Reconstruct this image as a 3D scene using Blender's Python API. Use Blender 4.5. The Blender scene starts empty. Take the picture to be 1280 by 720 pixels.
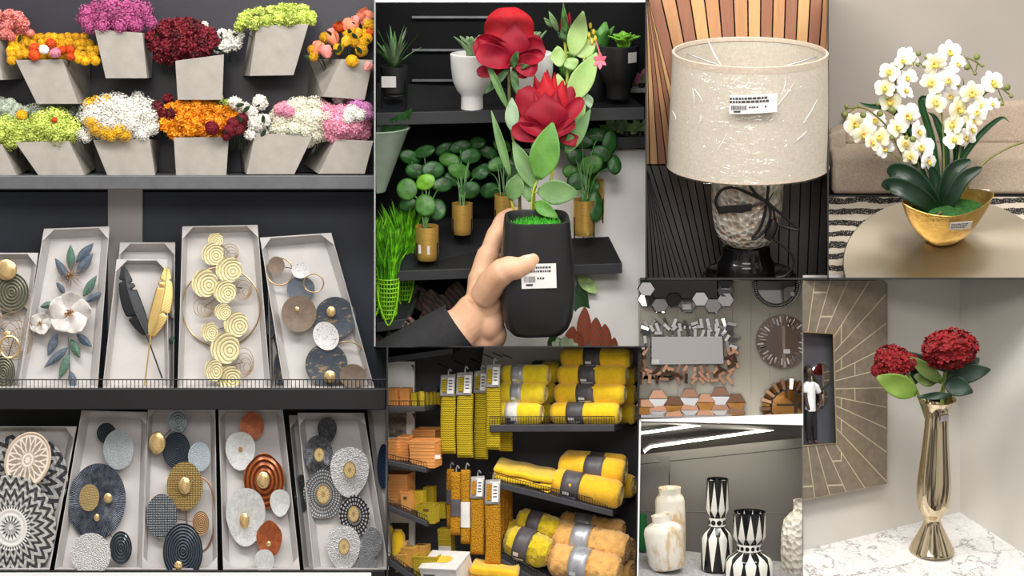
import bpy, bmesh, math, random
from mathutils import Vector, Matrix, Euler, Quaternion, noise as mnoise
PI = math.pi
C = bpy.context.scene.collection
SC = bpy.context.scene
# ------------------------------------------------------------------ camera, world, lights, exposure
D = 8.0          # camera distance to the front plane of the display wall (m)
S = 0.002        # metres per photo pixel on that plane
ZC = 1.0         # height of the camera
cam_data = bpy.data.cameras.new('camera'); cam_data.sensor_width = 36.0
cam_data.lens = 36.0 * D / (1280 * S); cam_data.clip_end = 100
cam = bpy.data.objects.new('camera', cam_data); C.objects.link(cam)
cam.location = (0, -D, ZC); cam.rotation_euler = (PI / 2, 0, 0)
SC.camera = cam
SC.view_settings.view_transform = 'Standard'
SC.view_settings.look = 'None'
SC.view_settings.exposure = 0.0
SC.view_settings.gamma = 1.0
SC.view_settings.use_curve_mapping = False

wd = bpy.data.worlds.new('store_air'); SC.world = wd; wd.use_nodes = True
_nt = wd.node_tree; _nt.nodes.clear()
_o = _nt.nodes.new('ShaderNodeOutputWorld'); _b = _nt.nodes.new('ShaderNodeBackground')
_tc = _nt.nodes.new('ShaderNodeTexCoord'); _sp = _nt.nodes.new('ShaderNodeSeparateXYZ')
_mr = _nt.nodes.new('ShaderNodeMapRange'); _cr = _nt.nodes.new('ShaderNodeValToRGB')
_nt.links.new(_tc.outputs['Generated'], _sp.inputs[0]); _nt.links.new(_sp.outputs['Z'], _mr.inputs[0])
_mr.inputs[1].default_value = -1; _mr.inputs[2].default_value = 1
_nt.links.new(_mr.outputs[0], _cr.inputs[0])
_el = _cr.color_ramp.elements
_el[0].position = 0.0; _el[0].color = (0.34, 0.32, 0.30, 1)
_el[1].position = 1.0; _el[1].color = (1.0, 0.98, 0.94, 1)
for _p, _c in ((0.45, (0.52, 0.50, 0.48, 1)), (0.62, (0.62, 0.60, 0.58, 1))):
    _e = _cr.color_ramp.elements.new(_p); _e.color = _c
# uneven bright and dark noise patches, added for contrast in metal and mirror reflections
_mp = _nt.nodes.new('ShaderNodeMapping'); _mp.inputs['Location'].default_value = (0.4, 0.1, 0.6); _mp.inputs['Scale'].default_value = (2.2, 2.2, 1.1)
_nz = _nt.nodes.new('ShaderNodeTexNoise'); _nz.inputs['Scale'].default_value = 1.6; _nz.inputs['Detail'].default_value = 2
_nr = _nt.nodes.new('ShaderNodeValToRGB'); _nr.color_ramp.elements[0].position = 0.40; _nr.color_ramp.elements[0].color = (0.22, 0.21, 0.21, 1)
_nr.color_ramp.elements[1].position = 0.58; _nr.color_ramp.elements[1].color = (1.7, 1.66, 1.6, 1)
_mx = _nt.nodes.new('ShaderNodeMix'); _mx.data_type = 'RGBA'; _mx.blend_type = 'MULTIPLY'; _mx.inputs[0].default_value = 1.0
_nt.links.new(_tc.outputs['Generated'], _mp.inputs[0]); _nt.links.new(_mp.outputs[0], _nz.inputs['Vector']); _nt.links.new(_nz.outputs[0], _nr.inputs[0])
_nt.links.new(_cr.outputs[0], _mx.inputs[6]); _nt.links.new(_nr.outputs[0], _mx.inputs[7]); _nt.links.new(_mx.outputs[2], _b.inputs[0])
_b.inputs[1].default_value = 0.8
_nt.links.new(_b.outputs[0], _o.inputs[0])

def area(name, loc, target, sx, sy, power, col=(1, 0.97, 0.93)):
    l = bpy.data.lights.new(name, 'AREA'); l.shape = 'RECTANGLE'; l.size = sx; l.size_y = sy
    l.energy = power; l.color = col
    o = bpy.data.objects.new(name, l); C.objects.link(o); o.location = loc
    o.rotation_euler = (Vector(target) - Vector(loc)).to_track_quat('-Z', 'Y').to_euler()
    return o
area('ceiling_light_left', (-1.6, -1.9, 3.3), (-0.9, 0.2, 1.0), 1.6, 0.6, 62)
area('ceiling_light_right', (1.6, -1.9, 3.3), (0.9, 0.2, 1.0), 1.6, 0.6, 62)
area('ceiling_light_mid', (0.0, -2.6, 3.4), (0, 0.2, 0.9), 1.6, 0.8, 46)
area('front_fill_light', (0.4, -5.2, 2.6), (0.1, 0.2, 0.6), 3.2, 0.9, 70)  # fill light added in front to brighten the lower bays

# ------------------------------------------------------------------ helpers
def P(px, py, d=0.0):
    """point in the display wall: photo pixel at depth d behind the front plane"""
    k = S * (D + d) / D
    return Vector(((px - 640) * k, d, ZC + (360 - py) * k))
def K(d): return S * (D + d) / D
def lin(c):
    out = []
    for v in c[:3]:
        v = v / 255.0
        out.append(v / 12.92 if v <= 0.04045 else ((v + 0.055) / 1.055) ** 2.4)
    return (out[0], out[1], out[2], 1)

class NT:
    """small expression builder for node materials"""
    def __init__(s, name):
        s.m = bpy.data.materials.new(name); s.m.use_nodes = True
        s.t = s.m.node_tree; s.b = s.t.nodes['Principled BSDF']
        tc = s.t.nodes.new('ShaderNodeTexCoord'); s.co = tc.outputs['Object']; s.gen = tc.outputs['Generated']
    def L(s, a, b): s.t.links.new(a, b)
    def set(s, sock, v):
        if isinstance(v, X): s.L(v.s, sock)
        elif hasattr(v, 'is_output'): s.L(v, sock)
        else: sock.default_value = v
    def math(s, op, a, b=0.0, c=0.0):
        n = s.t.nodes.new('ShaderNodeMath'); n.operation = op
        s.set(n.inputs[0], a); s.set(n.inputs[1], b)
        if op in ('SMOOTH_MIN', 'SMOOTH_MAX', 'MULTIPLY_ADD', 'COMPARE'): s.set(n.inputs[2], c)
        return X(s, n.outputs[0])
    def xyz(s):
        n = s.t.nodes.new('ShaderNodeSeparateXYZ'); s.L(s.co, n.inputs[0])
        return [X(s, n.outputs[i]) for i in range(3)]
    def noise(s, scale, detail=3, rough=0.55, co=None, stretch=None):
        n = s.t.nodes.new('ShaderNodeTexNoise'); n.inputs['Scale'].default_value = scale
        n.inputs['Detail'].default_value = detail; n.inputs['Roughness'].default_value = rough
        src = co or s.co
        if stretch:
            mp = s.t.nodes.new('ShaderNodeMapping'); mp.inputs['Scale'].default_value = stretch
            s.L(src, mp.inputs[0]); src = mp.outputs[0]
        s.L(src, n.inputs['Vector']); return X(s, n.outputs[0])
    def voronoi(s, scale, feature='F1', stretch=None):
        n = s.t.nodes.new('ShaderNodeTexVoronoi'); n.inputs['Scale'].default_value = scale; n.feature = feature
        src = s.co
        if stretch:
            mp = s.t.nodes.new('ShaderNodeMapping'); mp.inputs['Scale'].default_value = stretch
            s.L(src, mp.inputs[0]); src = mp.outputs[0]
        s.L(src, n.inputs['Vector']); return X(s, n.outputs['Distance'])
    def ramp(s, fac, stops):
        n = s.t.nodes.new('ShaderNodeValToRGB'); s.set(n.inputs[0], fac); e = n.color_ramp.elements
        while len(e) < len(stops): e.new(0.5)
        for i, (p, c) in enumerate(stops): e[i].position = p; e[i].color = lin(c)
        return n.outputs[0]
    def mix(s, fac, a, b):
        n = s.t.nodes.new('ShaderNodeMix'); n.data_type = 'RGBA'
        s.set(n.inputs[0], fac)
        for v, i in ((a, 6), (b, 7)):
            if isinstance(v, (tuple, list)): n.inputs[i].default_value = lin(v)
            else: s.L(v, n.inputs[i])
        return n.outputs[2]
    def bump(s, h, strength=0.3, dist=0.01):
        n = s.t.nodes.new('ShaderNodeBump'); n.inputs['Strength'].default_value = strength
        n.inputs['Distance'].default_value = dist
        s.set(n.inputs['Height'], h); s.L(n.outputs[0], s.b.inputs['Normal'])
    def fin(s, col=None, rough=0.5, metal=0.0, **kw):
        if col is not None:
            if isinstance(col, (tuple, list)): s.b.inputs['Base Color'].default_value = lin(col)
            else: s.L(col, s.b.inputs['Base Color'])
        s.set(s.b.inputs['Roughness'], rough); s.set(s.b.inputs['Metallic'], metal)
        for k, v in kw.items():
            s.set(s.b.inputs[k.replace('_', ' ')], v)
        return s.m
class X:
    def __init__(s, n, sock): s.n = n; s.s = sock
    def __add__(s, o): return s.n.math('ADD', s, o)
    def __radd__(s, o): return s.n.math('ADD', o, s)
    def __sub__(s, o): return s.n.math('SUBTRACT', s, o)
    def __rsub__(s, o): return s.n.math('SUBTRACT', o, s)
    def __mul__(s, o): return s.n.math('MULTIPLY', s, o)
    def __rmul__(s, o): return s.n.math('MULTIPLY', o, s)
    def __truediv__(s, o): return s.n.math('DIVIDE', s, o)
    def abs(s): return s.n.math('ABSOLUTE', s)
    def fr(s): return s.n.math('FRACT', s)
    def fl(s): return s.n.math('FLOOR', s)
    def sin(s): return s.n.math('SINE', s)
    def sqrt(s): return s.n.math('SQRT', s)
    def gt(s, v): return s.n.math('GREATER_THAN', s, v)
    def lt(s, v): return s.n.math('LESS_THAN', s, v)
    def mx(s, v): return s.n.math('MAXIMUM', s, v)
    def mn(s, v): return s.n.math('MINIMUM', s, v)
    def tri(s): return ((s.fr() - 0.5).abs()) * 2.0       # triangle wave 0..1

MATS = {}
def mat(name, col, rough=0.5, metal=0.0, var=0.08, scale=30, bump=0.0, bscale=None, stretch=None, **kw):
    """plain surface with a little procedural variation"""
    if name in MATS: return MATS[name]
    n = NT(name)
    f = n.noise(scale, 3, stretch=stretch)
    a = tuple(max(0, c * (1 - var)) for c in col); b = tuple(min(255, c * (1 + var)) for c in col)
    c = n.ramp(f, [(0.3, a), (0.7, b)])
    if bump:
        n.bump(n.noise(bscale or scale * 3, 4, stretch=stretch), bump, 0.004)
    MATS[name] = n.fin(c, rough, metal, **kw)
    return MATS[name]

def tag(o, label, cat, group=None, kind=None):
    if label: o['label'] = label
    if cat: o['category'] = cat
    if group: o['group'] = group
    if kind: o['kind'] = kind
    return o
def thing(name, label, cat, loc, rot=(0, 0, 0), group=None, kind=None):
    o = bpy.data.objects.new(name, None); C.objects.link(o)
    o.empty_display_size = 0.02
    o.location = loc; o.rotation_euler = rot
    return tag(o, label, cat, group, kind)

class MB:
    def __init__(s): s.v = []; s.f = []; s.mi = []; s.m = 0
    def add(s, vs, fs):
        b = len(s.v); s.v.extend(Vector(v) for v in vs)
        for f in fs: s.f.append([b + i for i in f]); s.mi.append(s.m)
        return s
    def quad(s, a, b, c, d): return s.add([a, b, c, d], [(0, 1, 2, 3)])
    def hexa(s, p):      # 0-3 front quad tl,tr,br,bl ; 4-7 the back quad in the same order
        return s.add(p, [(0, 3, 2, 1), (4, 5, 6, 7), (0, 1, 5, 4), (3, 7, 6, 2), (0, 4, 7, 3), (1, 2, 6, 5)])
    def box(s, c, sz, rot=None):
        hx, hy, hz = (q / 2 for q in sz); c = Vector(c)
        p = [Vector(q) for q in ((-hx, -hy, hz), (hx, -hy, hz), (hx, -hy, -hz), (-hx, -hy, -hz),
                                 (-hx, hy, hz), (hx, hy, hz), (hx, hy, -hz), (-hx, hy, -hz))]
        if rot: 
            R = Euler(rot).to_matrix(); p = [R @ q for q in p]
        return s.hexa([c + q for q in p])
    def tube(s, pts, r, seg=8, cap=True, closed=False):
        pts = [Vector(p) for p in pts]; n = len(pts)
        rs = r if isinstance(r, (list, tuple)) else [r] * n
        vs = []; fs = []; prev = None
        for i, p in enumerate(pts):
            if closed: t = pts[(i + 1) % n] - pts[i - 1]
            else: t = pts[min(i + 1, n - 1)] - pts[max(i - 1, 0)]
            if t.length < 1e-9: t = Vector((0, 0, 1))
            t.normalize()
            if prev is None:
                a = Vector((0, 0, 1)) if abs(t.z) < 0.9 else Vector((1, 0, 0))
                u = t.cross(a).normalized()
            else:
                u = (prev - t * prev.dot(t))
                u = u.normalized() if u.length > 1e-6 else t.orthogonal().normalized()
            prev = u; w = t.cross(u)
            for j in range(seg):
                a = 2 * PI * j / seg
                vs.append(p + (u * math.cos(a) + w * math.sin(a)) * rs[i])
        m = n if closed else n - 1
        for i in range(m):
            for j in range(seg):
                k = (j + 1) % seg; i2 = (i + 1) % n
                fs.append((i * seg + j, i * seg + k, i2 * seg + k, i2 * seg + j))
        if cap and not closed:
            fs.append(tuple(range(seg))[::-1]); fs.append(tuple((n - 1) * seg + j for j in range(seg)))
        return s.add(vs, fs)
    def lathe(s, prof, seg=32, axis='Z', c=(0, 0, 0), cap0=True, cap1=True, sx=1, sy=1, ang=2 * PI):
        """prof: (radius, height) pairs"""
        vs = []; fs = []; n = len(prof); c = Vector(c); full = abs(ang - 2 * PI) < 1e-6
        sg = seg if full else seg + 1
        for (r, h) in prof:
            for j in range(sg):
                a = ang * j / seg
                x, y = r * math.cos(a) * sx, r * math.sin(a) * sy
                q = Vector((x, y, h)) if axis == 'Z' else (Vector((x, -h, y)) if axis == 'Y' else Vector((h, x, y)))
                vs.append(c + q)
        for i in range(n - 1):
            for j in range(seg):
                k = (j + 1) % sg
                fs.append((i * sg + j, i * sg + k, (i + 1) * sg + k, (i + 1) * sg + j))
        if full and cap0: fs.append(tuple(range(seg))[::-1])
        if full and cap1: fs.append(tuple((n - 1) * seg + j for j in range(seg)))
        return s.add(vs, fs)
    def ball(s, c, r, seg=16, rings=10, rot=None):
        c = Vector(c); r = r if isinstance(r, (tuple, list)) else (r, r, r)
        vs = []; fs = []
        R = Euler(rot).to_matrix() if rot else None
        for i in range(rings + 1):
            t = PI * i / rings
            for j in range(seg):
                a = 2 * PI * j / seg
                q = Vector((r[0] * math.sin(t) * math.cos(a), r[1] * math.sin(t) * math.sin(a), r[2] * math.cos(t)))
                vs.append(c + (R @ q if R else q))
        for i in range(rings):
            for j in range(seg):
                k = (j + 1) % seg
                if i == 0: fs.append((j, (i + 1) * seg + j, (i + 1) * seg + k))
                elif i == rings - 1: fs.append((i * seg + j, (i + 1) * seg + j, i * seg + k))
                else: fs.append((i * seg + j, (i + 1) * seg + j, (i + 1) * seg + k, i * seg + k))
        return s.add(vs, fs)
    def grid(s, fn, nu, nv):
        vs = [fn(i / nu, j / nv) for j in range(nv + 1) for i in range(nu + 1)]
        fs = [(j * (nu + 1) + i, j * (nu + 1) + i + 1, (j + 1) * (nu + 1) + i + 1, (j + 1) * (nu + 1) + i)
              for j in range(nv) for i in range(nu)]
        return s.add(vs, fs)
    def tf(s, M, start=0):
        for i in range(start, len(s.v)): s.v[i] = M @ s.v[i]
        return s
    def build(s, name, mats, parent=None, smooth=True, k=1.0, off=None, solid=0.0, subsurf=0, angle=None, bevel=0.0):
        me = bpy.data.meshes.new(name); o_ = Vector(off) if off is not None else Vector((0, 0, 0))
        me.from_pydata([tuple(v * k - o_) for v in s.v], [], s.f)
        for m in (mats if isinstance(mats, (list, tuple)) else [mats]): me.materials.append(m)
        if len(me.materials) > 1: me.polygons.foreach_set('material_index', s.mi)
        bm = bmesh.new(); bm.from_mesh(me)
        bmesh.ops.remove_doubles(bm, verts=bm.verts, dist=1e-7)
        bmesh.ops.recalc_face_normals(bm, faces=bm.faces)
        bm.to_mesh(me); bm.free()
        if solid and len(s.f) <= 40: smooth = False
        if smooth:
            me.polygons.foreach_set('use_smooth', [True] * len(me.polygons))
            me.set_sharp_from_angle(angle=angle if angle else 0.7)
        o = bpy.data.objects.new(name, me); C.objects.link(o)
        if parent: o.parent = parent
        if bevel:
            b = o.modifiers.new('bevel', 'BEVEL'); b.width = bevel; b.segments = 2; b.limit_method = 'ANGLE'
        if solid:
            md = o.modifiers.new('solid', 'SOLIDIFY'); md.thickness = solid; md.offset = 0
        if subsurf:
            md = o.modifiers.new('sub', 'SUBSURF'); md.levels = subsurf; md.render_levels = subsurf
        return o
def inst(src, parent, loc, rot=(0, 0, 0), scale=None, name=None):
    """a copy of a one-mesh part (mesh data shared)"""
    o = src.copy(); C.objects.link(o); o.parent = parent; o.location = loc; o.rotation_euler = rot
    if scale is not None: o.scale = scale
    if name: o.name = name
    return o
def mesh_data(mb, name, mats, smooth=True, angle=None):
    o = mb.build(name, mats, None, smooth, angle=angle); me = o.data; bpy.data.objects.remove(o); return me
def place(name, me, parent, loc, rot=(0, 0, 0), scale=(1, 1, 1), material=None):
    if material is not None and (not me.materials or me.materials[0] != material):
        key = (me.name, material.name)
        if key not in _mcache:
            m2 = me.copy(); m2.materials.clear(); m2.materials.append(material); _mcache[key] = m2
        me = _mcache[key]
    o = bpy.data.objects.new(name, me); C.objects.link(o)
    if parent: o.parent = parent
    o.location = loc; o.rotation_euler = rot; o.scale = scale
    return o
_mcache = {}
def bez(pts, n=12):
    """Catmull-Rom through the points"""
    pts = [Vector(p) for p in pts]; out = []
    q = [pts[0] * 2 - pts[1]] + pts + [pts[-1] * 2 - pts[-2]]
    for i in range(1, len(q) - 2):
        for j in range(n):
            t = j / n; a, b, c, d = q[i - 1], q[i], q[i + 1], q[i + 2]
            out.append(0.5 * ((2 * b) + (c - a) * t + (2 * a - 5 * b + 4 * c - d) * t * t + (3 * b - a - 3 * c + d) * t ** 3))
    out.append(pts[-1]); return out
def pbox(x0, y0, x1, y1, d0, d1):
    """8 corners of a block whose front face fills the pixel box at depth d0 and whose back face is straight behind it at d1"""
    a, b = P(x0, y0, d0), P(x1, y1, d0)
    return [Vector((a.x, d0, a.z)), Vector((b.x, d0, a.z)), Vector((b.x, d0, b.z)), Vector((a.x, d0, b.z)),
            Vector((a.x, d1, a.z)), Vector((b.x, d1, a.z)), Vector((b.x, d1, b.z)), Vector((a.x, d1, b.z))]
def struct(name, pts, m, label=None, bevel=0):
    mb = MB().hexa(pts); o = mb.build(name, m, None, False, bevel=bevel); o['kind'] = 'structure'
    if label: o['label'] = label
    return o
def hexq(front, df, back, db):
    """front quad px list tl,tr,br,bl at depth df (number or 4 depths) and back quad at db"""
    dfs = df if isinstance(df, (list, tuple)) else [df] * 4
    dbs = db if isinstance(db, (list, tuple)) else [db] * 4
    return [P(x, y, d) for (x, y), d in zip(front, dfs)] + [P(x, y, d) for (x, y), d in zip(back, dbs)]
# ------------------------------------------------------------------ the setting: back walls, dividers, big shelves
random.seed(7)
navy = mat('navy_black_paint', (31, 31, 41), 0.32, 0, 0.10, 6, 0.05, 200)
navy_low = mat('dark_navy_paint', (40, 46, 60), 0.5, 0, 0.08, 6, 0.05, 200)
black_low = mat('black_board', (12, 13, 17), 0.6, 0, 0.1, 8)
grey_metal = mat('grey_painted_metal', (92, 93, 96), 0.45, 0.3, 0.06, 20)
black_metal = mat('black_powder_coat', (17, 17, 20), 0.42, 0.2, 0.1, 40, 0.05, 400)
white_paint = mat('white_board', (238, 238, 238), 0.6, 0, 0.02, 10)
beige_paint = mat('beige_pillar_paint', (186, 182, 176), 0.7, 0, 0.03, 10)
divider_m = mat('charcoal_divider', (26, 26, 28), 0.6, 0, 0.1, 10)

WD = 0.30                                  # depth of the wall on the left side
struct('wall_flowers', pbox(-60, -40, 470, 240, WD, WD + 0.05), navy)
struct('wall_art_display', pbox(-60, 238, 469, 436, WD, WD + 0.05), navy_low)
struct('wall_art_display_low', pbox(-60, 436, 484, 760, WD, WD + 0.05), navy_low)
struct('trim_1', pbox(135, 232, 178, 480, WD - 0.012, WD + 0.005), beige_paint)

def divider(name, x0, x1, y0, y1, d0, d1, m):
    """thin upright or level board between two bays, running back from d0 to d1"""
    q = [(x0, y0), (x1, y0), (x1, y1), (x0, y1)]
    struct(name, hexq(q, d0, q, d1), m)
divider('trim_2', 467.6, 469.4, -8, 433, 0.02, WD + 0.04, mat('pale_edge_board', (150, 150, 150), 0.6))
divider('trim_3', 483.2, 485.2, 433, 728, 0.02, WD + 0.04, divider_m)
divider('trim_4', 468, 809, 432.6, 434.2, 0.06, WD + 0.2, divider_m)
divider('trim_5', 806.6, 808.6, -8, 350, 0.02, WD + 0.2, divider_m)
divider('trim_6', 1034.2, 1036.0, -8, 350, 0.02, WD + 0.2, divider_m)
divider('trim_7', 800, 1290, 347.0, 349.6, 0.02, WD + 0.2, divider_m)
divider('trim_8', 1002.6, 1004.2, 349, 728, 0.03, 0.06, mat('grey_divider', (120, 120, 118), 0.6))
divider('trim_9', 468.5, 808.5, -6, 2.8, 0.03, 0.06, white_paint)
divider('trim_10', -20, 464, 715.6, 728, 0.0, 0.05, white_paint)
# slanting white board between the mirrors and the vases
struct('trim_11', hexq([(799.5, 524.5), (1004, 517), (1004, 531.5), (799.5, 526.5)], 0.02,
                       [(799.5, 524.5), (1004, 517), (1004, 531.5), (799.5, 526.5)], WD), white_paint)
struct('trim_12', hexq([(799, 525), (801.3, 525), (798, 728), (796, 728)], 0.02,
                       [(799, 525), (801.3, 525), (798, 728), (796, 728)], WD), white_paint)

# long grey shelf under the lower row of planters
def plain(name, pts, m, label, cat, bevel=0.0, group=None, kind=None):
    """one solid block as a thing, its origin at the middle of its base"""
    c = sum(pts, Vector()) / len(pts); c.z = min(p.z for p in pts)
    o = MB().hexa(pts).build(name, m, None, False, off=c, bevel=bevel); o.location = c
    return tag(o, label, cat, group, kind)
plain('wall_shelf', hexq([(-40, 219.5), (468, 219.5), (468, 236.5), (-40, 236.5)], 0.09,
                         [(-40, 215), (468, 215), (468, 236), (-40, 236)], WD), grey_metal,
      'long grey metal shelf under the lower row of flower planters', 'shelf', 0.002)

# ------------------------------------------------------------------ planters
planter_m = mat('pale_grey_stoneware', (158, 152, 144), 0.7, 0, 0.05, 25, 0.05, 150)
moss_dark = mat('dark_foam', (40, 52, 30), 0.9, 0, 0.3, 120)
def planter(label, front, side, bt, bb, df=0.12, db=WD - 0.005, row='upper'):
    tl, tr, br, bl = front
    w = tr[0] - tl[0]
    if side == 'R':
        back = [(tl[0] + 0.30 * w, bt[1]), bt, bb, (bl[0] + 0.25 * w, bb[1])]
    elif side == 'L':
        back = [bt, (tr[0] - 0.30 * w, bt[1]), (br[0] - 0.25 * w, bb[1]), bb]
    else:
        back = [(tl[0] + 5, tl[1] + 1), (tr[0] - 5, tr[1] + 1), (br[0] - 4, br[1] - 1), (bl[0] + 4, bl[1] - 1)]
    p = hexq(front, df, back, db)
    c = (p[3] + p[2] + p[6] + p[7]) / 4
    t = thing('planter', label, 'planter', c, group='%s row of tapered wall planters' % row)
    # open-topped shell: outer walls, rim and inner walls
    mb = MB(); ctop = (p[0] + p[1] + p[4] + p[5]) / 4; cbot = c
    inn = [q + (ctop - q) * 0.10 for q in (p[0], p[1], p[5], p[4])]
    low = [q + (cbot - q) * 0.10 + Vector((0, 0, 0.012)) for q in (p[3], p[2], p[6], p[7])]
    top = [p[0], p[1], p[5], p[4]]; bot = [p[3], p[2], p[6], p[7]]
    mid_in = [a + (b - a) * 0.3 for a, b in zip(inn, low)]
    vs = top + bot + inn + mid_in
    fs = [(i, (i + 1) % 4, 4 + (i + 1) % 4, 4 + i) for i in range(4)] + [(4, 5, 6, 7)]
    fs += [(i, 8 + i, 8 + (i + 1) % 4, (i + 1) % 4) for i in range(4)]
    fs += [(8 + i, 12 + i, 12 + (i + 1) % 4, 8 + (i + 1) % 4) for i in range(4)]
    mb.add(vs, fs); mb.build('shell', planter_m, t, False, off=c, bevel=0.0012)
    fm = MB().add(mid_in, [(0, 1, 2, 3)]); fm.build('foam', moss_dark, t, False, off=c)
    return t

PL = [
 ('pale planter of coral pink blooms cut by left edge of photo', [(-50, 46), (-8, 46), (4, 100), (-30, 100)], 'R', (28, 50), (28, 99), 'upper'),
 ('pale tapered planter holding yellow pompom flowers', [(19, 75), (78, 74), (98, 130), (46, 130)], 'R', (113, 80), (113, 129), 'upper'),
 ('pale planter under the magenta flowers', [(118, 37), (178, 41), (184, 98), (132, 98)], 'R', (191, 43), (190, 97), 'upper'),
 ('pale planter under the burgundy and white flowers, upper row', [(219, 76), (280, 68), (278, 125), (222, 125)], None, None, None, 'upper'),
 ('pale planter under the lime green snowball flowers, top row', [(321, 32), (386, 30), (367, 94), (312, 95)], 'L', (312, 40), (303, 95), 'upper'),
 ('pale planter under the yellow and peach rosebud mix', [(427, 74), (466.5, 75), (456, 125), (404, 121)], 'L', (386, 74), (384, 121), 'upper'),
 ('pale planter cut by left edge of photo in lower row', [(-40, 180), (2, 180), (21, 220), (-18, 220)], 'R', (28, 182), (38, 212), 'lower'),
 ('pale planter under lime yarrow in lower row', [(19, 178), (86, 176), (106, 219.4), (48, 219.4)], 'R', (113, 176), (120, 211), 'lower'),
 ('pale planter under white and yellow statice in lower row', [(116, 175), (187, 174), (194, 219.4), (134, 219.4)], 'R', (199, 176), (198, 211), 'lower'),
 ('pale planter under orange and burgundy flowers in lower row', [(217, 172), (286, 171), (283, 219.4), (220, 219.4)], None, None, None, 'lower'),
 ('pale planter under the mostly white bunch in lower row', [(319, 166), (391, 170), (368, 218), (308, 218)], 'L', (299, 174), (301, 212), 'lower'),
 ('pale planter under pink hydrangeas at right end of lower row', [(420, 174), (466.8, 176), (456, 217.5), (398, 217.5)], 'L', (398, 176), (379, 205), 'lower'),
]
for (lb, fr, sd, bt, bb, row) in PL: planter(lb, fr, sd, bt, bb, row=row)

# ------------------------------------------------------------------ flower heads (unit radius)
def fib(n):
    for i in range(n):
        z = 1 - 2 * (i + 0.5) / n; r = math.sqrt(1 - z * z); a = i * 2.399963
        yield Vector((r * math.cos(a), r * math.sin(a), z))
def head_mum(n=110, seed=1, w=0.2, inner=0.62, curl=0.15):
    rnd = random.Random(seed); mb = MB(); mb.ball((0, 0, 0), inner, 12, 8)
    for dr in fib(n):
        u = dr.orthogonal().normalized(); u.rotate(Quaternion(dr, rnd.random() * 6.28)); v = dr.cross(u)
        L = rnd.uniform(0.86, 1.05); a = dr * (inner * 0.9)
        tip = dr * L + v * curl
        m = dr * (0.5 * (inner + L))
        mb.add([a, m + u * w + v * 0.04, tip, m - u * w + v * 0.04, m - v * 0.05], [(0, 1, 4), (1, 2, 4), (2, 3, 4), (3, 0, 4)])
    return mb
def head_pom(seed=2):
    rnd = random.Random(seed); mb = MB(); mb.ball((0, 0, 0), 0.78, 12, 8)
    for dr in fib(150):
        u = dr.orthogonal().normalized(); u.rotate(Quaternion(dr, rnd.random() * 6.28)); v = dr.cross(u)
        c = dr * 0.95; w = 0.12
        mb.add([dr * 0.72 + u * w, dr * 0.72 - u * w, dr * 0.72 + v * w, c + u * w * 0.6, c - v * w * .4, c - u * w * 0.6], [(0, 3, 2), (2, 3, 4), (2, 4, 5), (1, 2, 5), (3, 4, 5)])
    return mb
def head_hyd(n=60, seed=3, ps=0.16, pw=0.6, rv=0.0, core=0.72):
    rnd = random.Random(seed); mb = MB(); mb.ball((0, 0, 0), core, 12, 8)
    for dr in fib(n):
        dr = (dr + Vector((rnd.uniform(-.1, .1), rnd.uniform(-.1, .1), rnd.uniform(-.1, .1)))).normalized()
        u = dr.orthogonal().normalized(); u.rotate(Quaternion(dr, rnd.random() * 6.28)); v = dr.cross(u)
        c = dr * (rnd.uniform(0.82, 0.95) + rnd.uniform(-rv, rv))
        for k in range(4):
            a = k * PI / 2; q = u * math.cos(a) + v * math.sin(a); t = u * -math.sin(a) + v * math.cos(a)
            mb.add([c, c + q * ps + t * ps * pw + dr * 0.05, c + q * ps * 1.9 + dr * 0.10, c + q * ps - t * ps * pw + dr * 0.05], [(0, 1, 2, 3)])
    return mb
def head_bud(seed=4):
    mb = MB()
    for k in range(7):
        a0 = k * 2.4; rr = 0.25 + 0.09 * k
        def f(u, v, a0=a0, rr=rr):
            a = a0 + (u - 0.5) * 2.2; z = -0.9 + 1.9 * v; r = rr * (0.35 + 0.9 * math.sin(min(1, v * 1.15) * PI * 0.62))
            return Vector((r * math.cos(a), r * math.sin(a), z - 0.25 * (2 * u - 1) ** 2 * v))
        mb.grid(f, 6, 6)
    return mb
def flower_mat(name, c, dark=0.62, trans=0.0):
    n = NT(name)
    oi = n.t.nodes.new('ShaderNodeObjectInfo')
    f = n.noise(2.2, 3) + (X(n, oi.outputs['Random']) - 0.5) * 0.30
    col = n.ramp(f, [(0.25, tuple(q * dark for q in c)), (0.55, c), (0.8, tuple(min(255, q * 1.12 + 8) for q in c))])
    return n.fin(col, 0.7)
FM = {k: flower_mat('petal_' + k, c, d) for k, c, d in [
    ('magenta', (188, 86, 142), .75), ('burgundy', (120, 16, 34), .6), ('white', (250, 248, 240), .88), ('lime', (206, 222, 108), .8),
    ('yellow', (240, 188, 28), .82), ('orange', (250, 160, 22), .8), ('deep_orange', (232, 92, 28), .8), ('coral', (240, 146, 138), .85),
    ('pink', (240, 158, 184), .85), ('ivory', (240, 236, 214), .85), ('orchid_pink', (214, 140, 196), .8), ('peach', (240, 140, 104), .85), ('mint', (206, 216, 200), .9)]}
H_MUM = mesh_data(head_mum(), 'chrysanthemum_head', FM['white'], False)
H_POM = mesh_data(head_pom(), 'pompom_head', FM['white'], False)
H_HYD = mesh_data(head_hyd(), 'hydrangea_head', FM['white'], False)
H_STA = mesh_data(head_hyd(95, 5, 0.10, 0.75, 0.16, 0.5), 'statice_head', FM['white'], False)
H_BUD = mesh_data(head_bud(), 'rosebud_head', FM['white'], True)
leaf_dark = mat('dark_leaf', (36, 62, 34), 0.55, 0, 0.25, 60)
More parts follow.
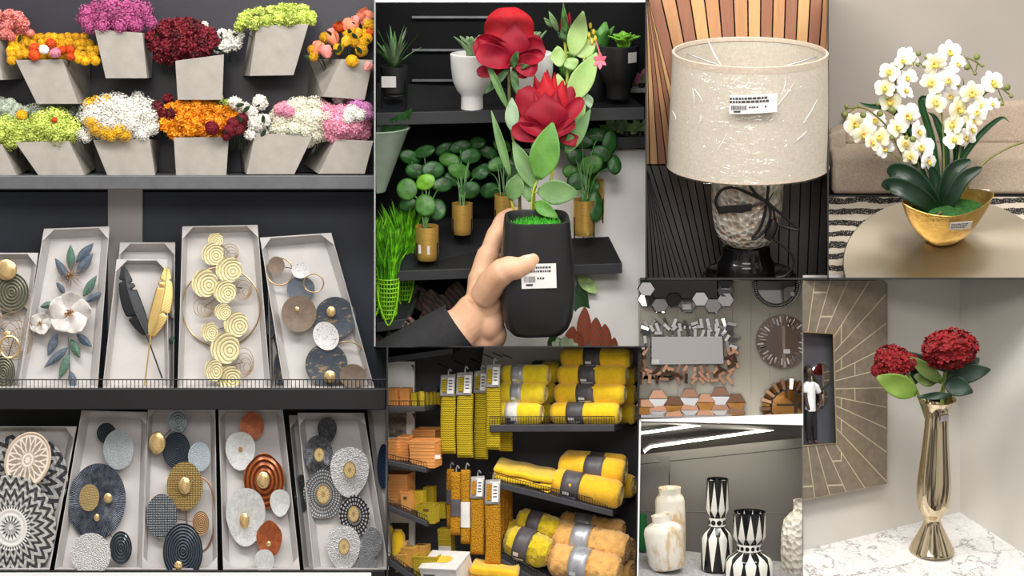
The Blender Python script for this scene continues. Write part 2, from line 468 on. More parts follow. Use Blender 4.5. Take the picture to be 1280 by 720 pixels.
def leaf_mesh(L=1.0, w=0.35, bend=0.25, cup=0.12, tipp=1.0, nu=6, nv=10):
    def f(u, v):
        x = (2 * u - 1); ww = w * (math.sin(PI * min(1, v * 0.96 + 0.02)) ** 0.75) * (1 - 0.35 * v * tipp)
        return Vector((x * ww, -bend * v * v + cup * abs(x) * ww * 2, v * L))
    return MB().grid(f, nu, nv)
LEAF = mesh_data(leaf_mesh(), 'leaf', leaf_dark)
HM = {'mum': H_MUM, 'pom': H_POM, 'hyd': H_HYD, 'sta': H_STA, 'bud': H_BUD}
def bunch(label, heads, group, dmid=0.19, sprigs=0, name='flower_bunch'):
    """heads: (px, py, r, colour, type[, depth]); one bunch of stems with every head a part"""
    cx = sum(h[0] for h in heads) / len(heads); by = max(h[1] + h[2] for h in heads)
    base = P(cx, by, dmid); t = thing(name, label, 'flowers', base, group=group)
    for h in heads:
        px, py, r, colr, ty = h[:5]; d = h[5] if len(h) > 5 else dmid + random.uniform(-0.035, 0.03)
        place('flower_head', HM[ty], t, P(px, py, d) - base, (random.uniform(-.5, .5) + 0.4, random.uniform(-.5, .5), random.uniform(0, 6.28)),
              (r * K(d) * 1.1, r * K(d) * 1.1, r * K(d) * random.uniform(0.95, 1.1)), FM[colr])
    # one gathered stem bundle going down into the foam
    sm = MB()
    for h in heads[:12]:
        d = dmid
        a = P(h[0], h[1], h[5] if len(h) > 5 else d) - base + Vector((0, h[2] * 0.002, 0)); b = Vector((a.x * 0.6, 0.03, min(a.z, 0) - 0.02))
        sm.tube([a, (a + b) / 2 + Vector((0, 0.008, 0)), b], 0.0012, 5)
    sm.build('stems', leaf_dark, t)
    for i in range(sprigs):
        h = random.choice(heads)
        place('leaf', LEAF, t, P(h[0], h[1] + h[2] * 0.5, dmid - 0.03) - base, (random.uniform(0.3, 1.6), random.uniform(-1.5, 1.5), random.uniform(-.6, .6)),
              (0.02, 0.02, 0.026))
    return t
def fill(cx, cy, rx, ry, r, n, colr, ty, seed=0, dep=None, jit=0.2):
    """scatter n heads evenly over an ellipse"""
    rnd = random.Random(seed + int(cx * 7 + cy)); pts = []
    tries = 0; md = 2 * math.sqrt(rx * ry / n) * 0.86
    while len(pts) < n and tries < 4000:
        tries += 1
        a = rnd.random() * 6.283; q = math.sqrt(rnd.random()); x, y = cx + rx * q * math.cos(a), cy + ry * q * math.sin(a)
        if all((x - p[0]) ** 2 + (y - p[1]) ** 2 > md * md * (0.995 ** (tries / 15)) for p in pts): pts.append((x, y))
    out = []
    for (x, y) in pts:
        rr = r * rnd.uniform(1 - jit, 1 + jit * 0.6)
        q = ((x - cx) / rx) ** 2 + ((y - cy) / ry) ** 2
        h = [x, y, rr, colr, ty]
        if dep is not None: h.append(dep - 0.03 * (1 - q) + rnd.uniform(-.01, .01))
        out.append(tuple(h))
    return out
G1 = 'flower bunches in the upper planters'; G2 = 'flower bunches in the lower planters'
bunch('coral pink pompom flowers in top left planter cut by photo edge', fill(2, 32, 28, 16, 8, 20, 'coral', 'mum') + [(30, 33, 6, 'coral', 'mum'), (38, 41, 5, 'coral', 'pom'), (-4, 20, 9, 'coral', 'mum')], G1)
yel = [(x + random.uniform(-2, 2), y + random.uniform(-1.5, 1.5), 6.4, 'yellow', 'pom', 0.185 - (y - 50) * 0.0022)
       for y, xs in ((48, range(24, 108, 9)), (55, range(15, 118, 9)), (62, range(12, 122, 9)), (69, range(14, 122, 10)), (75, (15, 97, 106, 118))) for x in xs
       if not (34 < x < 96 and y > 56 and (x * 7 + int(y)) % 10 < 7)]
bunch('bright yellow pompom flowers heaped in tapered planter at upper left', yel, G1, sprigs=5)
bunch('deep orange pompoms among the yellow pompoms', [(43, 60, 6.5, 'deep_orange', 'pom', 0.13), (64, 55, 7.5, 'deep_orange', 'pom', 0.125), (43, 69, 7.5, 'deep_orange', 'pom', 0.11), (78, 62, 5.5, 'deep_orange', 'pom', 0.12), (88, 62, 6, 'deep_orange', 'pom', 0.12), (88, 71, 5.5, 'deep_orange', 'pom', 0.11)], G1, 0.125)
bunch('white pompom among the orange ones at upper left', [(55, 62, 6.5, 'white', 'pom', 0.11)], G1, 0.12)
bunch('pale pink pompom among the yellow and orange ones', [(69, 66, 7, 'pink', 'pom', 0.105)], G1, 0.12)
bunch('magenta hydrangea bunch in top row planter', fill(145, 20, 40, 15, 10.5, 26, 'magenta', 'sta', 3, 0.18) + [(112, 34, 9, 'magenta', 'sta', .13), (108, 27, 8, 'magenta', 'sta', .16), (170, 32, 9, 'magenta', 'sta', .13), (190, 30, 8, 'magenta', 'sta', .16), (150, 33, 9, 'magenta', 'sta', .12), (128, 33, 9, 'magenta', 'sta', .12)], G1)
bunch('burgundy carnation bunch in upper planter beside the white blooms', fill(227, 53, 40, 23, 11.5, 26, 'burgundy', 'mum', 4, 0.17), G1, sprigs=7)
bunch('white chrysanthemums right of the burgundy carnations', [(255, 32, 6, 'white', 'mum'), (278, 42, 7, 'white', 'mum'), (288, 46, 10, 'white', 'mum'), (294, 54, 10, 'white', 'mum'), (283, 57, 9, 'white', 'mum'), (272, 61, 6, 'white', 'mum'), (299, 45, 7, 'white', 'mum')], G1, sprigs=6)
bunch('lime green snowball bunch in top row planter', [(x, y, r, 'lime', 'mum', dd) for x, y, r, dd in ((306, 25, 11, .15), (299, 33, 8, .15), (312, 20, 10, .18), (325, 18, 11, .18), (334, 27, 10, .13), (340, 16, 11, .19), (354, 12, 10, .18), (352, 24, 11, .13), (366, 14, 11, .18), (378, 14, 10, .19), (376, 24, 11, .14), (388, 20, 8, .17), (390, 27, 6, .15), (362, 24, 10, .12), (318, 29, 10, .12))], G1, sprigs=9)
yb = [(447, 44, 8), (456, 42, 7), (461, 35, 8), (432, 54, 7), (444, 53, 7), (454, 53, 7), (423, 62, 7), (407, 47, 8), (452, 63, 8), (459, 32, 8), (390, 62, 6), (440, 76, 8), (436, 44, 7), (459, 48, 7), (392, 71, 6)]
bunch('yellow pompom and rosebud bunch at the right end of upper row', [(x, y, r, 'yellow', 'pom' if i % 3 else 'bud', 0.11 + 0.004 * (75 - y) * 0.6) for i, (x, y, r) in enumerate(yb)], G1, 0.15, sprigs=8)
pb = [(396, 58, 6), (398, 62, 8), (409, 66, 8), (417, 50, 8), (424, 36, 7), (434, 33, 8), (445, 28, 7), (452, 22, 8), (460, 30, 7), (460, 22, 7), (460, 84, 6), (440, 36, 8), (414, 42, 6), (456, 17, 6), (462, 42, 6)]
bunch('peach and coral rosebuds at the right end of upper row', [(x, y, r, 'peach' if i % 2 else 'deep_orange' if i % 5 == 4 else 'coral', 'bud', 0.12 + 0.004 * (70 - y) * 0.6) for i, (x, y, r) in enumerate(pb)], G1, 0.15, sprigs=5)
# lower row
bunch('mint white pompoms at left end of lower row', fill(10, 137, 22, 10, 8, 10, 'mint', 'pom', 2, 0.2), G2)
bunch('lime statice at left end of lower row', fill(10, 165, 30, 15, 9, 20, 'lime', 'sta', 2, 0.15), G2)
bunch('single yellow pompom beside the mint pompoms', [(27, 144, 7, 'yellow', 'pom', .15)], G2, .16)
bunch('lime yarrow bunch in second planter of lower row', fill(66, 161, 30, 19, 9.5, 26, 'lime', 'sta', 6, 0.15) + [(68, 150, 4, 'deep_orange', 'pom', .1)], G2)
bunch('cream statice behind the lime yarrow', fill(66, 141, 34, 9, 8, 18, 'mint', 'sta', 6, 0.23), G2, 0.23)
bunch('magenta sprigs behind the cream statice', [(62, 134, 5, 'magenta', 'sta', .25), (88, 133, 6, 'magenta', 'sta', .25), (96, 134, 5, 'magenta', 'sta', .25)], G2, .25)
bunch('white statice heap in third planter of lower row', fill(150, 147, 48, 24, 9.5, 50, 'white', 'sta', 8, 0.18) + [(178, 168, 9, 'white', 'sta', .12), (190, 160, 9, 'white', 'sta', .13), (103, 168, 8, 'white', 'sta', .13), (108, 173, 6, 'white', 'sta', .12), (172, 122, 8, 'white', 'sta', .2), (148, 126, 8, 'white', 'sta', .2)], G2)
bunch('yellow statice tucked into the white statice heap', [(113, 153, 8, 'yellow', 'sta', .1), (120, 162, 9, 'yellow', 'sta', .1), (131, 166, 9, 'yellow', 'sta', .1), (148, 164, 9, 'yellow', 'sta', .1), (157, 170, 8, 'yellow', 'sta', .1), (139, 170, 7, 'yellow', 'sta', .1), (112, 129, 7, 'yellow', 'sta', .17), (121, 126, 7, 'yellow', 'sta', .17), (134, 124, 6, 'yellow', 'sta', .17)], G2, 0.13)
bunch('burgundy blooms left of the orange marigolds', fill(211, 140, 18, 18, 9, 10, 'burgundy', 'mum', 3, 0.17), G2)
bunch('orange marigold bunch in middle of lower row', fill(250, 151, 44, 24, 10.5, 34, 'orange', 'mum', 5, 0.16), G2, sprigs=8)
bunch('burgundy pompoms in front of orange marigolds', [(265, 160, 9.5, 'burgundy', 'pom', .09), (287, 163, 9, 'burgundy', 'pom', .1), (292, 155, 9, 'burgundy', 'pom', .11), (302, 149, 9, 'burgundy', 'pom', .12), (298, 162, 8, 'burgundy', 'pom', .11), (283, 170, 6, 'burgundy', 'pom', .1), (306, 155, 7, 'burgundy', 'pom', .13)], G2, 0.13, sprigs=3)
bunch('lime chrysanthemum behind the orange marigolds', [(272, 123, 8, 'lime', 'mum', .2), (284, 129, 6, 'lime', 'mum', .2)], G2, .2, sprigs=3)
bunch('white carnations beside the orange marigolds', [(294, 128, 9, 'white', 'mum'), (304, 136, 10, 'white', 'mum'), (325, 128, 10, 'white', 'mum'), (314, 140, 9, 'white', 'mum'), (318, 155, 11, 'white', 'mum'), (326, 166, 10, 'white', 'mum'), (313, 168, 8, 'white', 'mum'), (330, 150, 9, 'white', 'mum'), (321, 174, 7, 'white', 'mum')], G2, 0.15, sprigs=5)
bunch('ivory hydrangeas in lower row beside pink ones', fill(378, 153, 36, 24, 10.5, 30, 'ivory', 'hyd', 5, 0.16), G2, sprigs=3)
bunch('small pink hydrangea set in the ivory hydrangeas', [(350, 137, 8, 'pink', 'hyd', .13), (361, 140, 8, 'pink', 'hyd', .12), (356, 133, 7, 'pink', 'hyd', .15)], G2, .15)
bunch('pink hydrangea bunch at right end of lower row', fill(433, 155, 25, 20, 10, 24, 'pink', 'hyd', 5, 0.15) + [(408, 136, 9, 'pink', 'hyd', .15), (402, 130, 7, 'pink', 'hyd', .17)], G2)
bunch('white hydrangea set in the pink hydrangeas', [(440, 140, 9, 'white', 'hyd', .1), (450, 144, 8, 'white', 'hyd', .1), (436, 147, 8, 'white', 'hyd', .1), (424, 124, 8, 'white', 'hyd', .17)], G2, .13)
bunch('mauve hydrangea at far right of lower row', [(447, 131, 9, 'orchid_pink', 'hyd', .13), (457, 135, 8, 'orchid_pink', 'hyd', .12), (460, 143, 7, 'orchid_pink', 'hyd', .12), (440, 128, 7, 'orchid_pink', 'hyd', .15)], G2, .15)
# ------------------------------------------------------------------ boxed wall art on two black shelves
card = mat('pale_grey_cardboard', (188, 184, 182), 0.75, 0, 0.04, 18, 0.05, 200)
card_in = mat('box_lining', (196, 192, 190), 0.8, 0, 0.04, 9)
BD = 0.13           # depth of the front of the leaning boxes
def art_box(label, quad, inset=(8, 10, 8, 4), dt=BD + 0.06, db=BD, deep=0.035, flaps='tlr', group='open boxes of metal wall art'):
    """open carton leaning back: quad tl,tr,br,bl in photo pixels"""
    tl, tr, br, bl = [Vector((q[0], q[1], 0)) for q in quad]
    fr = [P(q.x, q.y, d) for q, d in zip((tl, tr, br, bl), (dt, dt, db, db))]
    l, t_, r, b_ = inset
    iq = [tl + Vector((l, t_, 0)), tr + Vector((-r, t_, 0)), br + Vector((-r, -b_, 0)), bl + Vector((l, -b_, 0))]
    bk = [P(q.x, q.y, d + deep) for q, d in zip(iq, (dt, dt, db, db))]
    ob = [P(q.x + (2 if i in (0, 3) else -2), q.y, d + deep + 0.006) for i, (q, d) in enumerate(zip((tl, tr, br, bl), (dt, dt, db, db)))]
    c = (fr[2] + fr[3]) / 2
    t = thing('carton', label, 'box', c, group=group)
    mb = MB(); th = 0.0035
    fin_ = [f + (b - f).normalized() * 0.0 + ((fr[0] + fr[2]) / 2 - f).normalized() * th for f, b in zip(fr, bk)]
    vs = fr + fin_ + bk + ob
    fs = []
    for i in range(4):
        j = (i + 1) % 4
        fs += [(i, j, 4 + j, 4 + i), (4 + i, 4 + j, 8 + j, 8 + i), (i, 12 + i, 12 + j, j)]
    fs.append((12, 15, 14, 13))
    mb.add(vs, fs); mb.build('side_walls', card, t, False, off=c)
    pl = MB().add(bk + [q + Vector((0, 0.003, 0)) for q in bk], [(0, 3, 2, 1), (4, 5, 6, 7), (0, 1, 5, 4), (1, 2, 6, 5), (2, 3, 7, 6), (3, 0, 4, 7)])
    pl.build('backing', card_in, t, False, off=c)
    for ch in flaps:
        i = {'t': None, 'l': 0, 'r': 1, 'L': 3, 'R': 2}[ch]
        if i is None: continue
        a = fr[i]; nb = [(1, 3), (0, 2), (3, 1), (2, 0)][i]
        s1 = 0.030; s2 = 0.034
        e1 = (fr[nb[0]] - a).normalized() * s1; e2 = (fr[nb[1]] - a).normalized() * s2
        o_ = Vector((0, -0.0015, 0)); o2 = Vector((0, -0.0005, 0))
        m2 = MB().add([a + o_, a + e1 + o_, a + e2 + o_, a + o2, a + e1 + o2, a + e2 + o2], [(0, 1, 2), (3, 5, 4), (0, 3, 4, 1), (1, 4, 5, 2), (2, 5, 3, 0)])
        m2.build('corner_flap', card, t, False, off=c)
    return t

# ---- disc patterns, drawn in the unit circle of each disc (x, z)
def disc_nt(name):
    n = NT(name); x, y, z = n.xyz(); r = (x * x + z * z).sqrt(); a = n.math('ARCTAN2', z, x)
    return n, x, z, r, a
def m_swirl(name, c0, c1, off=0.3, freq=4.2):
    n, x, z, r, a = disc_nt(name)
    xo = x - off; zo = z + off * 0.6; q = (xo * xo + zo * zo).sqrt()
    w = n.noise(3, 2) * 0.35
    f = (q * freq + w).fr(); edge = n.math('SMOOTH_MIN', f, 1.0 - f, 0.05)
    g = n.noise(60, 3)
    fac = (edge * 3.4 + (g - 0.5) * 1.5)
    n.bump(fac, 0.3, 0.03)
    return n.fin(n.ramp(fac, [(0.05, c0), (0.40, c1), (0.8, tuple(min(255, q * 1.06) for q in c1))]), 0.4, 0.55)
def m_rings(name, c0, c1, freq=9, rough=0.4, metal=0.3, hi=0.5, noise=0.35, spokes=0):
    n, x, z, r, a = disc_nt(name)
    f = (r * freq).tri(); 
    if spokes: f = f * (a * (spokes / 6.2831)).tri() * 1.8
    fac = f + (n.noise(14, 4) - 0.5) * noise * 2
    n.bump(f, 0.5, 0.04)
    return n.fin(n.ramp(fac, [(hi - 0.3, c0), (hi + 0.3, c1)]), rough, metal)
def m_patina(name, c0, c1, c2, scale=2.5, rough=0.4, metal=0.35, thr=0.58):
    n, x, z, r, a = disc_nt(name)
    f = n.noise(scale, 5, 0.7); g = n.noise(scale * 1.7, 6, 0.75, stretch=(1, 1, 2.2))
    col = n.mix(n.ramp(g, [(thr, (0, 0, 0)), (thr + 0.03, (255, 255, 255))]), n.ramp(f, [(0.3, c0), (0.7, c1)]), c2)
    n.bump(n.noise(22, 3), 0.15, 0.05)
    return n.fin(col, rough, metal)
def m_spokes(name, c0, c1, num=90, rough=0.4, metal=0.3):
    n, x, z, r, a = disc_nt(name)
    v = n.noise(5.0, 3) ; f = (a * (num / 6.2831) + n.noise(2.5, 2) * 1.5).tri()
    st = n.noise(1.0, 2, co=None)
    fac = f * (v * 1.3) + (n.noise(40, 2) - 0.5) * 0.3
    n.bump(f, 0.4, 0.03)
    return n.fin(n.ramp(fac, [(0.32, c0), (0.72, c1)]), rough, metal)
def m_weave(name, c0, c1, fx=16, rough=0.5, metal=0.2):
    n, x, z, r, a = disc_nt(name)
    fx_ = (x * fx).tri(); fz = (z * fx).tri()
    fac = fx_.gt(0.42) * fz.gt(0.42)
    n.bump(fx_ * fz, 0.5, 0.05)
    return n.fin(n.ramp(fac + (n.noise(10, 3) - 0.5) * 0.35, [(0.3, c1), (0.7, c0)]), rough, metal)
def m_rib(name, c0, c1, num=40, rings=6, rough=0.35, metal=0.3):
    """radial checks: spokes broken by rings"""
    n, x, z, r, a = disc_nt(name)
    f1 = (a * (num / 6.2831)).tri().gt(0.5); f2 = (r * rings).tri().gt(0.45)
    fac = f1 * f2 * r.gt(0.35) + (n.noise(12, 3) - 0.5) * 0.4
    n.bump(f1 * f2, 0.4, 0.04)
    return n.fin(n.ramp(fac, [(0.3, c0), (0.75, c1)]), rough, metal)
def m_hammer(name, c0, c1, scale=14, rough=0.3, metal=0.25):
    n, x, z, r, a = disc_nt(name)
    f = n.voronoi(scale); n.bump(f, 0.5, 0.06)
    return n.fin(n.ramp(f + (n.noise(2, 3) - .5) * .5, [(0.1, c0), (0.6, c1)]), rough, metal)
def m_zig(name, n1, amp, freq, c0, c1, star=0.42, c_mid=(120, 120, 122)):
    """woven plate: star in the middle, zigzag bands around"""
    n, x, z, r, a = disc_nt(name)
    t = (a * (n1 / 6.2831)).tri()
    band = ((r + t * amp) * freq).fr()
    bands = band.gt(0.52)
    thin = (band * 7.0).tri().gt(0.55)
    fac = bands * (0.35 + 0.65 * thin) + (1.0 - bands) * thin * 0.15
    starv = (r + t * 0.16).lt(star * 0.75)
    ring = (r - star).abs().lt(0.035)
    dots = (a * (44 / 6.2831)).tri().gt(0.45) * ring
    inner = r.lt(star)
    stv = (r + (a * (16 / 6.2831)).tri() * 0.17).lt(star * 0.62)
    st2 = (r + (a * (16 / 6.2831)).tri() * 0.12).lt(star * 0.36)
    core = 0.9 * inner - stv * 0.75 * inner + st2 * 0.6
    ft = n.math('MULTIPLY', fac, 1.0 - inner) + core * (1.0 - ring) + ring * (1.0 - dots) * 0.9
    ft = ft + (n.noise(30, 3) - 0.5) * 0.15
    n.bump((r * 60).sin(), 0.25, 0.01)
    return n.fin(n.ramp(ft, [(0.15, c0), (0.8, c1)]), 0.7)
def m_lattice(name, c0, c1):
    n, x, z, r, a = disc_nt(name)
    p1 = ((a * (8 / 6.2831)).tri() - r * 1.1).abs(); p2 = ((a * (8 / 6.2831) + 0.5).tri() * 0.8 - r * 0.9 + 0.1).abs()
    fac = p1.gt(0.10) * p2.gt(0.09)
    rim = r.gt(0.86); h1 = (r - 0.22).abs().lt(0.04)
    f = fac - rim - h1 - r.lt(0.12)
    return n.fin(n.ramp(f, [(0.1, c1), (0.6, c0)]), 0.7)

gold = mat('polished_gold', (226, 194, 138), 0.25, 0.8, 0.06, 6)
gold_wire = mat('antique_gold_wire', (176, 148, 108), 0.35, 0.7, 0.08, 30)
copper_wire = mat('copper_wire', (158, 116, 92), 0.4, 0.6, 0.08, 30)
DM = {
 'swirl_gold': m_swirl('swirled_gold', (110, 98, 66), (212, 200, 156)),
 'brown': m_patina('brown_patina', (112, 96, 84), (132, 114, 98), (160, 140, 118), 3, 0.5, 0.3, 0.60),
 'white_patch': m_patina('white_flaked', (206, 206, 208), (226, 226, 228), (128, 118, 100), 4, 0.45, 0.2, 0.56),
 'slate': m_patina('slate_flaked', (58, 66, 76), (78, 86, 96), (150, 130, 92), 1.5, 0.42, 0.35, 0.57),
 'bluegrey': m_patina('blue_grey', (84, 92, 102), (98, 106, 116), (120, 124, 130), 3, 0.5, 0.3, 0.7),
 'olive': m_rings('olive_brushed', (96, 98, 84), (132, 130, 112), 6, 0.4, 0.4),
 'pinkbeige': m_rings('pink_beige', (176, 160, 150), (204, 190, 180), 7, 0.5, 0.2),
 'glass_dark': m_rings('smoked_glass', (52, 58, 64), (84, 92, 98), 5, 0.18, 0.4, 0.5, 0.6),
 'grey_tex': m_hammer('grey_stippled', (150, 160, 166), (200, 206, 210), 22),
 'navy_spoke': m_spokes('navy_brushed_spokes', (34, 40, 54), (132, 140, 156), 120),
 'gold_dots': m_weave('gold_beaded', (228, 206, 152), (168, 142, 90), 9, 0.45, 0.5),
 'white_dots': m_hammer('white_beaded', (176, 174, 172), (226, 224, 222), 17, 0.5, 0.1),
 'glass_light': m_rings('pale_glass', (140, 152, 158), (176, 186, 190), 4, 0.15, 0.3, 0.5, 0.5),
 'navy_rings': m_rings('navy_rings', (30, 36, 48), (86, 94, 106), 9, 0.4, 0.3),
 'pale_blue': m_hammer('pale_blue_beaded', (156, 170, 182), (196, 208, 216), 18, 0.45, 0.1),
 'gold_weave': m_weave('gold_woven', (216, 188, 124), (148, 122, 70), 11, 0.45, 0.5),
 'grey_square': m_weave('grey_square_weave', (172, 178, 182), (58, 62, 68), 9, 0.45, 0.2),
 'copper_weave': m_rings('copper_woven', (140, 104, 70), (206, 168, 122), 6, 0.5, 0.3),
 'rust': m_patina('rust_glaze', (124, 60, 30), (172, 92, 48), (96, 48, 30), 3, 0.25, 0.35, 0.62),
 'rust_ring': m_rings('rust_spun', (112, 50, 28), (186, 106, 56), 5, 0.28, 0.35, 0.5, 0.5),
 'silver_white': m_patina('silver_leaf', (186, 188, 188), (222, 224, 222), (160, 166, 166), 4, 0.22, 0.35, 0.6),
 'dark_spoke': m_spokes('dark_brushed', (38, 40, 46), (150, 152, 158), 70, 0.3, 0.4),
 'white_ham': m_hammer('white_hammered', (180, 180, 182), (232, 232, 234), 15, 0.28, 0.2),
 'grey_rib': m_rib('grey_ribbed', (84, 86, 88), (186, 188, 190), 44, 7),
 'dark_rib': m_rib('black_checked', (34, 35, 40), (196, 196, 200), 26, 5),
 'gold_lace': m_lattice('gold_lace', (204, 180, 124), (122, 98, 58)),
 'grey_ham': m_hammer('grey_hammered', (104, 106, 110), (170, 172, 176), 12, 0.25, 0.4),
 'navy_blue': m_rings('deep_blue', (22, 40, 66), (54, 78, 108), 8, 0.3, 0.3),
 'zigzag': m_zig('black_white_zigzag', 24, 0.16, 4.6, (48, 48, 52), (214, 212, 208), 0.40),
 'zigzag_back': m_zig('grey_black_zigzag', 18, 0.22, 3.2, (44, 45, 50), (196, 196, 196), 0.1),
 'lattice': m_lattice('carved_lattice', (150, 136, 122), (226, 214, 200)),
}
def dish(depth=0.10, rimr=0.03, wave=0.0, wn=5, edge=1.0):
    mb = MB(); seg = 48; vs = []; fs = []
    prof = [(0.0, depth), (0.25, depth * 0.95), (0.5, depth * 0.78), (0.75, depth * 0.45), (0.93, depth * 0.1), (1.0, 0.0)]
    for side in (0, 1):
        b = len(vs)
        for (r, h) in prof:
            for j in range(seg):
                a = 2 * PI * j / seg; rr = r * (1 + wave * math.sin(wn * a) * r)
                vs.append((rr * math.cos(a), h + (0.035 if side else 0.0) + (wave * 0.8 * math.cos(wn * a + 1) * r * r), rr * math.sin(a)))
        for i in range(len(prof) - 1):
            for j in range(seg):
                k = (j + 1) % seg
                fs.append((b + i * seg + j, b + i * seg + k, b + (i + 1) * seg + k, b + (i + 1) * seg + j))
    n = (len(prof) - 1) * seg; m = len(prof) * seg
    for j in range(seg): fs.append((n + j, n + (j + 1) % seg, m + n + (j + 1) % seg, m + n + j))
    return mb.add(vs, fs)
def dome(h=0.45):
    mb = MB(); prof = [(1.0, 0.02), (1.0, -0.02)] + [(math.cos(t), -h * math.sin(t)) for t in [i * PI / 16 for i in range(1, 8)]] + [(0.02, -h)]
    vs = []
    return mb.lathe([(r, -y) for r, y in prof], 32, 'Y')
DISH = mesh_data(dish(), 'disc', DM['brown']); FLAT = mesh_data(dish(0.03), 'flat_disc', DM['brown'])
WAVY = mesh_data(dish(0.08, wave=0.045, wn=3), 'wavy_disc', DM['brown']); WAVY5 = mesh_data(dish(0.12, wave=0.03, wn=5), 'fluted_disc', DM['brown'])
DOME = mesh_data(dome(), 'gold_dome', gold)
NUG = mesh_data(dome(0.3), 'gold_stud', gold)
def wall_art(label, pieces, base, dep=BD + 0.014, group=None, zref=(286, 486), lean=0.06):
    """pieces: (kind, px, py, rx, ry, material, layer[, tilt]); a joined metal relief"""
    bx, by = base
    def dd(py, layer): return dep + lean * max(0, min(1, (zref[1] - py) / (zref[1] - zref[0]))) - layer * 0.007
    b = P(bx, by, dd(by, 0)); t = thing('wall_art', label, 'wall art', b, group=group)
    for i, pc in enumerate(pieces):
        kind, px, py, rx, ry, m, layer = pc[:7]; rz = pc[7] if len(pc) > 7 else 0.0
        d = dd(py, layer); k = K(d); loc = P(px, py, d) - b
        if kind in ('disc', 'flat', 'wavy', 'flute'):
            me = {'disc': DISH, 'flat': FLAT, 'wavy': WAVY, 'flute': WAVY5}[kind]
            place('disc', me, t, loc, (0.0, rz, 0), (rx * k, min(rx, ry) * k * 0.9, ry * k), DM[m])
        elif kind == 'stud':
            place('stud', NUG if rx > 9 else DOME, t, loc, (0, rz, 0), (rx * k, rx * k * 0.8, ry * k), gold if m is None else DM[m])
        elif kind == 'ring':
            pts = [Vector((math.cos(2 * PI * j / 64) * rx * k, 0, math.sin(2 * PI * j / 64) * ry * k)) for j in range(64)]
            if rz: pts = [Matrix.Rotation(rz, 3, 'Y') @ q for q in pts]
            MB().tube(pts, (m[1] if isinstance(m, tuple) else 1.0) * k, 6, closed=True).build('ring', m[0] if isinstance(m, tuple) else gold_wire, t).location = loc
        elif kind == 'coil':      # loose spiral of rings sharing one edge
            mb = MB()
            for q in range(4):
                f = 1 - q * 0.23
                mb.tube([Vector((math.cos(2 * PI * j / 40) * rx * k * f + rx * k * (1 - f) * 0.5, 0, math.sin(2 * PI * j / 40) * ry * k * f - ry * k * (1 - f) * 0.5)) for j in range(40)], 0.45 * k, 5, closed=True)
            mb.build('wire_coil', gold_wire, t).location = loc
    # the frame at the back that joins the pieces
    ys = [(pc[1], pc[2]) for pc in pieces if pc[0] != 'ring']
    ys.sort(key=lambda q: q[1]); mb = MB()
    mb.tube([P(x, y, dd(y, 0) + 0.006) - b for x, y in ys], 0.0012, 5); mb.build('back_rod', black_metal, t)
    return t

# black shelves with wire guards
def shelf_with_guard(label, y0, y1, yb, x0, x1, gy0, gy1, gl):
    p = hexq([(x0, y0), (x1, y0), (x1, y1), (x0, y1)], 0.085, [(x0, yb), (x1, yb), (x1, y1 - 1), (x0, y1 - 1)], WD)
    plain('display_shelf', p, black_metal, label, 'shelf', 0.002)
    base = P((x0 + x1) / 2, gy1, 0.088); mb = MB()
    t = thing('wire_guard', gl, 'guard rail', base)
    n = 100
    for py, r in ((gy0, 0.0016), (gy1 - 0.5, 0.0014)):
        MB().tube([P(x0, py, 0.088) - base, P(x1, py, 0.088) - base], r, 6).build('rail', black_metal, t)
    for i in range(n):
        x = x0 + (x1 - x0) * (i + 0.5) / n
        mb.tube([P(x, gy0, 0.088) - base, P(x, gy1, 0.088) - base], 0.0009, 4)
    mb.build('guard_wires', black_metal, t)
shelf_with_guard('black shelf carrying the upper row of boxed wall art', 486, 512, 485, -20, 482.5, 474.5, 486, 'low black wire guard along the front of the upper art shelf')
struct('trim_13', pbox(-60, 508, 483, 760, WD - 0.02, WD + 0.004), black_low)
plain('display_shelf', hexq([(-20, 713), (482, 713), (482, 728), (-20, 728)], 0.06, [(-20, 713), (482, 713), (482, 728), (-20, 728)], WD - 0.03), black_metal, 'black shelf under the lower row of boxed wall art', 'shelf', 0.002)

Q = art_box
Q('box of olive and gold disc art cut by left edge', [(-40, 316), (48, 316), (25, 485), (-40, 485)], (8, 8, 7, 4))
Q('tall open box holding the white flower wall art', [(55, 286), (137, 283), (122, 485), (22, 485)], (9, 13, 10, 4), flaps='lr')
Q('box stacked behind the crossed feather art', [(150, 303), (219, 303), (217, 485), (136, 485)], (5, 12, 4, 4), BD + 0.10, BD + 0.04, 0.03, 'lr')
Q('narrow open box holding the crossed black and gold feathers', [(146, 324), (209, 324), (211, 485), (128, 485)], (8, 6, 5, 4), flaps='lr')
Q('tall open box holding the gold swirl disc art', [(228, 283), (322, 281), (338, 485), (222, 485)], (7, 9, 7, 4), flaps='lr')
Q('dark box edge stacked behind the slate disc box', [(334, 322), (420, 316), (455, 485), (338, 485)], (4, 8, 4, 4), BD + 0.10, BD + 0.05, 0.03, '')
Q('leaning open box of slate and brown discs', [(325, 297), (414, 291), (468, 485), (355, 485)], (9, 12, 8, 4), flaps='lr')
lo = dict(dt=BD + 0.05, db=BD - 0.02)
Q('wide open box of black and white woven plates', [(-60, 533), (96, 533), (62, 712), (-60, 712)], (6, 6, 9, 4), flaps='r', **lo)
Q('open box with the large navy disc and gold studs', [(102, 513), (184, 515), (178, 712), (68, 712)], (10, 10, 7, 4), flaps='lr', **lo)
Q('open box of navy, gold and woven grey discs', [(185, 507), (269, 507), (272, 712), (178, 712)], (6, 8, 6, 4), flaps='lrLR', **lo)
Q('open box of rust and silver discs', [(273, 508), (353, 508), (375, 712), (279, 712)], (8, 8, 8, 4), flaps='lrLR', **lo)
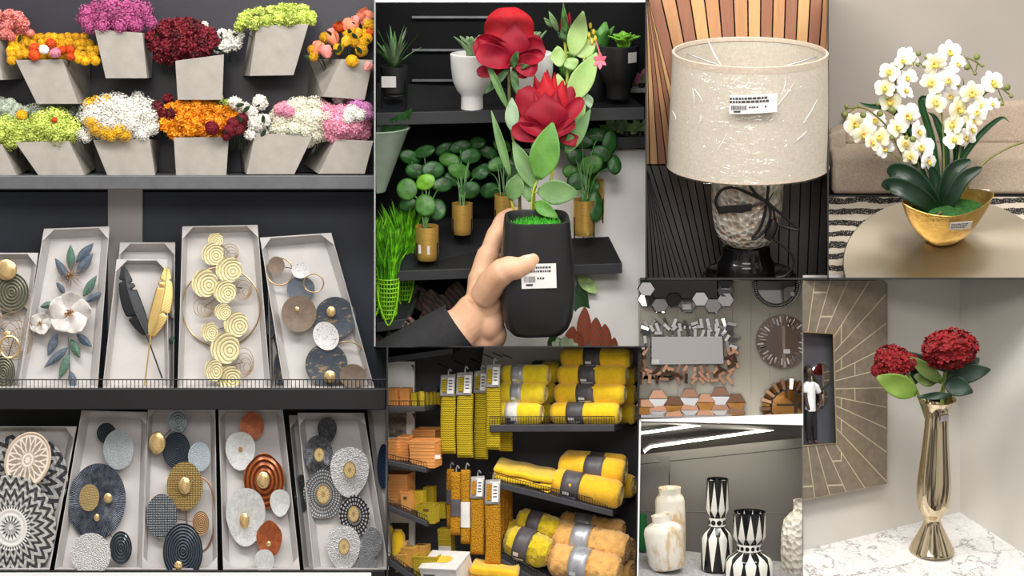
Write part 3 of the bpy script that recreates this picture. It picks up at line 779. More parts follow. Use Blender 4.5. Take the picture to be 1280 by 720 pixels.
Q('box stacked behind the hammered grey disc box', [(361, 519), (430, 519), (450, 712), (380, 712)], (6, 8, 6, 4), BD + 0.09, BD + 0.03, 0.03, 'l')
Q('open box of hammered white and charcoal discs with gold lace', [(372, 516), (455, 516), (486, 712), (392, 712)], (9, 10, 8, 4), flaps='lr', **lo)
Q('box with a deep blue disc at right end of lower shelf', [(458, 505), (483, 505), (483, 712), (487, 712)][:2] + [(483.0, 712), (488 - 6, 712)], (7, 10, 1, 4), BD + 0.07, BD + 0.02, 0.03, '')

s = 'disc'
wall_art('olive discs and gold ring wall art at left edge of upper shelf', [('disc', 14, 366, 22, 25, 'olive', 1), ('stud', 8, 337, 13.5, 13.5, None, 3), ('disc', 36, 375, 8, 11, 'pinkbeige', 0), ('coil', 18, 420, 24, 30, None, 1), ('coil', 4, 412, 24, 26, None, 0), ('ring', 12, 434, 12, 13.5, (gold, 1.8), 3), ('stud', 9, 418, 5, 5, None, 3), ('disc', 4, 466, 15, 22, 'olive', 2), ('disc', -12, 400, 16, 18, 'pinkbeige', 0)], (14, 484))
wall_art('gold swirl discs climbing through a large ring', [(s, 269.5, 300, 9.5, 9, 'swirl_gold', 1), (s, 266, 317.5, 14, 14, 'swirl_gold', 2), (s, 286, 337, 16.5, 16, 'swirl_gold', 3), (s, 256, 354, 16.5, 17.5, 'swirl_gold', 2), (s, 281, 364.5, 14.5, 14.5, 'swirl_gold', 4), (s, 278.5, 389.5, 10.5, 10.5, 'swirl_gold', 3), (s, 295, 405.5, 15.5, 16, 'swirl_gold', 2), (s, 262, 414.5, 11, 12, 'swirl_gold', 2), (s, 281.5, 435, 18.5, 20, 'swirl_gold', 3), (s, 267, 463, 11.5, 14, 'swirl_gold', 4), (s, 286, 472, 15.5, 15, 'swirl_gold', 2), ('ring', 276.5, 384, 49, 50, (gold_wire, 1.1), 0), ('coil', 287, 316, 11, 11, None, 0), ('coil', 303, 360, 12, 15, None, 0), ('coil', 255, 384, 13, 13, None, 0), ('coil', 304, 453, 13, 18, None, 0)], (280, 485))
wall_art('slate, brown and white flaked discs with thin rings', [(s, 345.5, 332, 10.5, 11.5, 'brown', 2), ('ring', 349.5, 339.5, 16.5, 17, (gold_wire, 1.0), 1), (s, 375.5, 337.5, 11, 10.5, 'white_patch', 2), ('ring', 392, 354, 12.5, 11.5, (gold_wire, 0.9), 3), (s, 376, 361, 17.5, 16, 'bluegrey', 0), (s, 373.5, 392, 22, 23, 'brown', 3), ('stud', 371.5, 386.5, 3.2, 3.2, None, 5), (s, 419, 397.5, 26, 26.5, 'slate', 1), ('stud', 414, 389.5, 6, 7, None, 3), (s, 407.5, 420, 15.5, 18.5, 'white_patch', 4, -0.5), (s, 408, 456, 26.5, 27, 'slate', 2), ('stud', 412.5, 471, 8, 8.5, None, 4), (s, 441, 470, 16.5, 15, 'brown', 4), ('ring', 434, 454, 24, 27, (gold_wire, 1.0), 0)], (405, 485))
wall_art('dark disc art peeking from the box behind', [(s, 352, 462, 10, 26, 'slate', 0), (s, 339, 406, 6, 16, 'slate', 0)], (350, 484), dep=BD + 0.06)
zr = dict(zref=(510, 712), dep=BD + 0.0, lean=0.06)
wall_art('large zigzag woven plate behind the front plate', [('flat', 30, 597, 55, 56, 'zigzag_back', 1)], (30, 655), **zr)
wall_art('large black and white woven plate with a star centre', [('flat', 13, 660, 57, 66, 'zigzag', 4)], (13, 712), **zr)
wall_art('round carved lattice plaque in cream and taupe', [('flat', 34.5, 575, 27, 34.5, 'lattice', 7, 0.35), ('ring', 34.5, 575, 27, 34.5, (mat('pale_wood_rim', (206, 184, 160), 0.6), 1.6), 7, 0.35)], (34, 610), **zr)
wall_art('large navy disc with gold studs and grey discs', [(s, 133, 541.5, 12, 13, 'glass_dark', 0), (s, 148, 562, 19, 25, 'grey_tex', 2), ('flat', 121, 627, 36, 48, 'navy_spoke', 1, 0.12), (s, 111.5, 622, 12.5, 17, 'gold_dots', 3, 0.1), ('stud', 135, 622.5, 5.5, 6.5, None, 3), ('stud', 121, 647, 3.6, 4.6, None, 3), (s, 113.5, 693, 25, 27, 'white_dots', 4), (s, 151, 685, 14, 21, 'glass_dark', 3)], (125, 712), **zr)
wall_art('gold woven disc with navy ring discs and grey weave', [(s, 222.5, 528, 11.5, 15.5, 'glass_light', 2), ('stud', 196.5, 553.5, 10.5, 14, None, 3), (s, 220.5, 563, 17.5, 23, 'navy_rings', 1), (s, 249, 571, 14, 18.5, 'pale_blue', 2), ('flat', 231, 607.5, 22.5, 30.5, 'gold_weave', 3), ('stud', 231, 607, 8, 11, None, 4), ('flat', 202, 645, 19.5, 27.5, 'grey_square', 3), (s, 228.5, 690, 25, 36, 'navy_rings', 4), ('stud', 223, 707, 5, 6, None, 7), (s, 251, 654, 10.5, 15, 'copper_weave', 2), ('ring', 251, 643, 18, 46, (copper_wire, 1.2), 0)], (228, 712), **zr)
wall_art('rust and silver discs with gold nuggets', [(s, 315, 532.5, 15, 18, 'rust', 0), ('wavy', 300.5, 563, 18.5, 24, 'silver_white', 2), ('stud', 300.5, 562, 3, 3.6, 'copper_weave', 5), ('flute', 330, 602, 25.5, 35, 'rust_ring', 1), ('stud', 329, 600, 8.3, 11, None, 4), ('wavy', 350, 628, 12.5, 17, 'silver_white', 2), ('wavy', 307, 645, 24.5, 36.5, 'silver_white', 3), ('stud', 305.5, 651, 6.3, 10, None, 6), ('flute', 336.5, 673.5, 16, 22.5, 'rust', 2), ('stud', 336, 680, 3, 3.6, None, 4), ('wavy', 330.5, 702, 12, 16, 'silver_white', 3)], (322, 712), **zr)
wall_art('charcoal disc art in the box stacked behind', [(s, 377, 617, 9, 24, 'dark_spoke', 0)], (377, 712), zref=(510, 712), dep=BD + 0.05, lean=0.06)
wall_art('hammered white and charcoal discs with gold lace centres', [('wavy', 409, 537, 12, 16, 'dark_spoke', 1), (s, 398, 568, 18, 24, 'dark_spoke', 2), ('flat', 399, 568.5, 6.6, 9, 'gold_lace', 5), ('wavy', 437, 589, 24, 31.5, 'white_ham', 3), ('flat', 437, 587.5, 8, 11, 'gold_lace', 6), ('flute', 403.5, 618.5, 24, 30.5, 'grey_rib', 1), ('flat', 404, 618, 9, 12.3, 'gold_lace', 4), ('flute', 443, 645, 19, 26, 'dark_rib', 1), ('flat', 442, 642.5, 7.4, 10.6, 'gold_lace', 4), ('wavy', 429.5, 684, 20.5, 28.5, 'white_ham', 3), ('flat', 430, 683.5, 7, 10.6, 'gold_lace', 6), (s, 465, 678, 12.7, 19, 'grey_ham', 3), (s, 459, 706, 12, 13, 'grey_ham', 2)], (430, 712), **zr)
wall_art('deep blue disc at right end of lower shelf', [(s, 479.5, 583, 8, 28, 'navy_blue', 1)], (481, 700), zref=(510, 712), dep=BD + 0.03, lean=0.06)

# ---- white flower relief
enamel = mat('white_enamel', (206, 201, 197), 0.28, 0.1, 0.05, 60)
leaf_blue = mat('blue_grey_leaf_metal', (112, 124, 140), 0.38, 0.45, 0.15, 180)
leaf_green = mat('sage_green_leaf_metal', (104, 138, 120), 0.4, 0.4, 0.15, 180)
fx0, fy0 = 85, 484; fb = P(fx0, fy0, BD + 0.02)
tf = thing('wall_art', 'white enamel flower relief with blue and green leaves', 'wall art', fb)
def fd(py): return BD + 0.022 + 0.06 * max(0, (485 - py) / 200)
def flat_leaf(a, b, w, m, dlt=0.0):
    A, B = Vector((a[0], a[1], 0)), Vector((b[0], b[1], 0)); ax = B - A; L = ax.length; ax.normalize(); nx = Vector((-ax.y, ax.x, 0))
    def f(u, v):
        x = 2 * u - 1; ww = w * (math.sin(PI * min(0.985, max(0.02, v))) ** 0.8) * (1.15 - 0.4 * v)
        q = A + ax * (L * v) + nx * (x * ww)
        return P(q.x, q.y, fd(q.y) - dlt - 0.010 * (1 - abs(x)) * math.sin(PI * v) - 0.008 * v) - fb
    MB().grid(f, 8, 12).build('leaf', m, tf, solid=0.0012)
def z3(x, y): return (x / 2.667, y / 2.667 + 230)
for a, b, w, g in [((237, 288), (235, 203), 15, 1), ((255, 260), (311, 198), 16, 0), ((256, 300), (309, 233), 17, 0), ((230, 322), (184, 248), 15, 0), ((217, 366), (188, 328), 10, 0), ((278, 374), (322, 306), 14, 1), ((285, 392), (343, 362), 13, 0), ((180, 398), (134, 410), 12, 1), ((190, 500), (160, 572), 15, 0), ((256, 500), (306, 543), 14, 0), ((237, 518), (266, 580), 15, 1), ((226, 545), (148, 612), 14, 0), ((230, 568), (197, 652), 14, 1), ((236, 625), (247, 684), 14, 0)]:
    flat_leaf(z3(*a), z3(*b), w / 2.667, leaf_green if g else leaf_blue)
MB().tube([P(*z3(228, 510), fd(422) + 0.002) - fb, P(*z3(231, 570), fd(445) + 0.004) - fb, P(*z3(232, 640), fd(470) + 0.004) - fb], 0.0016, 6).build('stem', mat('grey_stem', (110, 116, 118), 0.4, 0.5), tf)
def petals(cx, cy, R, n, wid, a0, m, dl):
    for i in range(n):
        a = a0 + 2 * PI * i / n
        def f(u, v):
            x = 2 * u - 1; vv = 0.08 + 0.92 * v
            ww = R * wid * math.sin(PI * min(0.93, vv * 0.9 + 0.03)) ** 0.6
            lx, ly = R * (vv - 0.06 * x * x * vv), x * ww
            px = cx + lx * math.cos(a) - ly * math.sin(a); py = cy - (lx * math.sin(a) + ly * math.cos(a))
            return P(px, py, fd(py) - dl - (i % 2) * .004 - R * 0.002 * (0.55 * vv * vv - 0.25 * abs(x) * vv + 0.05 * math.sin(3 * x))) - fb
        MB().grid(f, 10, 10).build('petal', m, tf, solid=0.001)
def stamens(cx, cy, R, n, dl):
    mb = MB(); rnd = random.Random(int(cx)); c = P(cx, cy, fd(cy) - dl) - fb
    for i in range(n):
        a = rnd.random() * 6.28; r = R * math.sqrt(rnd.random()) * 0.002
        e = c + Vector((r * math.cos(a), -0.012 - rnd.random() * 0.006, r * math.sin(a)))
        mb.tube([c, e], 0.0006, 4); mb.ball(e, 0.0016, 6, 4)
    mb.build('stamens', mat('copper_stamen', (182, 132, 74), 0.3, 0.8), tf)
petals(*z3(232, 430), 27, 5, 0.62, 1.45, enamel, 0.014); stamens(*z3(232, 430), 6, 34, 0.022)
petals(*z3(135, 465), 14, 5, 0.6, 1.2, enamel, 0.010); stamens(*z3(135, 465), 3.5, 16, 0.016)
wirem = mat('pink_gold_wire', (172, 146, 134), 0.4, 0.6)
cx, cy = z3(236, 306); mb = MB()
for i in range(6):
    a = 2 * PI * i / 6 + 0.3
    for q in range(5):
        f_ = 1 - q * 0.17; L = 19 * f_; w = 7.5 * f_
        pts = []
        for j in range(17):
            t = j / 16; r = L * math.sin(PI * t / 2 * 2) ** 0.9 if 0 < t < 1 else 0
            off = (t - 0.5) * 2
            pts.append(P(cx + r * math.cos(a + off * 0.42), cy - r * math.sin(a + off * 0.42), fd(cy) - 0.006) - fb)
        mb.tube(pts, 0.0005, 4)
mb.build('wire_flower', wirem, tf); stamens(cx, cy, 5, 24, 0.010)

# ---- crossed feathers
hb = P(180, 483, BD + 0.02)
th = thing('wall_art', 'crossed black and gold metal feathers', 'wall art', hb)
def feather(tip, base, side, notches, m, stem_to, ms):
    A, B = Vector((base[0], base[1], 0)), Vector((tip[0], tip[1], 0)); ax = B - A; L = ax.length; ax.normalize(); nx = Vector((-ax.y, ax.x, 0)) * side
    mb = MB(); n = 60
    def wd(v, x):
        w = 13.5 * (math.sin(PI * min(0.97, 0.04 + 0.93 * v)) ** 0.62) * (1.05 - 0.25 * v)
        for (nv, ns, dp) in notches:
            if ns * x > 0: w *= 1 - dp * max(0, 1 - abs(v - nv) / 0.022)
        return w
    def f(u, v):
        x = 2 * u - 1; q = A + ax * (L * v) + nx * (x * wd(v, x) - 4 * math.sin(PI * v) * 1.2)
        return P(q.x, q.y, fd(q.y) - 0.014 - 0.008 * (1 - abs(x)) * math.sin(PI * min(1, v + .05))) - hb
    mb.grid(f, 12, n).build('vane', m, th, solid=0.001)
    pts = [A + ax * (L * i / 10) + nx * (-4 * math.sin(PI * i / 10) * 1.2) for i in range(11)]
    pts = [Vector((stem_to[0], stem_to[1], 0))] + pts
    MB().tube([P(q.x, q.y, fd(q.y) - (0.024 if i else 0.018)) - hb for i, q in enumerate(pts)], [0.0022] * 4 + [0.0014] * (len(pts) - 4), 6).build('quill', ms, th)
nb = NT('black_feather_metal'); xx = nb.xyz(); nb.bump((xx[0] * 700.0 + xx[2] * 900.0).sin(), 0.12, 0.0006); blackf = nb.fin((38, 40, 44), 0.42, 0.4)
ng = NT('gold_feather_metal'); xx = ng.xyz(); ng.bump((xx[2] * 900.0 - xx[0] * 700.0).sin(), 0.15, 0.0006); goldf = ng.fin(ng.ramp(ng.noise(12, 3), [(.3, (196, 164, 96)), (.7, (222, 194, 130))]), 0.38, 0.65)
feather(z3(410, 276), z3(488, 502), 1, [(0.82, -1, 0.7), (0.66, 1, 0.7), (0.3, -1, 0.6), (0.75, 1, .4)], blackf, z3(541, 648), blackf)
feather(z3(556, 280), z3(502, 508), -1, [(0.80, 1, 0.6), (0.72, 1, 0.7), (0.36, -1, 0.7), (0.84, -1, 0.6)], goldf, z3(482, 672), goldf)
MB().ball(P(*z3(500, 540), fd(433) - 0.016) - hb, 0.004, 10, 6).build('binding', goldf, th)
ob = P(213, 424, BD + 0.05); t2 = thing('wall_art', 'white petal and green leaf edge behind the feather box', 'wall art', ob)
tfs, fbs = tf, fb; tf, fb = t2, ob
flat_leaf((213, 396), (214, 370), 4, enamel, -0.03); flat_leaf((213, 378), (216, 398), 4, enamel, -0.03); flat_leaf((212, 430), (218, 420), 4, leaf_green, -0.03)
tf, fb = tfs, fbs
# ------------------------------------------------------------------ plant aisle with the hand-held rose pot
W3 = 0.46
aisle_black = mat('aisle_black_metal', (15, 16, 17), 0.45, 0.2, 0.12, 20)
shelf_dk = mat('charcoal_shelf', (34, 36, 39), 0.5, 0.25, 0.1, 25, 0.04, 300)
tile_m = mat('pale_floor_tile', (216, 214, 210), 0.45, 0, 0.03, 6)
struct('wall_plant_aisle', pbox(462, -30, 820, 450, W3, W3 + 0.05), mat('black_back_panel', (12, 13, 14), 0.85, 0, 0.1, 10, Specular_IOR_Level=0.15))
struct('floor', hexq([(600, 470), (840, 470), (840, 474), (600, 474)], 0.30, [(640, 186), (840, 186), (840, 192), (640, 192)], W3 - 0.004), tile_m)
for i, (y, x1) in enumerate(((20, 640), (61, 640), (99, 600))):
    struct('trim_%d' % (20 + i), pbox(515, y, x1, y + 3, W3 - 0.012, W3 + 0.002), mat('rail_grey', (78, 80, 84), 0.4, 0.4))
FD = 0.30
def shelf3(label, fl, fr, h, bl, br, d0=FD, d1=W3 - 0.01, m=shelf_dk):
    return plain('plant_shelf', hexq([fl, fr, (fr[0], fr[1] + h), (fl[0], fl[1] + h)], d0, [bl, br, (br[0], br[1] + 7), (bl[0], bl[1] + 7)], d1), m, label, 'shelf', 0.002)
shelf3('upper charcoal shelf with the white footed pot and succulents', (470, 141), (806, 134), 16, (470, 103), (783, 116))
shelf3('middle black shelf with gold planters', (494, 339), (778, 329), 13, (523, 271), (752, 277))
shelf3('low shelf at left under the bright green grass pots', (470, 404), (509, 398), 12, (470, 360), (527, 352))
MB().tube([P(509, 402, FD) , P(531, 345, W3 - 0.03)], 0.006, 8).build('trim_24', shelf_dk)['kind'] = 'structure'
# far shelves on the right
shelf3('distant shelf edge with pink flowering plants at right', (776, 112), (830, 110), 5, (776, 104), (830, 102), W3 - 0.03, W3 - 0.004, mat('pale_shelf_edge', (150, 152, 152), .5))
shelf3('distant lower shelf with variegated foliage at right', (752, 172), (830, 170), 15, (752, 163), (830, 162), W3 - 0.03, W3 - 0.004, shelf_dk)

green_d = mat('deep_green_leaf', (38, 84, 34), 0.4, 0, 0.25, 50)
green_m = mat('mid_green_leaf', (70, 122, 48), 0.45, 0, 0.2, 50)
green_b = mat('bright_green_leaf', (116, 176, 52), 0.4, 0, 0.15, 50)
green_p = mat('pale_leaf_underside', (158, 190, 120), 0.6, 0, 0.12, 80)
green_g = mat('grey_green_leaf', (112, 138, 98), 0.6, 0, 0.15, 60)
lime_s = mat('lime_plastic', (138, 206, 30), 0.5, 0, 0.15, 40)
matt_blk = mat('matt_black_ceramic', (34, 34, 36), 0.42, 0, 0.06, 30, 0.04, 200)
white_cer = mat('white_ceramic', (246, 246, 243), 0.35, 0, 0.02, 20)
gold_pot = mat('brushed_gold_pot', (226, 184, 96), 0.35, 0.6, 0.08, 50, 0.03, 300, (1, 1, 20))
soil_m = mat('dark_soil', (38, 30, 24), 0.95, 0, 0.3, 150, 0.3)
paper_m = mat('paper_label', (236, 234, 232), 0.6, 0, 0.02, 20)
ink_m = mat('print_ink', (62, 62, 66), 0.7, 0, 0.05, 20)

def sheet(mb, b, A, B, w, k, prof=None, bulge=0.0, cup=0.0, droop=0.0, nrm=None, nu=8, nv=12, twist=0.0, wave=0.0):
    """a leaf or petal surface: A base, B tip as (px, py, depth px); w half-width in px; b the thing's base"""
    A = Vector(A); B = Vector(B); ax = B - A; L = ax.length; ax = ax / L
    n0 = Vector(nrm) if nrm else Vector((0, 0, -1))
    side = ax.cross(n0)
    if side.length < 1e-3: side = Vector((1, 0, 0))
    side.normalize(); nn = side.cross(ax).normalized()
    if nn.dot(n0) < 0: nn = -nn
    if twist:
        side.rotate(Quaternion(ax, twist)); nn.rotate(Quaternion(ax, twist))
    prof = prof or (lambda v: math.sin(PI * min(0.985, max(0.02, v))) ** 0.75 * (1.2 - 0.45 * v))
    def f(u, v):
        x = 2 * u - 1
        q = A + ax * (L * v) + side * (x * w * prof(v)) + nn * (bulge * math.sin(PI * v) + cup * x * x * w * prof(v) * 0.6 - droop * v * v + wave * math.sin(9 * v + 2 * x) )
        return q
    s0 = len(mb.v); mb.grid(f, nu, nv)
    for i in range(s0, len(mb.v)):
        q = mb.v[i]; mb.v[i] = Vector(q) 
    return mb
class PX:
    """local builder: coordinates are photo pixels plus a depth in pixels around depth d0"""
    def __init__(s, d0, base): s.d0 = d0; s.k = K(d0); s.b = P(base[0], base[1], d0 + (base[2] * K(d0) if len(base) > 2 else 0))
    def w(s, p):
        z = p[2] if len(p) > 2 else 0
        return P(p[0], p[1], s.d0 + z * s.k) - s.b
    def conv(s, mb):
        mb.v = [s.w(v) for v in mb.v]; return mb
def price_label(px, cx, cy, w, h, z, parent, ang=0.0, lines=3, rows=None):
    """paper label with printed lines and a bar code, a touch in front of the surface at depth px z"""
    R = Matrix.Rotation(ang, 3, 'Z')
    def q(x, y, zz): v = R @ Vector((x, y, 0)); return Vector((cx + v.x, cy + v.y, zz))
    zz = z if callable(z) else (lambda x, y: z)
    def rect(mb, x0, y0, x1, y1, lift):
        nx = max(1, int((x1 - x0) / 6))
        for i in range(nx):
            a, b_ = x0 + (x1 - x0) * i / nx, x0 + (x1 - x0) * (i + 1) / nx
            mb.quad(q(a, y0, zz(a, y0) - lift), q(b_, y0, zz(b_, y0) - lift), q(b_, y1, zz(b_, y1) - lift), q(a, y1, zz(a, y1) - lift))
    mb = MB(); rect(mb, -w, -h, w, h, 0.5); o = px.conv(mb).build('price_label', paper_m, parent, False, solid=0.0006); o['label'] = 'white printed price label'
    rnd = random.Random(int(cx + cy)); mb = MB()
    for r in range(2):
        y = -h * 0.78 + r * h * 0.3; x = -w * 0.85
        while x < w * 0.7:
            l = rnd.uniform(0.04, 0.14) * w; rect(mb, x, y, x + l, y + h * 0.16, 1.0); x += l + w * 0.04
    x = -w * 0.85
    while x < -w * 0.2:
        l = rnd.uniform(0.01, 0.05) * w; rect(mb, x, 0, x + l, h * 0.5, 1.0); x += l + w * 0.03
    for x in (-0.1, 0.05, 0.2): rect(mb, x * w, h * .1, x * w + w * .1, h * 0.26, 1.0)
    rect(mb, -w * .75, h * .62, -w * .35, h * .78, 1.0)
    px.conv(mb).build('print', ink_m, o, False)
    return o

# ---- background pots
def pot_thing(name, label, cat, base, d, group=None):
    k = K(d); return thing(name, label, cat, P(base[0], base[1], d), (0.22, 0, 0), group), k
# agave in a black pot on a stand
t, k = pot_thing('potted_agave', 'spiky green agave in small black pot on a stand', 'plant', (493, 138), FD + 0.05)
MB().lathe([(13, 22), (17, 24), (18, 56), (16, 56), (15, 52)], 28, cap1=True).build('pot', matt_blk, t, k=k)
mb = MB()
for sx in (-1, 1):
    for sy in (-1, 1): mb2 = MB().tube([(sx * 15, sy * 12, 0), (sx * 15, sy * 12, 40)], 1.2, 6).build('stand_leg', aisle_black, t, k=k)
MB().tube([(15 * math.cos(a), 12 * math.sin(a) * 1.2, 20) for a in [i * PI / 10 for i in range(20)]], 1.1, 6, closed=True).build('stand_ring', aisle_black, t, k=k)
MB().quad((-15, -19, 32), (3, -19.4, 32), (3, -19.4, 46), (-15, -19, 46)).build('price_label', paper_m, t, k=k, solid=0.0006)
rnd = random.Random(3)
for i in range(30):
    a = rnd.uniform(0, 6.28); e = rnd.uniform(0.35, 1.45); L = rnd.uniform(34, 56)
    B_ = Vector((math.cos(a) * math.cos(e) * L, math.sin(a) * math.cos(e) * L, 56 + math.sin(e) * L))
    mb = MB(); sheet(mb, None, (0, 0, 52), B_, 3.2, k, lambda v: (1 - v) ** 0.6 * (0.6 + 0.4 * min(1, v * 5)), 3 * math.cos(e), 0.5, 0, nrm=(0, 0, 1), nu=4, nv=8)
    mb.build('leaf', green_g if i % 3 else green_m, t, k=k)
def succulent(t, k, z0, R, n, m, upright=0.6, w=6, seed=0, x0=0):
    rnd = random.Random(seed)
    for i in range(n):
        f = i / n; a = i * 2.4; e = upright * (0.35 + 0.95 * (1 - f)) ; L = R * (0.5 + 0.5 * f) * rnd.uniform(.9, 1.1)
        e = 1.45 - (1.45 - upright) * f
        B_ = Vector((x0 + math.cos(a) * math.cos(e) * L, math.sin(a) * math.cos(e) * L, z0 + math.sin(e) * L + 3))
        mb = MB(); sheet(mb, None, (x0 + math.cos(a) * 2, math.sin(a) * 2, z0), B_, w, k, lambda v: (math.sin(PI * min(.98, .25 + .74 * v)) ** .7), 2, 0.8, -2, nrm=(0, 0, 1), nu=6, nv=8)
        mb.build('leaf', m, t, k=k, solid=0.0015)
# white footed pot with a succulent
t, k = pot_thing('potted_succulent', 'pointed succulent in white footed bowl on the upper plant shelf', 'plant', (590, 137), FD + 0.03)
MB().lathe([(13, 0), (14, 1), (13.5, 17), (14, 19), (19, 25), (24, 36), (26, 52), (27, 70), (25, 71), (23, 64), (0.5, 63)], 36, cap1=False).build('pot', white_cer, t, k=k)
succulent(t, k, 64, 33, 26, green_g, 0.75, 7, 2)
mb = MB(); 
for r in range(2):
    for c_ in range(4): mb.quad(*[( -9 + c_ * 4 + dx, -25.4 + abs(-7 + c_ * 4) * .12, 62 - r * 5 + dz) for dx, dz in ((0, 0), (3, 0), (3, 2.4), (0, 2.4))])
mb.build('embossed_lettering', mat('pale_grey_print', (190, 190, 190), .5), t, k=k)
t, k = pot_thing('potted_succulent', 'tall white pot with spiky succulent behind the two roses', 'plant', (664, 134), FD + 0.06)
MB().lathe([(16, 0), (17, 1), (17, 14), (24, 26), (27, 44), (27.5, 68), (25.5, 69), (24, 62), (.5, 61)], 36, cap1=False).build('pot', white_cer, t, k=k)
succulent(t, k, 64, 40, 24, green_g, 0.85, 6, 5)
t, k = pot_thing('potted_succulent', 'black footed bowl with bright green rosette at right of upper shelf', 'plant', (773, 122), FD + 0.04)
MB().lathe([(15, 0), (15.5, 1), (15, 15), (20, 22), (24, 34), (25.5, 52), (25.5, 66), (23.5, 66.5), (22, 60), (.5, 59)], 36, cap1=False).build('pot', matt_blk, t, k=k)
succulent(t, k, 62, 26, 30, green_b, 0.3, 8, 8, 6)
MB().quad((11, -25.6, 47), (21.5, -17, 47), (21.5, -17, 60), (11, -25.6, 60)).build('price_label', paper_m, t, k=k, solid=0.0006)
t, k = pot_thing('potted_plant', 'dark leafy plant in black pot left of the green rosette bowl', 'plant', (742, 128), FD + 0.09)
MB().lathe([(14, 0), (15, 1), (17, 20), (22, 50), (20, 50), (19, 45), (.5, 45)], 30, cap1=False).build('pot', matt_blk, t, k=k)
succulent(t, k, 48, 56, 12, green_m, 0.9, 11, 12, 6)
t, k = pot_thing('potted_plant', 'small dark succulent pot behind the rosebud', 'plant', (708, 132), FD + 0.10)
MB().lathe([(12, 0), (13, 1), (16, 36), (14, 36), (13, 33), (.5, 32)], 28, cap1=False).build('pot', matt_blk, t, k=k)
succulent(t, k, 36, 40, 16, green_m, 0.9, 9, 13)
# sage planter cut by the left edge
t, k = pot_thing('planter', 'large sage green tapered planter at left edge of plant aisle', 'planter', (468, 240), FD + 0.06)
MB().lathe([(12, 0), (14, 1), (42, 76), (46, 82), (44, 83), (40, 76), (.5, 70)], 20, cap1=False).build('pot', mat('sage_ceramic', (150, 168, 152), .5, 0, .06, 20), t, k=k, angle=.2)
for q in range(5):
    mb = MB(); a = 0.3 * q - 0.4; sheet(mb, None, (10 + 4 * q, 0, 70), (24 + 6 * q, -12, 96 + 3 * q), 6, k, nrm=(0, -1, .3)); mb.build('leaf', green_d, t, k=k)
# gold planters with round-leaved plants
def gold_planter(label, px, py, r, h, d, leaves, tag_side=0, stems=True):
    k = K(d); base = P(px, py, d); t = thing('gold_planter', label, 'plant', base, (0.25, 0, 0), 'gold planters of round-leaved plants')
    MB().lathe([(r * .55, 6), (r * .85, 7), (r * 0.97, 11), (r, 16), (r, h), (r * .9, h), (r * .88, h - 5), (.5, h - 5.5)], 32, cap1=False).build('pot', gold_pot, t, k=k)
    MB().lathe([(r * .88, h - 4.6), (.2, h - 4)], 24).build('soil', soil_m, t, k=k)
    for i in range(3):
        a = 2 * PI * i / 3 + PI / 2
        MB().tube([(r * math.cos(a), r * math.sin(a), 0), (r * 1.02 * math.cos(a), r * 1.02 * math.sin(a), h * .6)], 0.9, 5).build('stand_leg', aisle_black, t, k=k)
    if tag_side:
        MB().quad((-r * .7, -r * .8, h * .35), (r * .25, -r * 1.04, h * .33), (r * .25, -r * 1.04, h * .55), (-r * .7, -r * .8, h * .57)).build('price_label', paper_m, t, k=k, solid=0.0006)
    c25, s25 = math.cos(.25), math.sin(.25)
    sm = MB(); rnd = random.Random(px)
    for (lx, ly, rx, ry, mm, zz) in leaves:
        # photo offsets turned into the planter's own tilted frame
        X_, Z_, Y_ = lx - px, (py - ly), zz
        loc = Vector((X_, Y_ * c25 + Z_ * s25, Z_ * c25 - Y_ * s25))
        seg = 20; vs = [Vector((0, 0.0, 0))]
        mb = MB()
        def f(u, v, rx=rx, ry=ry):
            a = 2 * PI * u; return Vector((rx * v * math.cos(a), -2.2 * (1 - v * v) + 0.6 * math.sin(3 * a) * v, ry * v * math.sin(a)))
        mb.grid(f, seg, 5)
        mb.tf(Matrix.Translation(loc) @ Euler((-.25 + rnd.uniform(-.3, .2), rnd.uniform(-.5, .5), rnd.uniform(-.3, .3))).to_matrix().to_4x4())
        mb.build('leaf', mm, t, k=k, solid=0.0008)
        sm.tube(bez([(rnd.uniform(-4, 4), rnd.uniform(-3, 3), h - 6), (X_ * .4, loc.y * .5 + 2, (h + loc.z) * .55), loc + Vector((0, 2, -1))], 6), 0.8, 5)
    sm.build('stems', green_m, t, k=k)
    return t
gd, gm, gb = green_d, green_m, green_b
gold_planter('gold planter nearest the bright grass pots with glossy round leaves', 534, 331, 14.5, 50, FD + 0.02,
 [(509, 237, 13, 14, gm, -8), (532, 228, 13, 10, gb, -10), (510, 256, 12, 9, gd, -4), (532, 257, 13, 14, gm, -12), (546, 262, 12, 14, gd, 2), (520, 214, 14, 10, gd, 6), (541, 212, 15, 11, gd, 4), (552, 230, 14, 10, gd, 10), (512, 196, 14, 9, gd, 16), (530, 189, 15, 8, gd, 14)], 1)
gold_planter('second gold planter on middle shelf, left of the held pot', 578, 299, 13, 46, FD + 0.07,
 [(587, 238, 14, 11, gd, -8), (574, 214, 16, 10, gm, -4), (588, 195, 14, 10, gd, 2), (562, 200, 14, 9, gm, 2), (566, 224, 12, 9, gd, -2), (600, 216, 12, 9, gd, 6), (575, 183, 15, 8, gd, 8), (556, 186, 13, 8, gd, 10), (596, 178, 12, 8, gd, 12)])
gold_planter('third gold planter, half hidden behind the hand', 630, 288, 12, 46, FD + 0.09,
 [(612, 238, 12, 10, gd, 4), (622, 205, 14, 9, gm, 2), (640, 215, 13, 9, gd, 6), (610, 190, 13, 8, gd, 8), (628, 182, 13, 8, gm, 8), (604, 212, 11, 8, gd, 10), (650, 196, 12, 8, gd, 10)])
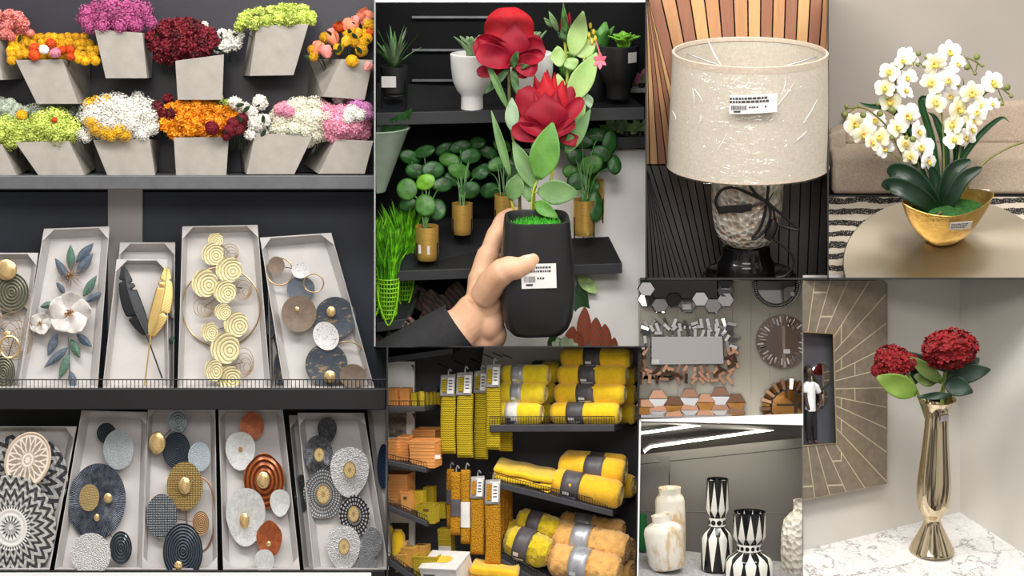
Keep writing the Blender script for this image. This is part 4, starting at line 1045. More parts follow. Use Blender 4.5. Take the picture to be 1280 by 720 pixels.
gold_planter('gold planter right of the held black pot', 730, 300, 14, 52, FD + 0.05,
 [(744, 258, 9.5, 20, gd, -16), (722, 226, 14, 12, gd, -4), (738, 206, 16, 12, gm, -2), (720, 196, 13, 10, gd, 4), (752, 192, 14, 10, gd, 2), (728, 176, 15, 9, gd, 8), (748, 168, 16, 9, gd, 8), (762, 178, 10, 16, gd, 4), (715, 214, 12, 10, gm, 8), (768, 206, 9, 13, gd, 2), (710, 180, 12, 9, gd, 12), (740, 234, 11, 9, gd, 4)])
gold_planter('gold planter at the back right of the middle shelf', 742, 280, 13, 56, FD + 0.12,
 [(750, 205, 12, 9, gd, 2), (736, 215, 12, 9, gd, 4), (756, 190, 11, 8, gd, 4)])
# bright grass in lime baskets
grass_m = mat('bright_plastic_grass', (112, 188, 32), 0.5, 0, 0.3, 60); grass_d = mat('dark_plastic_grass', (58, 128, 22), .5, 0, .3, 60)
def grass_pot(label, px, py, d, seed, gh=80):
    k = K(d); t = thing('grass_pot', label, 'plant', P(px, py, d), (0.22, 0, 0), 'lime baskets of plastic grass')
    mb = MB()
    for i in range(10):
        z = 2 + i * 5.6; r = 9.5 + i * 0.42
        mb.tube([(r * math.cos(2 * PI * j / 24), r * math.sin(2 * PI * j / 24), z) for j in range(24)], 1.0, 5, closed=True)
    for j in range(20):
        a = 2 * PI * j / 20; mb.tube([(9.5 * math.cos(a), 9.5 * math.sin(a), 2), (13.3 * math.cos(a + .25), 13.3 * math.sin(a + .25), 53)], 0.8, 4)
    mb.lathe([(9, 0), (9, 1.5)], 24)
    mb.build('basket', lime_s, t, k=k)
    MB().lathe([(7.5, 2), (8.5, 24), (10, 46)], 20).build('liner', mat('green_liner', (36, 104, 26), .7), t, k=k)
    MB().tube(bez([(-13, -2, 50), (-12, -10, 25), (-4, -15, 2), (0, -16, -4), (5, -15, 3), (11, -10, 25), (13, -2, 50)], 6), 1.2, 6).build('handle', lime_s, t, k=k)
    rnd = random.Random(seed)
    for m_, n in ((grass_m, 380), (grass_d, 200)):
        mb = MB()
        for i in range(n):
            a = rnd.uniform(0, 6.28); r = rnd.uniform(0, 10); x, y = r * math.cos(a), r * math.sin(a); L = rnd.uniform(.4, 1) * gh
            s_ = rnd.uniform(.05, .6); bx, by = x + s_ * L * .5 * math.cos(a), y + s_ * L * .4 * math.sin(a)
            w = 1.9; c = rnd.uniform(0, PI); wx, wy = w * math.cos(c), w * math.sin(c)
            mx_, my_ = (x * .6 + bx * .4), (y * .6 + by * .4)
            mb.add([(x - wx, y - wy, 44), (x + wx, y + wy, 44), (mx_ + wx, my_ + wy, 44 + L * .6), (mx_ - wx, my_ - wy, 44 + L * .6), (bx + rnd.uniform(-6, 6), by, 44 + L)], [(0, 1, 2, 3), (3, 2, 4)])
        mb.build('grass', m_, t, False, k=k)['kind'] = 'stuff'
grass_pot('lime basket of grass with looped handle, nearest on the low shelf', 486, 399, FD + 0.03, 1, 76)
grass_pot('lime grass basket cut by left edge of plant aisle', 466, 392, FD + 0.05, 2, 84)
grass_pot('lime grass basket behind the nearest one against the shelf', 506, 380, FD + 0.10, 3, 86)
# calathea and red-green foliage below the middle shelf
def foliage(label, name, px, py, d, leaves, mats, stem_m=green_d, group=None):
    k = K(d); pxl = PX(d, (px, py)); t = thing(name, label, 'plant', pxl.b, group=group)
    sm = MB(); smi = MB()
    for i, (x0, y0, x1, y1, w, mi, z) in enumerate(leaves):
        mb = MB(); sheet(mb, None, (x0, y0, z + 4), (x1, y1, z - 4), w, k, lambda v: math.sin(PI * min(.985, max(.02, v))) ** .65, 0, .35, 0, nu=8, nv=10)
        o = pxl.conv(mb).build('leaf', mats[mi], t, solid=0.0008)
        sm.tube([(px, py, 0), ((px + x0) / 2, (py + y0) / 2, z / 2 + 3), (x0, y0, z + 4)], 0.9, 5)
    pxl.conv(sm).build('stems', stem_m, t); return t
def striped_leaf(name, c0, c1, f=60, thr=.5):
    n = NT(name); x, y, z = n.xyz(); w = n.noise(25, 3)
    fac = (x * f + z * f * .8 + w * 2.0).tri()
    return n.fin(n.ramp(fac, [(thr - .2, c0), (thr + .2, c1)]), .45)
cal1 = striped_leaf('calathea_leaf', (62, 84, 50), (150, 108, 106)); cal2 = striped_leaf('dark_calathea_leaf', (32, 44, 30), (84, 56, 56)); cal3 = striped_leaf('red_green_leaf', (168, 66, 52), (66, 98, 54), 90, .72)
cal4 = striped_leaf('speckled_green_leaf', (26, 62, 32), (80, 116, 78), 200, .7)
foliage('pink striped calathea leaf plant beside the black sleeve', 'calathea', 515, 440, FD + .02, [(516, 436, 512, 396, 13, 0, -6), (524, 404, 541, 397, 6, 0, -2), (500, 436, 486, 412, 10, 1, 4), (478, 440, 470, 418, 8, 1, 4)], (cal1, cal2))
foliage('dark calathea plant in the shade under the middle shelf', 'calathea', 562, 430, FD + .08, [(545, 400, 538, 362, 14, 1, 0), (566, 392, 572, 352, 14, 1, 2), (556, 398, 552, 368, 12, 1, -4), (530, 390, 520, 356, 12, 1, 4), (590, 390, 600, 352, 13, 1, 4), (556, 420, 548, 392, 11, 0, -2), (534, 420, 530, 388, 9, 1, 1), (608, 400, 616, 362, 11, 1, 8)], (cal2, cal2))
foliage('red and green leafed plant right of the held pot base', 'foliage_plant', 735, 445, FD + .0, [(729, 436, 731, 384, 9, 0, -4), (744, 440, 745, 397, 9, 0, -2), (757, 442, 756, 405, 8, 0, 0), (712, 442, 716, 408, 9, 0, -2), (765, 446, 768, 422, 6, 0, 2), (696, 440, 690, 418, 9, 1, 0), (724, 440, 722, 414, 7, 0, -3)], (cal3, cal4))
foliage('speckled dark green plant behind the base of the held pot', 'foliage_plant', 722, 440, FD + .05, [(722, 410, 726, 352, 12, 1, 0), (735, 400, 716, 362, 10, 1, -2), (700, 430, 704, 396, 12, 1, 4), (655, 440, 648, 415, 12, 1, 0), (672, 442, 668, 420, 12, 1, -2), (634, 440, 640, 420, 10, 1, 2), (722, 345, 747, 366, 8, 0, -6)], (green_p, cal4))
foliage('pale green rosette at the bottom of the plant aisle', 'foliage_plant', 704, 440, FD - .02, [(704, 436, 690, 428, 6, 0, -2), (704, 436, 696, 422, 6, 0, -2), (706, 436, 706, 420, 6, 0, -3), (706, 436, 716, 424, 6, 0, -2), (708, 438, 722, 430, 6, 0, -2)], (mat('pale_rosette', (196, 212, 176), .6), cal4))
# small far plants on the right
def far_plants(label, y, xs, cols, seed):
    rnd = random.Random(seed)
    for i, x in enumerate(xs):
        d = W3 - 0.02; px_ = PX(d, (x, y)); t = thing('potted_plant', label[i], 'plant', px_.b)
        for q in range(14):
            a = rnd.uniform(-1.3, 1.3); L = rnd.uniform(9, 22); mb = MB()
            sheet(mb, None, (x, y - 4, 0), (x + L * math.sin(a), y - 4 - L * math.cos(a), rnd.uniform(-6, 4)), 4.5, px_.k, nu=4, nv=6)
            px_.conv(mb).build('leaf', cols[q % len(cols)], t)
        px_.conv(MB().tube([(x, y, 0), (x, y - 6, 0)], [4, 5], 10)).build('pot', matt_blk, t)
pinkl = mat('pink_bloom', (214, 120, 160), .6, 0, .2, 40)
far_plants(['pink flowering plant on the distant shelf', 'second pink flowering plant, cut by right edge of plant aisle'], 110, (786, 802), (green_g, pinkl, green_m), 4)
far_plants(['variegated plant left on distant lower shelf', 'variegated plant middle on distant lower shelf', 'variegated plant right on distant lower shelf'], 170, (766, 784, 801), (green_p, green_g, green_b), 6)

# ---- the held black pot with roses
RD = 0.12
rp = PX(RD, (671, 411))
tr_ = thing('potted_rose', 'square black pot of red artificial roses held in a hand', 'plant', rp.b)
kk = rp.k; TILT = 0.30
def selathe(prof, seg=48, n=3.6):
    mb = MB(); vs = []; fs = []
    for (r, h) in prof:
        for j in range(seg):
            a = 2 * PI * j / seg + PI / 4 * 0; c, s_ = math.cos(a), math.sin(a)
            q = r / ((abs(c) ** n + abs(s_) ** n) ** (1 / n)); vs.append((q * c, q * s_ * 0.92, h))
    for i in range(len(prof) - 1):
        for j in range(seg):
            k_ = (j + 1) % seg; fs.append((i * seg + j, i * seg + k_, (i + 1) * seg + k_, (i + 1) * seg + j))
    fs.append(tuple(range(seg))[::-1]); fs.append(tuple((len(prof) - 1) * seg + j for j in range(seg)))
    return mb.add(vs, fs)
RT = Matrix.Rotation(TILT, 4, 'X')
pot = selathe([(26, -3), (32, -2), (39, 6), (44, 20), (46.5, 42), (47, 60), (45, 90), (42, 122), (40.3, 141), (39.5, 145), (36, 145.5), (34.5, 142), (33.5, 133), (1, 132)])
pot.tf(Matrix.Rotation(0.07, 4, 'Z')); pot.tf(RT); pot.build('pot', matt_blk, tr_, k=kk)
rnd = random.Random(5); mb = MB(); mb.lathe([(30, 134), (24, 136), (12, 137), (.3, 137)], 28)
for i in range(420):
    a = rnd.uniform(0, 6.28); r = 31 * math.sqrt(rnd.random()); x, y = r * math.cos(a), r * math.sin(a) * .9; c = rnd.uniform(0, PI)
    mb.add([(x - math.cos(c), y - math.sin(c), 135), (x + math.cos(c), y + math.sin(c), 135), (x + rnd.uniform(-3, 3), y + rnd.uniform(-3, 3), 137 + rnd.uniform(2, 6))], [(0, 1, 2)])
mb.tf(RT); mb.build('moss', mat('bright_moss', (58, 150, 34), .8, 0, .3, 120), tr_, False, k=kk)['kind'] = 'stuff'
# pot label: on the front face of the tilted pot
RTi = RT.to_3x3()
class PotPX:
    k = kk
    @staticmethod
    def conv(mb): mb.v = [(RTi @ Vector((v[0], v[2], -v[1]))) * kk for v in mb.v]; return mb
def potfront(x, y): return -43.6 - 0.0 * x
lb_ = MB()
price_label(PotPX, 2.0, -82, 21.5, 15.5, lambda x, y: -42.5 - 0.065 * y , tr_, -0.03)
# petals
def petal_mat(name, c0, c1):
    n = NT(name); f = n.noise(18, 4); n.bump(n.noise(160, 3), .15, .002)
    return n.fin(n.ramp(f, [(.3, c0), (.7, c1)]), .6, 0, Specular_IOR_Level=0.3)
pet = petal_mat('crimson_velvet_petal', (118, 3, 28), (156, 6, 38)); pet2 = petal_mat('scarlet_inner_petal', (160, 6, 24), (196, 18, 34))
sep = mat('sepal_green', (58, 92, 48), .6, 0, .2, 60)
def rprof(v): return (math.sin(PI * min(1, .12 + .62 * v)) ** .8) * (1 if v < .8 else math.sqrt(max(0.0, 1 - ((v - .8) / .2) ** 2 * .75)))
def pprof(v): return (math.sin(PI * min(1, .15 + .6 * v)) ** .8) * (1 if v < .45 else max(0.04, 1 - ((v - .45) / .55) ** 1.25))
def petal(par, A, B, w, m=pet, cup=0.5, bulge=0, droop=0, pr=rprof, nrm=None, twist=0, px=rp, name='petal', wave=1.1):
    mb = MB(); sheet(mb, None, A, B, w, px.k, pr, bulge, cup, droop, nrm, 12, 14, twist, wave)
    return px.conv(mb).build(name, m, par, solid=0.0012, subsurf=1)
def flower_root(label, px, py, z=0):
    o = MB(); o.ball((px, py, z), 6, 10, 8); r = rp.conv(o).build('rose', sep, tr_); 
    if label: r['label'] = label
    return r
r1 = flower_root('open rose at the top', 640, 78, 2)
petal(r1, (638, 78, 4), (634, 9, 10), 29, pet2, -0.75, 6)
petal(r1, (632, 78, 0), (616, 20, 4), 16, pet2, -0.5, 4)
petal(r1, (644, 78, 0), (650, 15, 6), 20, pet2, -0.6, 4)
petal(r1, (640, 76, -6), (645, 27, -6), 21, pet, -0.5, 8, 0, pprof)
petal(r1, (642, 74, -8), (594, 53, -14), 18, pet, 0.9, -4, 10, wave=.3)
petal(r1, (640, 78, -8), (596, 64, -18), 15, pet, 0.6, 6, 4)
petal(r1, (640, 72, -6), (680, 58, -10), 17, pet, 0.8, -3, 8)
petal(r1, (645, 80, -10), (672, 82, -12), 15, pet, 0.5, 4, 4)
petal(r1, (642, 74, 4), (676, 48, 6), 11, pet, 0.4, 4)
petal(r1, (636, 74, 4), (596, 48, 6), 10, pet, 0.4, 4)
petal(r1, (634, 84, 2), (596, 91, 2), 8.5, pet, 0.5, 2)
petal(r1, (640, 86, 0), (662, 91, -2), 9.5, pet, 0.5, 2)
petal(r1, (636, 74, 2), (622, 16, 6), 17, pet2, -1.1, 5, 6)
petal(r1, (645, 74, 2), (655, 20, 4), 13, pet2, -1.1, 5, 6)
petal(r1, (640, 76, -2), (636, 33, -2), 13, pet, -1.0, 7, 0, pprof)
petal(r1, (644, 76, -4), (654, 36, -5), 12, pet, -1.0, 6, 0, pprof)
petal(r1, (640, 74, -10), (600, 47, -12), 9, pet, 1.3, -2, 8)
petal(r1, (643, 76, -10), (678, 68, -16), 10, pet, 1.3, -2, 8)
for b_, e_, w in (((640, 82, -6), (611, 76, -16), 4), ((640, 84, -10), (647, 64, -22), 5), ((642, 84, -6), (662, 82, -18), 3.5), ((636, 86, -4), (606, 117, -8), 5), ((642, 88, -4), (646, 118, -8), 5)):
    petal(r1, b_, e_, w, sep, .4, 2, 0, lambda v: math.sin(PI * min(.98, .1 + .88 * v)) ** .7, name='sepal')
r2 = flower_root('lower rose', 685, 166, 0)
for tx, ty, w in ((668, 94, 13), (684, 86, 13), (694, 90, 11), (703, 100, 11), (662, 106, 11)):
    petal(r2, (684, 160, 2), (tx, ty, 6), w, pet2, -.5, 3, 0, pprof)
petal(r2, (684, 162, -6), (681, 90, -4), 18, pet2, -.6, 6, 0, pprof)
petal(r2, (690, 162, -8), (704, 100, -8), 15, pet2, -.6, 5, 0, pprof)
petal(r2, (684, 166, -12), (681, 115, -16), 29, pet, -.45, 10, 0, pprof)
petal(r2, (680, 166, -8), (653, 110, -10), 17, pet, -.5, 6)
petal(r2, (686, 166, -10), (696, 112, -12), 16, pet, -1.1, 7, 0, pprof)
petal(r2, (678, 166, -10), (668, 114, -12), 14, pet, -1.1, 7, 0, pprof)
petal(r2, (684, 170, -12), (650, 148, -16), 10, pet, 1.2, 4, 4)
petal(r2, (690, 170, -12), (718, 150, -12), 9, pet, 1.2, 4, 4)
petal(r2, (676, 168, -6), (647, 124, -6), 13, pet, -.5, 5)
petal(r2, (690, 164, -6), (717, 102, -2), 10, pet, -.5, 4)
petal(r2, (690, 166, -10), (728, 123, -12), 10, pet, .9, 4, 4)
petal(r2, (688, 168, -8), (640, 163, -16), 13, pet, .7, 4, 4)
petal(r2, (694, 168, -4), (725, 178, -8), 8, pet, .6, 3, 2)
petal(r2, (676, 172, -2), (672, 180, -12), 9, pet, .5, 2)
r3 = flower_root('closed bud', 707, 46, 8)
for tx, w in ((707, 7), (712, 6), (703, 6)):
    petal(r3, (707, 50, 8), (tx, 15, 8), w, petal_mat('bud_petal', (184, 14, 60), (208, 30, 76)) if tx == 707 else pet, -.6, 3, 0, pprof)
for b_, e_, w in (((707, 50, 2), (704, 2, 0), 4.5), ((705, 48, 4), (697, 40, 0), 4), ((709, 50, 4), (714, 27, 0), 4), ((707, 52, 0), (702, 32, -6), 5)):
    petal(r3, b_, e_, w, sep if e_[1] > 10 else green_m, .3, 2, 0, pprof, name='sepal')
# stems
stem_y = mat('yellow_green_stem', (168, 178, 66), .5, 0, .12, 30); stem_b = mat('brown_green_stem', (112, 112, 62), .6, 0, .15, 30)
def stem(pts, r, m): rp.conv(MB().tube(bez(pts, 6), r, 8)).build('stem', m, tr_)
stem([(650, 276, 4), (648, 210, 2), (638, 150, 4), (636, 84, 4)], 2.0, stem_b)
stem([(668, 276, 0), (668, 235, -2), (678, 195, 2), (686, 168, 2)], 2.0, stem_y)
stem([(676, 276, 4), (690, 220, 8), (706, 130, 10), (709, 90, 8), (706, 50, 8)], 1.9, stem_y)
stem([(708, 66, 8), (722, 66, 4), (731, 64, 2), (735, 48, 0)], 1.1, stem_y)
stem([(735, 64, 2), (729, 76, -2)], 1.0, stem_y)
stem([(664, 276, -8), (666, 240, -14), (678, 215, -18)], 1.3, stem_y)
stem([(648, 272, 0), (640, 255, -8), (638, 225, -10)], 1.3, stem_y)
stem([(668, 241, -12), (674, 238, -14)], 1.2, stem_y)
def leaf_mat(name, c0, c1):
    n = NT(name); f = n.noise(14, 4); n.bump(n.voronoi(90), .2, .002)
    return n.fin(n.ramp(f, [(.3, c0), (.7, c1)]), .5)
lf1 = leaf_mat('rose_leaf_bright', (70, 124, 44), (102, 154, 64)); lf2 = leaf_mat('rose_leaf_mid', (82, 120, 66), (108, 142, 86)); lf3 = leaf_mat('rose_leaf_pale', (142, 178, 98), (170, 196, 126)); lf4 = leaf_mat('rose_leaf_grey', (118, 146, 112), (146, 170, 136))
def lprof(v): return math.sin(PI * min(.985, max(.03, v))) ** .72 * (1.22 - .5 * v)
for A, B, w, m, cup, bl in [
 ((673, 224, -20), (691, 153, -26), 19, lf1, .45, 4), ((672, 239, -16), (724, 242, -20), 16, lf2, .25, 4), ((669, 253, -10), (698, 273, -24), 9, lf1, .4, 6),
 ((669, 236, -14), (641, 176, -8), 11, lf2, .6, 3), ((638, 250, -10), (650, 216, -14), 12, lf2, .5, 3), ((662, 252, -12), (652, 218, -8), 7, lf2, .6, 2),
 ((638, 222, -10), (614, 138, -14), 5.5, lf2, .8, 4), ((640, 164, -8), (640, 122, -6), 9, lf4, .4, 2), ((636, 138, -6), (604, 68, -12), 4.5, lf2, .9, 5), ((707, 192, -4), (738, 137, -8), 10, lf2, .4, 3),
 ((712, 128, 0), (746, 66, -4), 15, lf3, .3, 3), ((708, 148, 4), (728, 100, 4), 13, lf3, .3, 3), ((716, 70, 0), (729, 14, -4), 12.5, lf3, .3, 2), ((707, 70, -2), (687, 72, -4), 13, lf3, .2, 2), ((716, 66, 2), (746, 50, 2), 15, lf3, .2, 2), ((712, 72, 4), (716, 88, 2), 10, lf3, .2, 2),
 ((705, 162, 4), (732, 126, 4), 12, lf3, .3, 2), ((666, 188, -4), (676, 178, -4), 8, lf4, .3, 1), ((700, 120, 8), (697, 92, 8), 9, lf3, .3, 2), ((698, 40, 10), (686, 14, 10), 4, lf2, .3, 1), ((690, 34, 12), (680, 22, 12), 3, lf2, .3, 1), ((734, 118, 6), (738, 136, 4), 6, lf4, .3, 1)]:
    mb = MB(); sheet(mb, None, A, B, w, kk, lprof, bl, cup, 0, None, 10, 14, 0, .5)
    rp.conv(mb).build('leaf', m, tr_, solid=0.0009)
for (x, y) in ((738, 32), (742, 40), (736, 44), (744, 48), (740, 52)):
    rp.conv(MB().ball((x, y, -2), (2.2, 4, 2.2), 10, 8)).build('yellow_bud', mat('yellow_bud', (226, 190, 60), .5), tr_)
mb = MB()
for i in range(6):
    a = i * PI / 3; sheet(mb, None, (750, 76, -4), (750 + 9 * math.sin(a), 76 + 11 * math.cos(a), -8), 3, kk, nu=4, nv=6)
mb.tube([(745, 52, -2), (749, 64, -3), (750, 76, -4)], 0.8, 5)
rp.conv(mb).build('pink_floret', mat('salmon_floret', (232, 110, 130), .5), tr_, solid=0.0008)

# ---- the hand and sleeve
skin_n = NT('skin'); f = skin_n.noise(14, 4); skin_n.bump(skin_n.noise(120, 4), .12, .002)
skin = skin_n.fin(skin_n.ramp(f, [(.3, (216, 166, 132)), (.5, (226, 180, 146)), (.72, (230, 178, 150))]), .5, 0, Subsurface_Weight=0.12, Subsurface_Radius=(0.02, 0.008, 0.004))
hp = PX(RD, (590, 432))
th_ = thing('person', "person's arm in black sleeve whose hand grips the rose pot", 'person', hp.b)
mb = MB()
# forearm to wrist, palm, thenar
mb.tube(bez([(500, 462, 10), (545, 432, 6), (580, 408, 2), (600, 386, 0)], 6), [30] * 6 + [29] * 6 + [27] * 6 + [25], 20)
mb.ball((606, 372, 2), (24, 32, 20), 18, 14, None)
mb.ball((612, 398, -2), (19, 30, 22), 18, 14)
mb.ball((618, 418, 8), (16, 20, 20), 16, 12)
mb.ball((612, 358, -20), (18, 22, 16), 18, 14)
mb.ball((610, 376, -14), (18, 26, 16), 18, 14)
# thumb
mb.tube(bez([(604, 372, -22), (618, 350, -44), (633, 337, -58), (650, 333, -60), (663, 325, -60), (669, 318, -58)], 6), [18] * 6 + [17.5] * 6 + [16] * 6 + [14.5] * 6 + [13] * 6 + [8], 18)
mb.ball((668, 320, -58), (8, 8.5, 8), 14, 10)
# index finger up the left side of the pot and round to the back
mb.tube(bez([(600, 366, 10), (603, 342, 18), (613, 312, 22), (622, 288, 26), (632, 272, 40), (650, 266, 58)], 6), [17] * 6 + [15] * 6 + [12] * 6 + [10.5] * 6 + [9.5] * 6 + [7.5], 16)
# other fingers wrapped behind the pot
for (y0, y1, ln) in ((348, 322, 52), (372, 350, 54), (394, 378, 46)):
    mb.tube(bez([(604, y0 + 14, 12), (612, y0 + 2, 34), (628, y1 + 6, 56), (650, y1, 63), (628 + ln, y1, 58)], 6), [15] * 6 + [13] * 6 + [11.5] * 6 + [10] * 6 + [7.5], 14)
# wrist underside towards the bottom edge of the photo
mb.tube(bez([(604, 400, 6), (606, 425, 12), (606, 460, 20)], 6), [24, 24, 24, 24, 23, 22, 22, 21, 21, 21, 21, 21, 21], 18)
hand = hp.conv(mb).build('hand', skin, th_)
md = hand.modifiers.new('fuse', 'REMESH'); md.mode = 'VOXEL'; md.voxel_size = 0.0035; md.use_smooth_shade = True
md = hand.modifiers.new('soften', 'SMOOTH'); md.factor = 0.5; md.iterations = 10
mb = MB()
def nf(u, v):
    x = 2 * u - 1
    return Vector((655.5 + 14.5 * v - 1.5 * x * x, 323.5 - 6.0 * v + x * 5.6 * (1 - .3 * v * v) * (0.9), -73.5 + 3.6 * x * x + 5 * v * v + 1.5 * abs(x)))
mb.grid(nf, 8, 8); nl = hp.conv(mb).build('thumbnail', mat('nail', (244, 206, 192), .15, 0, .03, 20), th_, solid=0.001); nl['label'] = 'glossy thumbnail'
blk_cloth = mat('black_sleeve_cloth', (30, 30, 33), .85, 0, .12, 60, .2, 500)
mb = MB()
mb.tube(bez([(486, 474, 12), (530, 442, 8), (576, 409, 3)], 8), [46, 45.5, 45, 44, 44, 43, 42, 41, 40, 40, 39, 38, 37, 36, 35, 34, 33], 28, cap=False)
hp.conv(mb).build('sleeve', blk_cloth, th_, solid=0.004)
def trim_below(o, py, d):
    """end the mesh flat at the lower edge of the bay"""
    dg = bpy.context.evaluated_depsgraph_get(); dg.update()
    ev = o.evaluated_get(dg); me = bpy.data.meshes.new_from_object(ev)
    bm = bmesh.new(); bm.from_mesh(me)
    z = P(640, py, d).z - (o.parent.location.z if o.parent else 0)
    r = bmesh.ops.bisect_plane(bm, geom=bm.verts[:] + bm.edges[:] + bm.faces[:], plane_co=(0, 0, z), plane_no=(0, 0, -1), clear_outer=True)
    eds = [e for e in r['geom_cut'] if isinstance(e, bmesh.types.BMEdge)]
    bmesh.ops.holes_fill(bm, edges=eds, sides=0)
    bm.to_mesh(me); bm.free(); me.set_sharp_from_angle(angle=0.7); o.modifiers.clear(); o.data = me
bpy.context.view_layer.update()
for o in list(th_.children):
    if o.name.startswith(('hand', 'sleeve')): trim_below(o, 432.4, RD)
for o in bpy.data.objects:
    if o.parent is None and o.name.startswith(('calathea', 'foliage_plant')):
        for c in o.children:
            if o.location.z < P(640, 434, .3).z + .02: trim_below(c, 432.4, FD)

def trim_below_world(o, py, d):
    """the same cut for parts of tilted things (plane given in world space)"""
    dg = bpy.context.evaluated_depsgraph_get(); dg.update()
    me = bpy.data.meshes.new_from_object(o.evaluated_get(dg)); inv = o.matrix_world.inverted()
    co = inv @ P(640, py, d); no = (inv.to_3x3() @ Vector((0, 0, -1))).normalized()
    bm = bmesh.new(); bm.from_mesh(me)
    r = bmesh.ops.bisect_plane(bm, geom=bm.verts[:] + bm.edges[:] + bm.faces[:], plane_co=co, plane_no=no, clear_outer=True)
    bmesh.ops.holes_fill(bm, edges=[e for e in r['geom_cut'] if isinstance(e, bmesh.types.BMEdge)], sides=0)
    bm.to_mesh(me); bm.free(); me.set_sharp_from_angle(angle=0.7); o.modifiers.clear(); o.data = me

def cut_left(o, px, d):
    """end a part flat against the upright divider at its left"""
    dg = bpy.context.evaluated_depsgraph_get(); dg.update()
    me = bpy.data.meshes.new_from_object(o.evaluated_get(dg)); inv = o.matrix_world.inverted()
    co = inv @ P(px, 300, d); nw = Vector((-8, P(px, 0, d).x * 1.0, 0)).normalized(); no = (inv.to_3x3() @ nw).normalized()
    bm = bmesh.new(); bm.from_mesh(me)
    r = bmesh.ops.bisect_plane(bm, geom=bm.verts[:] + bm.edges[:] + bm.faces[:], plane_co=co, plane_no=no, clear_outer=True)
    bm.to_mesh(me); bm.free(); me.set_sharp_from_angle(angle=0.7); o.modifiers.clear(); o.data = me
bpy.context.view_layer.update()
for o in list(bpy.data.objects):
    if o.parent and o.parent.name.startswith(('grass_pot', 'potted_agave')) or (o.parent and 'sage green' in o.parent.get('label', '')) or (o.parent and o.parent.name.startswith('calathea')):
        cut_left(o, 469.8, FD + .05)
        if len(o.data.vertices) == 0: bpy.data.objects.remove(o)
# ------------------------------------------------------------------ yellow throws and mats aisle
W4 = 0.34
struct('wall_throws', pbox(484, 433, 800, 760, W4, W4 + 0.05), mat('charcoal_wall_panel', (48, 48, 52), 0.55, 0, 0.06, 8))
struct('wall_throws_side', hexq([(797.5, 434), (800, 434), (797, 740), (794, 740)], 0.10, [(797.5, 434), (800, 434), (797, 740), (794, 740)], W4), aisle_black)
p4m = mat('dark_steel_shelf', (58, 59, 64), 0.45, 0.3, 0.08, 25)
lightp = mat('bright_store_panel', (250, 250, 244), 0.6, 0, 0.04, 8)
struct('trim_30', pbox(484, 452, 518, 700, W4 - 0.085, W4 + 0.002), lightp)
struct('trim_31', pbox(486, 516, 508, 546, W4 - 0.088, W4 - 0.08), mat('store_beyond', (120, 112, 100), .7, 0, .4, 60))
struct('trim_32', pbox(489, 654, 511, 700, W4 - 0.088, W4 - 0.08), mat('store_beyond_dark', (46, 42, 38), .7, 0, .4, 60))
SD = 0.13
def shelf4(label, f0, f1, h, b0, b1, d0=SD, d1=W4 - 0.005, guard=0):
    s_ = plain('product_shelf', hexq([f0, f1, (f1[0], f1[1] + h), (f0[0], f0[1] + h)], d0, [b0, b1, (b1[0], b1[1] + 4), (b0[0], b0[1] + 4)], d1), p4m, label, 'shelf', 0.0015)
    if guard:
        n = int((f1[0] - f0[0]) / 3.2); base = P((f0[0] + f1[0]) / 2, (f0[1] + f1[1]) / 2, d0); t = thing('wire_guard', 'thin black wire guard fronting the ' + label, 'guard rail', base)
        mb = MB()
        for i in range(n + 1):
            u = i / n; x, y = f0[0] + (f1[0] - f0[0]) * u, f0[1] + (f1[1] - f0[1]) * u
            mb.tube([P(x, y, d0) - base, P(x, y - guard, d0) - base], 0.0006, 4)
        mb.build('guard_wires', black_metal, t)
        MB().tube([P(f0[0], f0[1] - guard, d0) - base, P(f1[0], f1[1] - guard, d0) - base], 0.001, 5).build('rail', black_metal, t)
    return s_
shelf4('top right shelf holding the smooth yellow rolls', (612, 531), (768, 530.5), 9, (620, 526), (797, 527), guard=10)
shelf4('middle right shelf holding folded and rolled throws', (612, 600), (766, 638), 8, (630, 588), (797, 618), guard=9)
shelf4('bottom right shelf holding the fuzzy rolls', (612, 690), (700, 740), 9, (630, 676), (797, 716), guard=10)
shelf4('left shelf holding orange boxes and pump bottles', (485, 508), (531, 508), 6.5, (485, 504), (553, 505), SD, W4 - .087, guard=7)
shelf4('left shelf holding the large orange bins', (485, 575), (533, 585), 6.5, (485, 570), (559, 578), SD, W4 - .087, guard=7)
shelf4('left shelf holding orange totes and yellow baskets', (485, 631), (534, 652), 7, (485, 624), (559, 645), SD, W4 - .087, guard=7)
shelf4('lowest left shelf holding tan boxes', (485, 697), (540, 735), 9, (485, 690), (575, 716), SD, W4 - .087, guard=7)
shelf4('dark canopy shelf at top of the throws aisle', (485, 446), (566, 434.5), 8, (485, 440), (575, 434.5), SD + .07, W4)
for (x, y) in ((512, 456), (513, 517)):
    mb = MB(); pts = [(x, y)] + [(x + 5.5 * math.sin(a), y + 14 - 14 * math.cos(a) ) for a in [i * PI / 16 for i in range(1, 9)]] + [(x + 5.5, y)]
    base = P(x, y, .22); n_ = len(pts)
    mb.add([P(a, b, .21) - base for a, b in pts] + [P(a, b, .23) - base for a, b in pts], [tuple(range(n_)), tuple(range(2 * n_ - 1, n_ - 1, -1))] + [(i, (i + 1) % n_, n_ + (i + 1) % n_, n_ + i) for i in range(n_)])
    o = mb.build('shelf_bracket', aisle_black, None, False); o.location = base
    tag(o, 'black curved bracket above the pump bottles' if y < 500 else 'black curved bracket above the large orange bins', 'bracket')

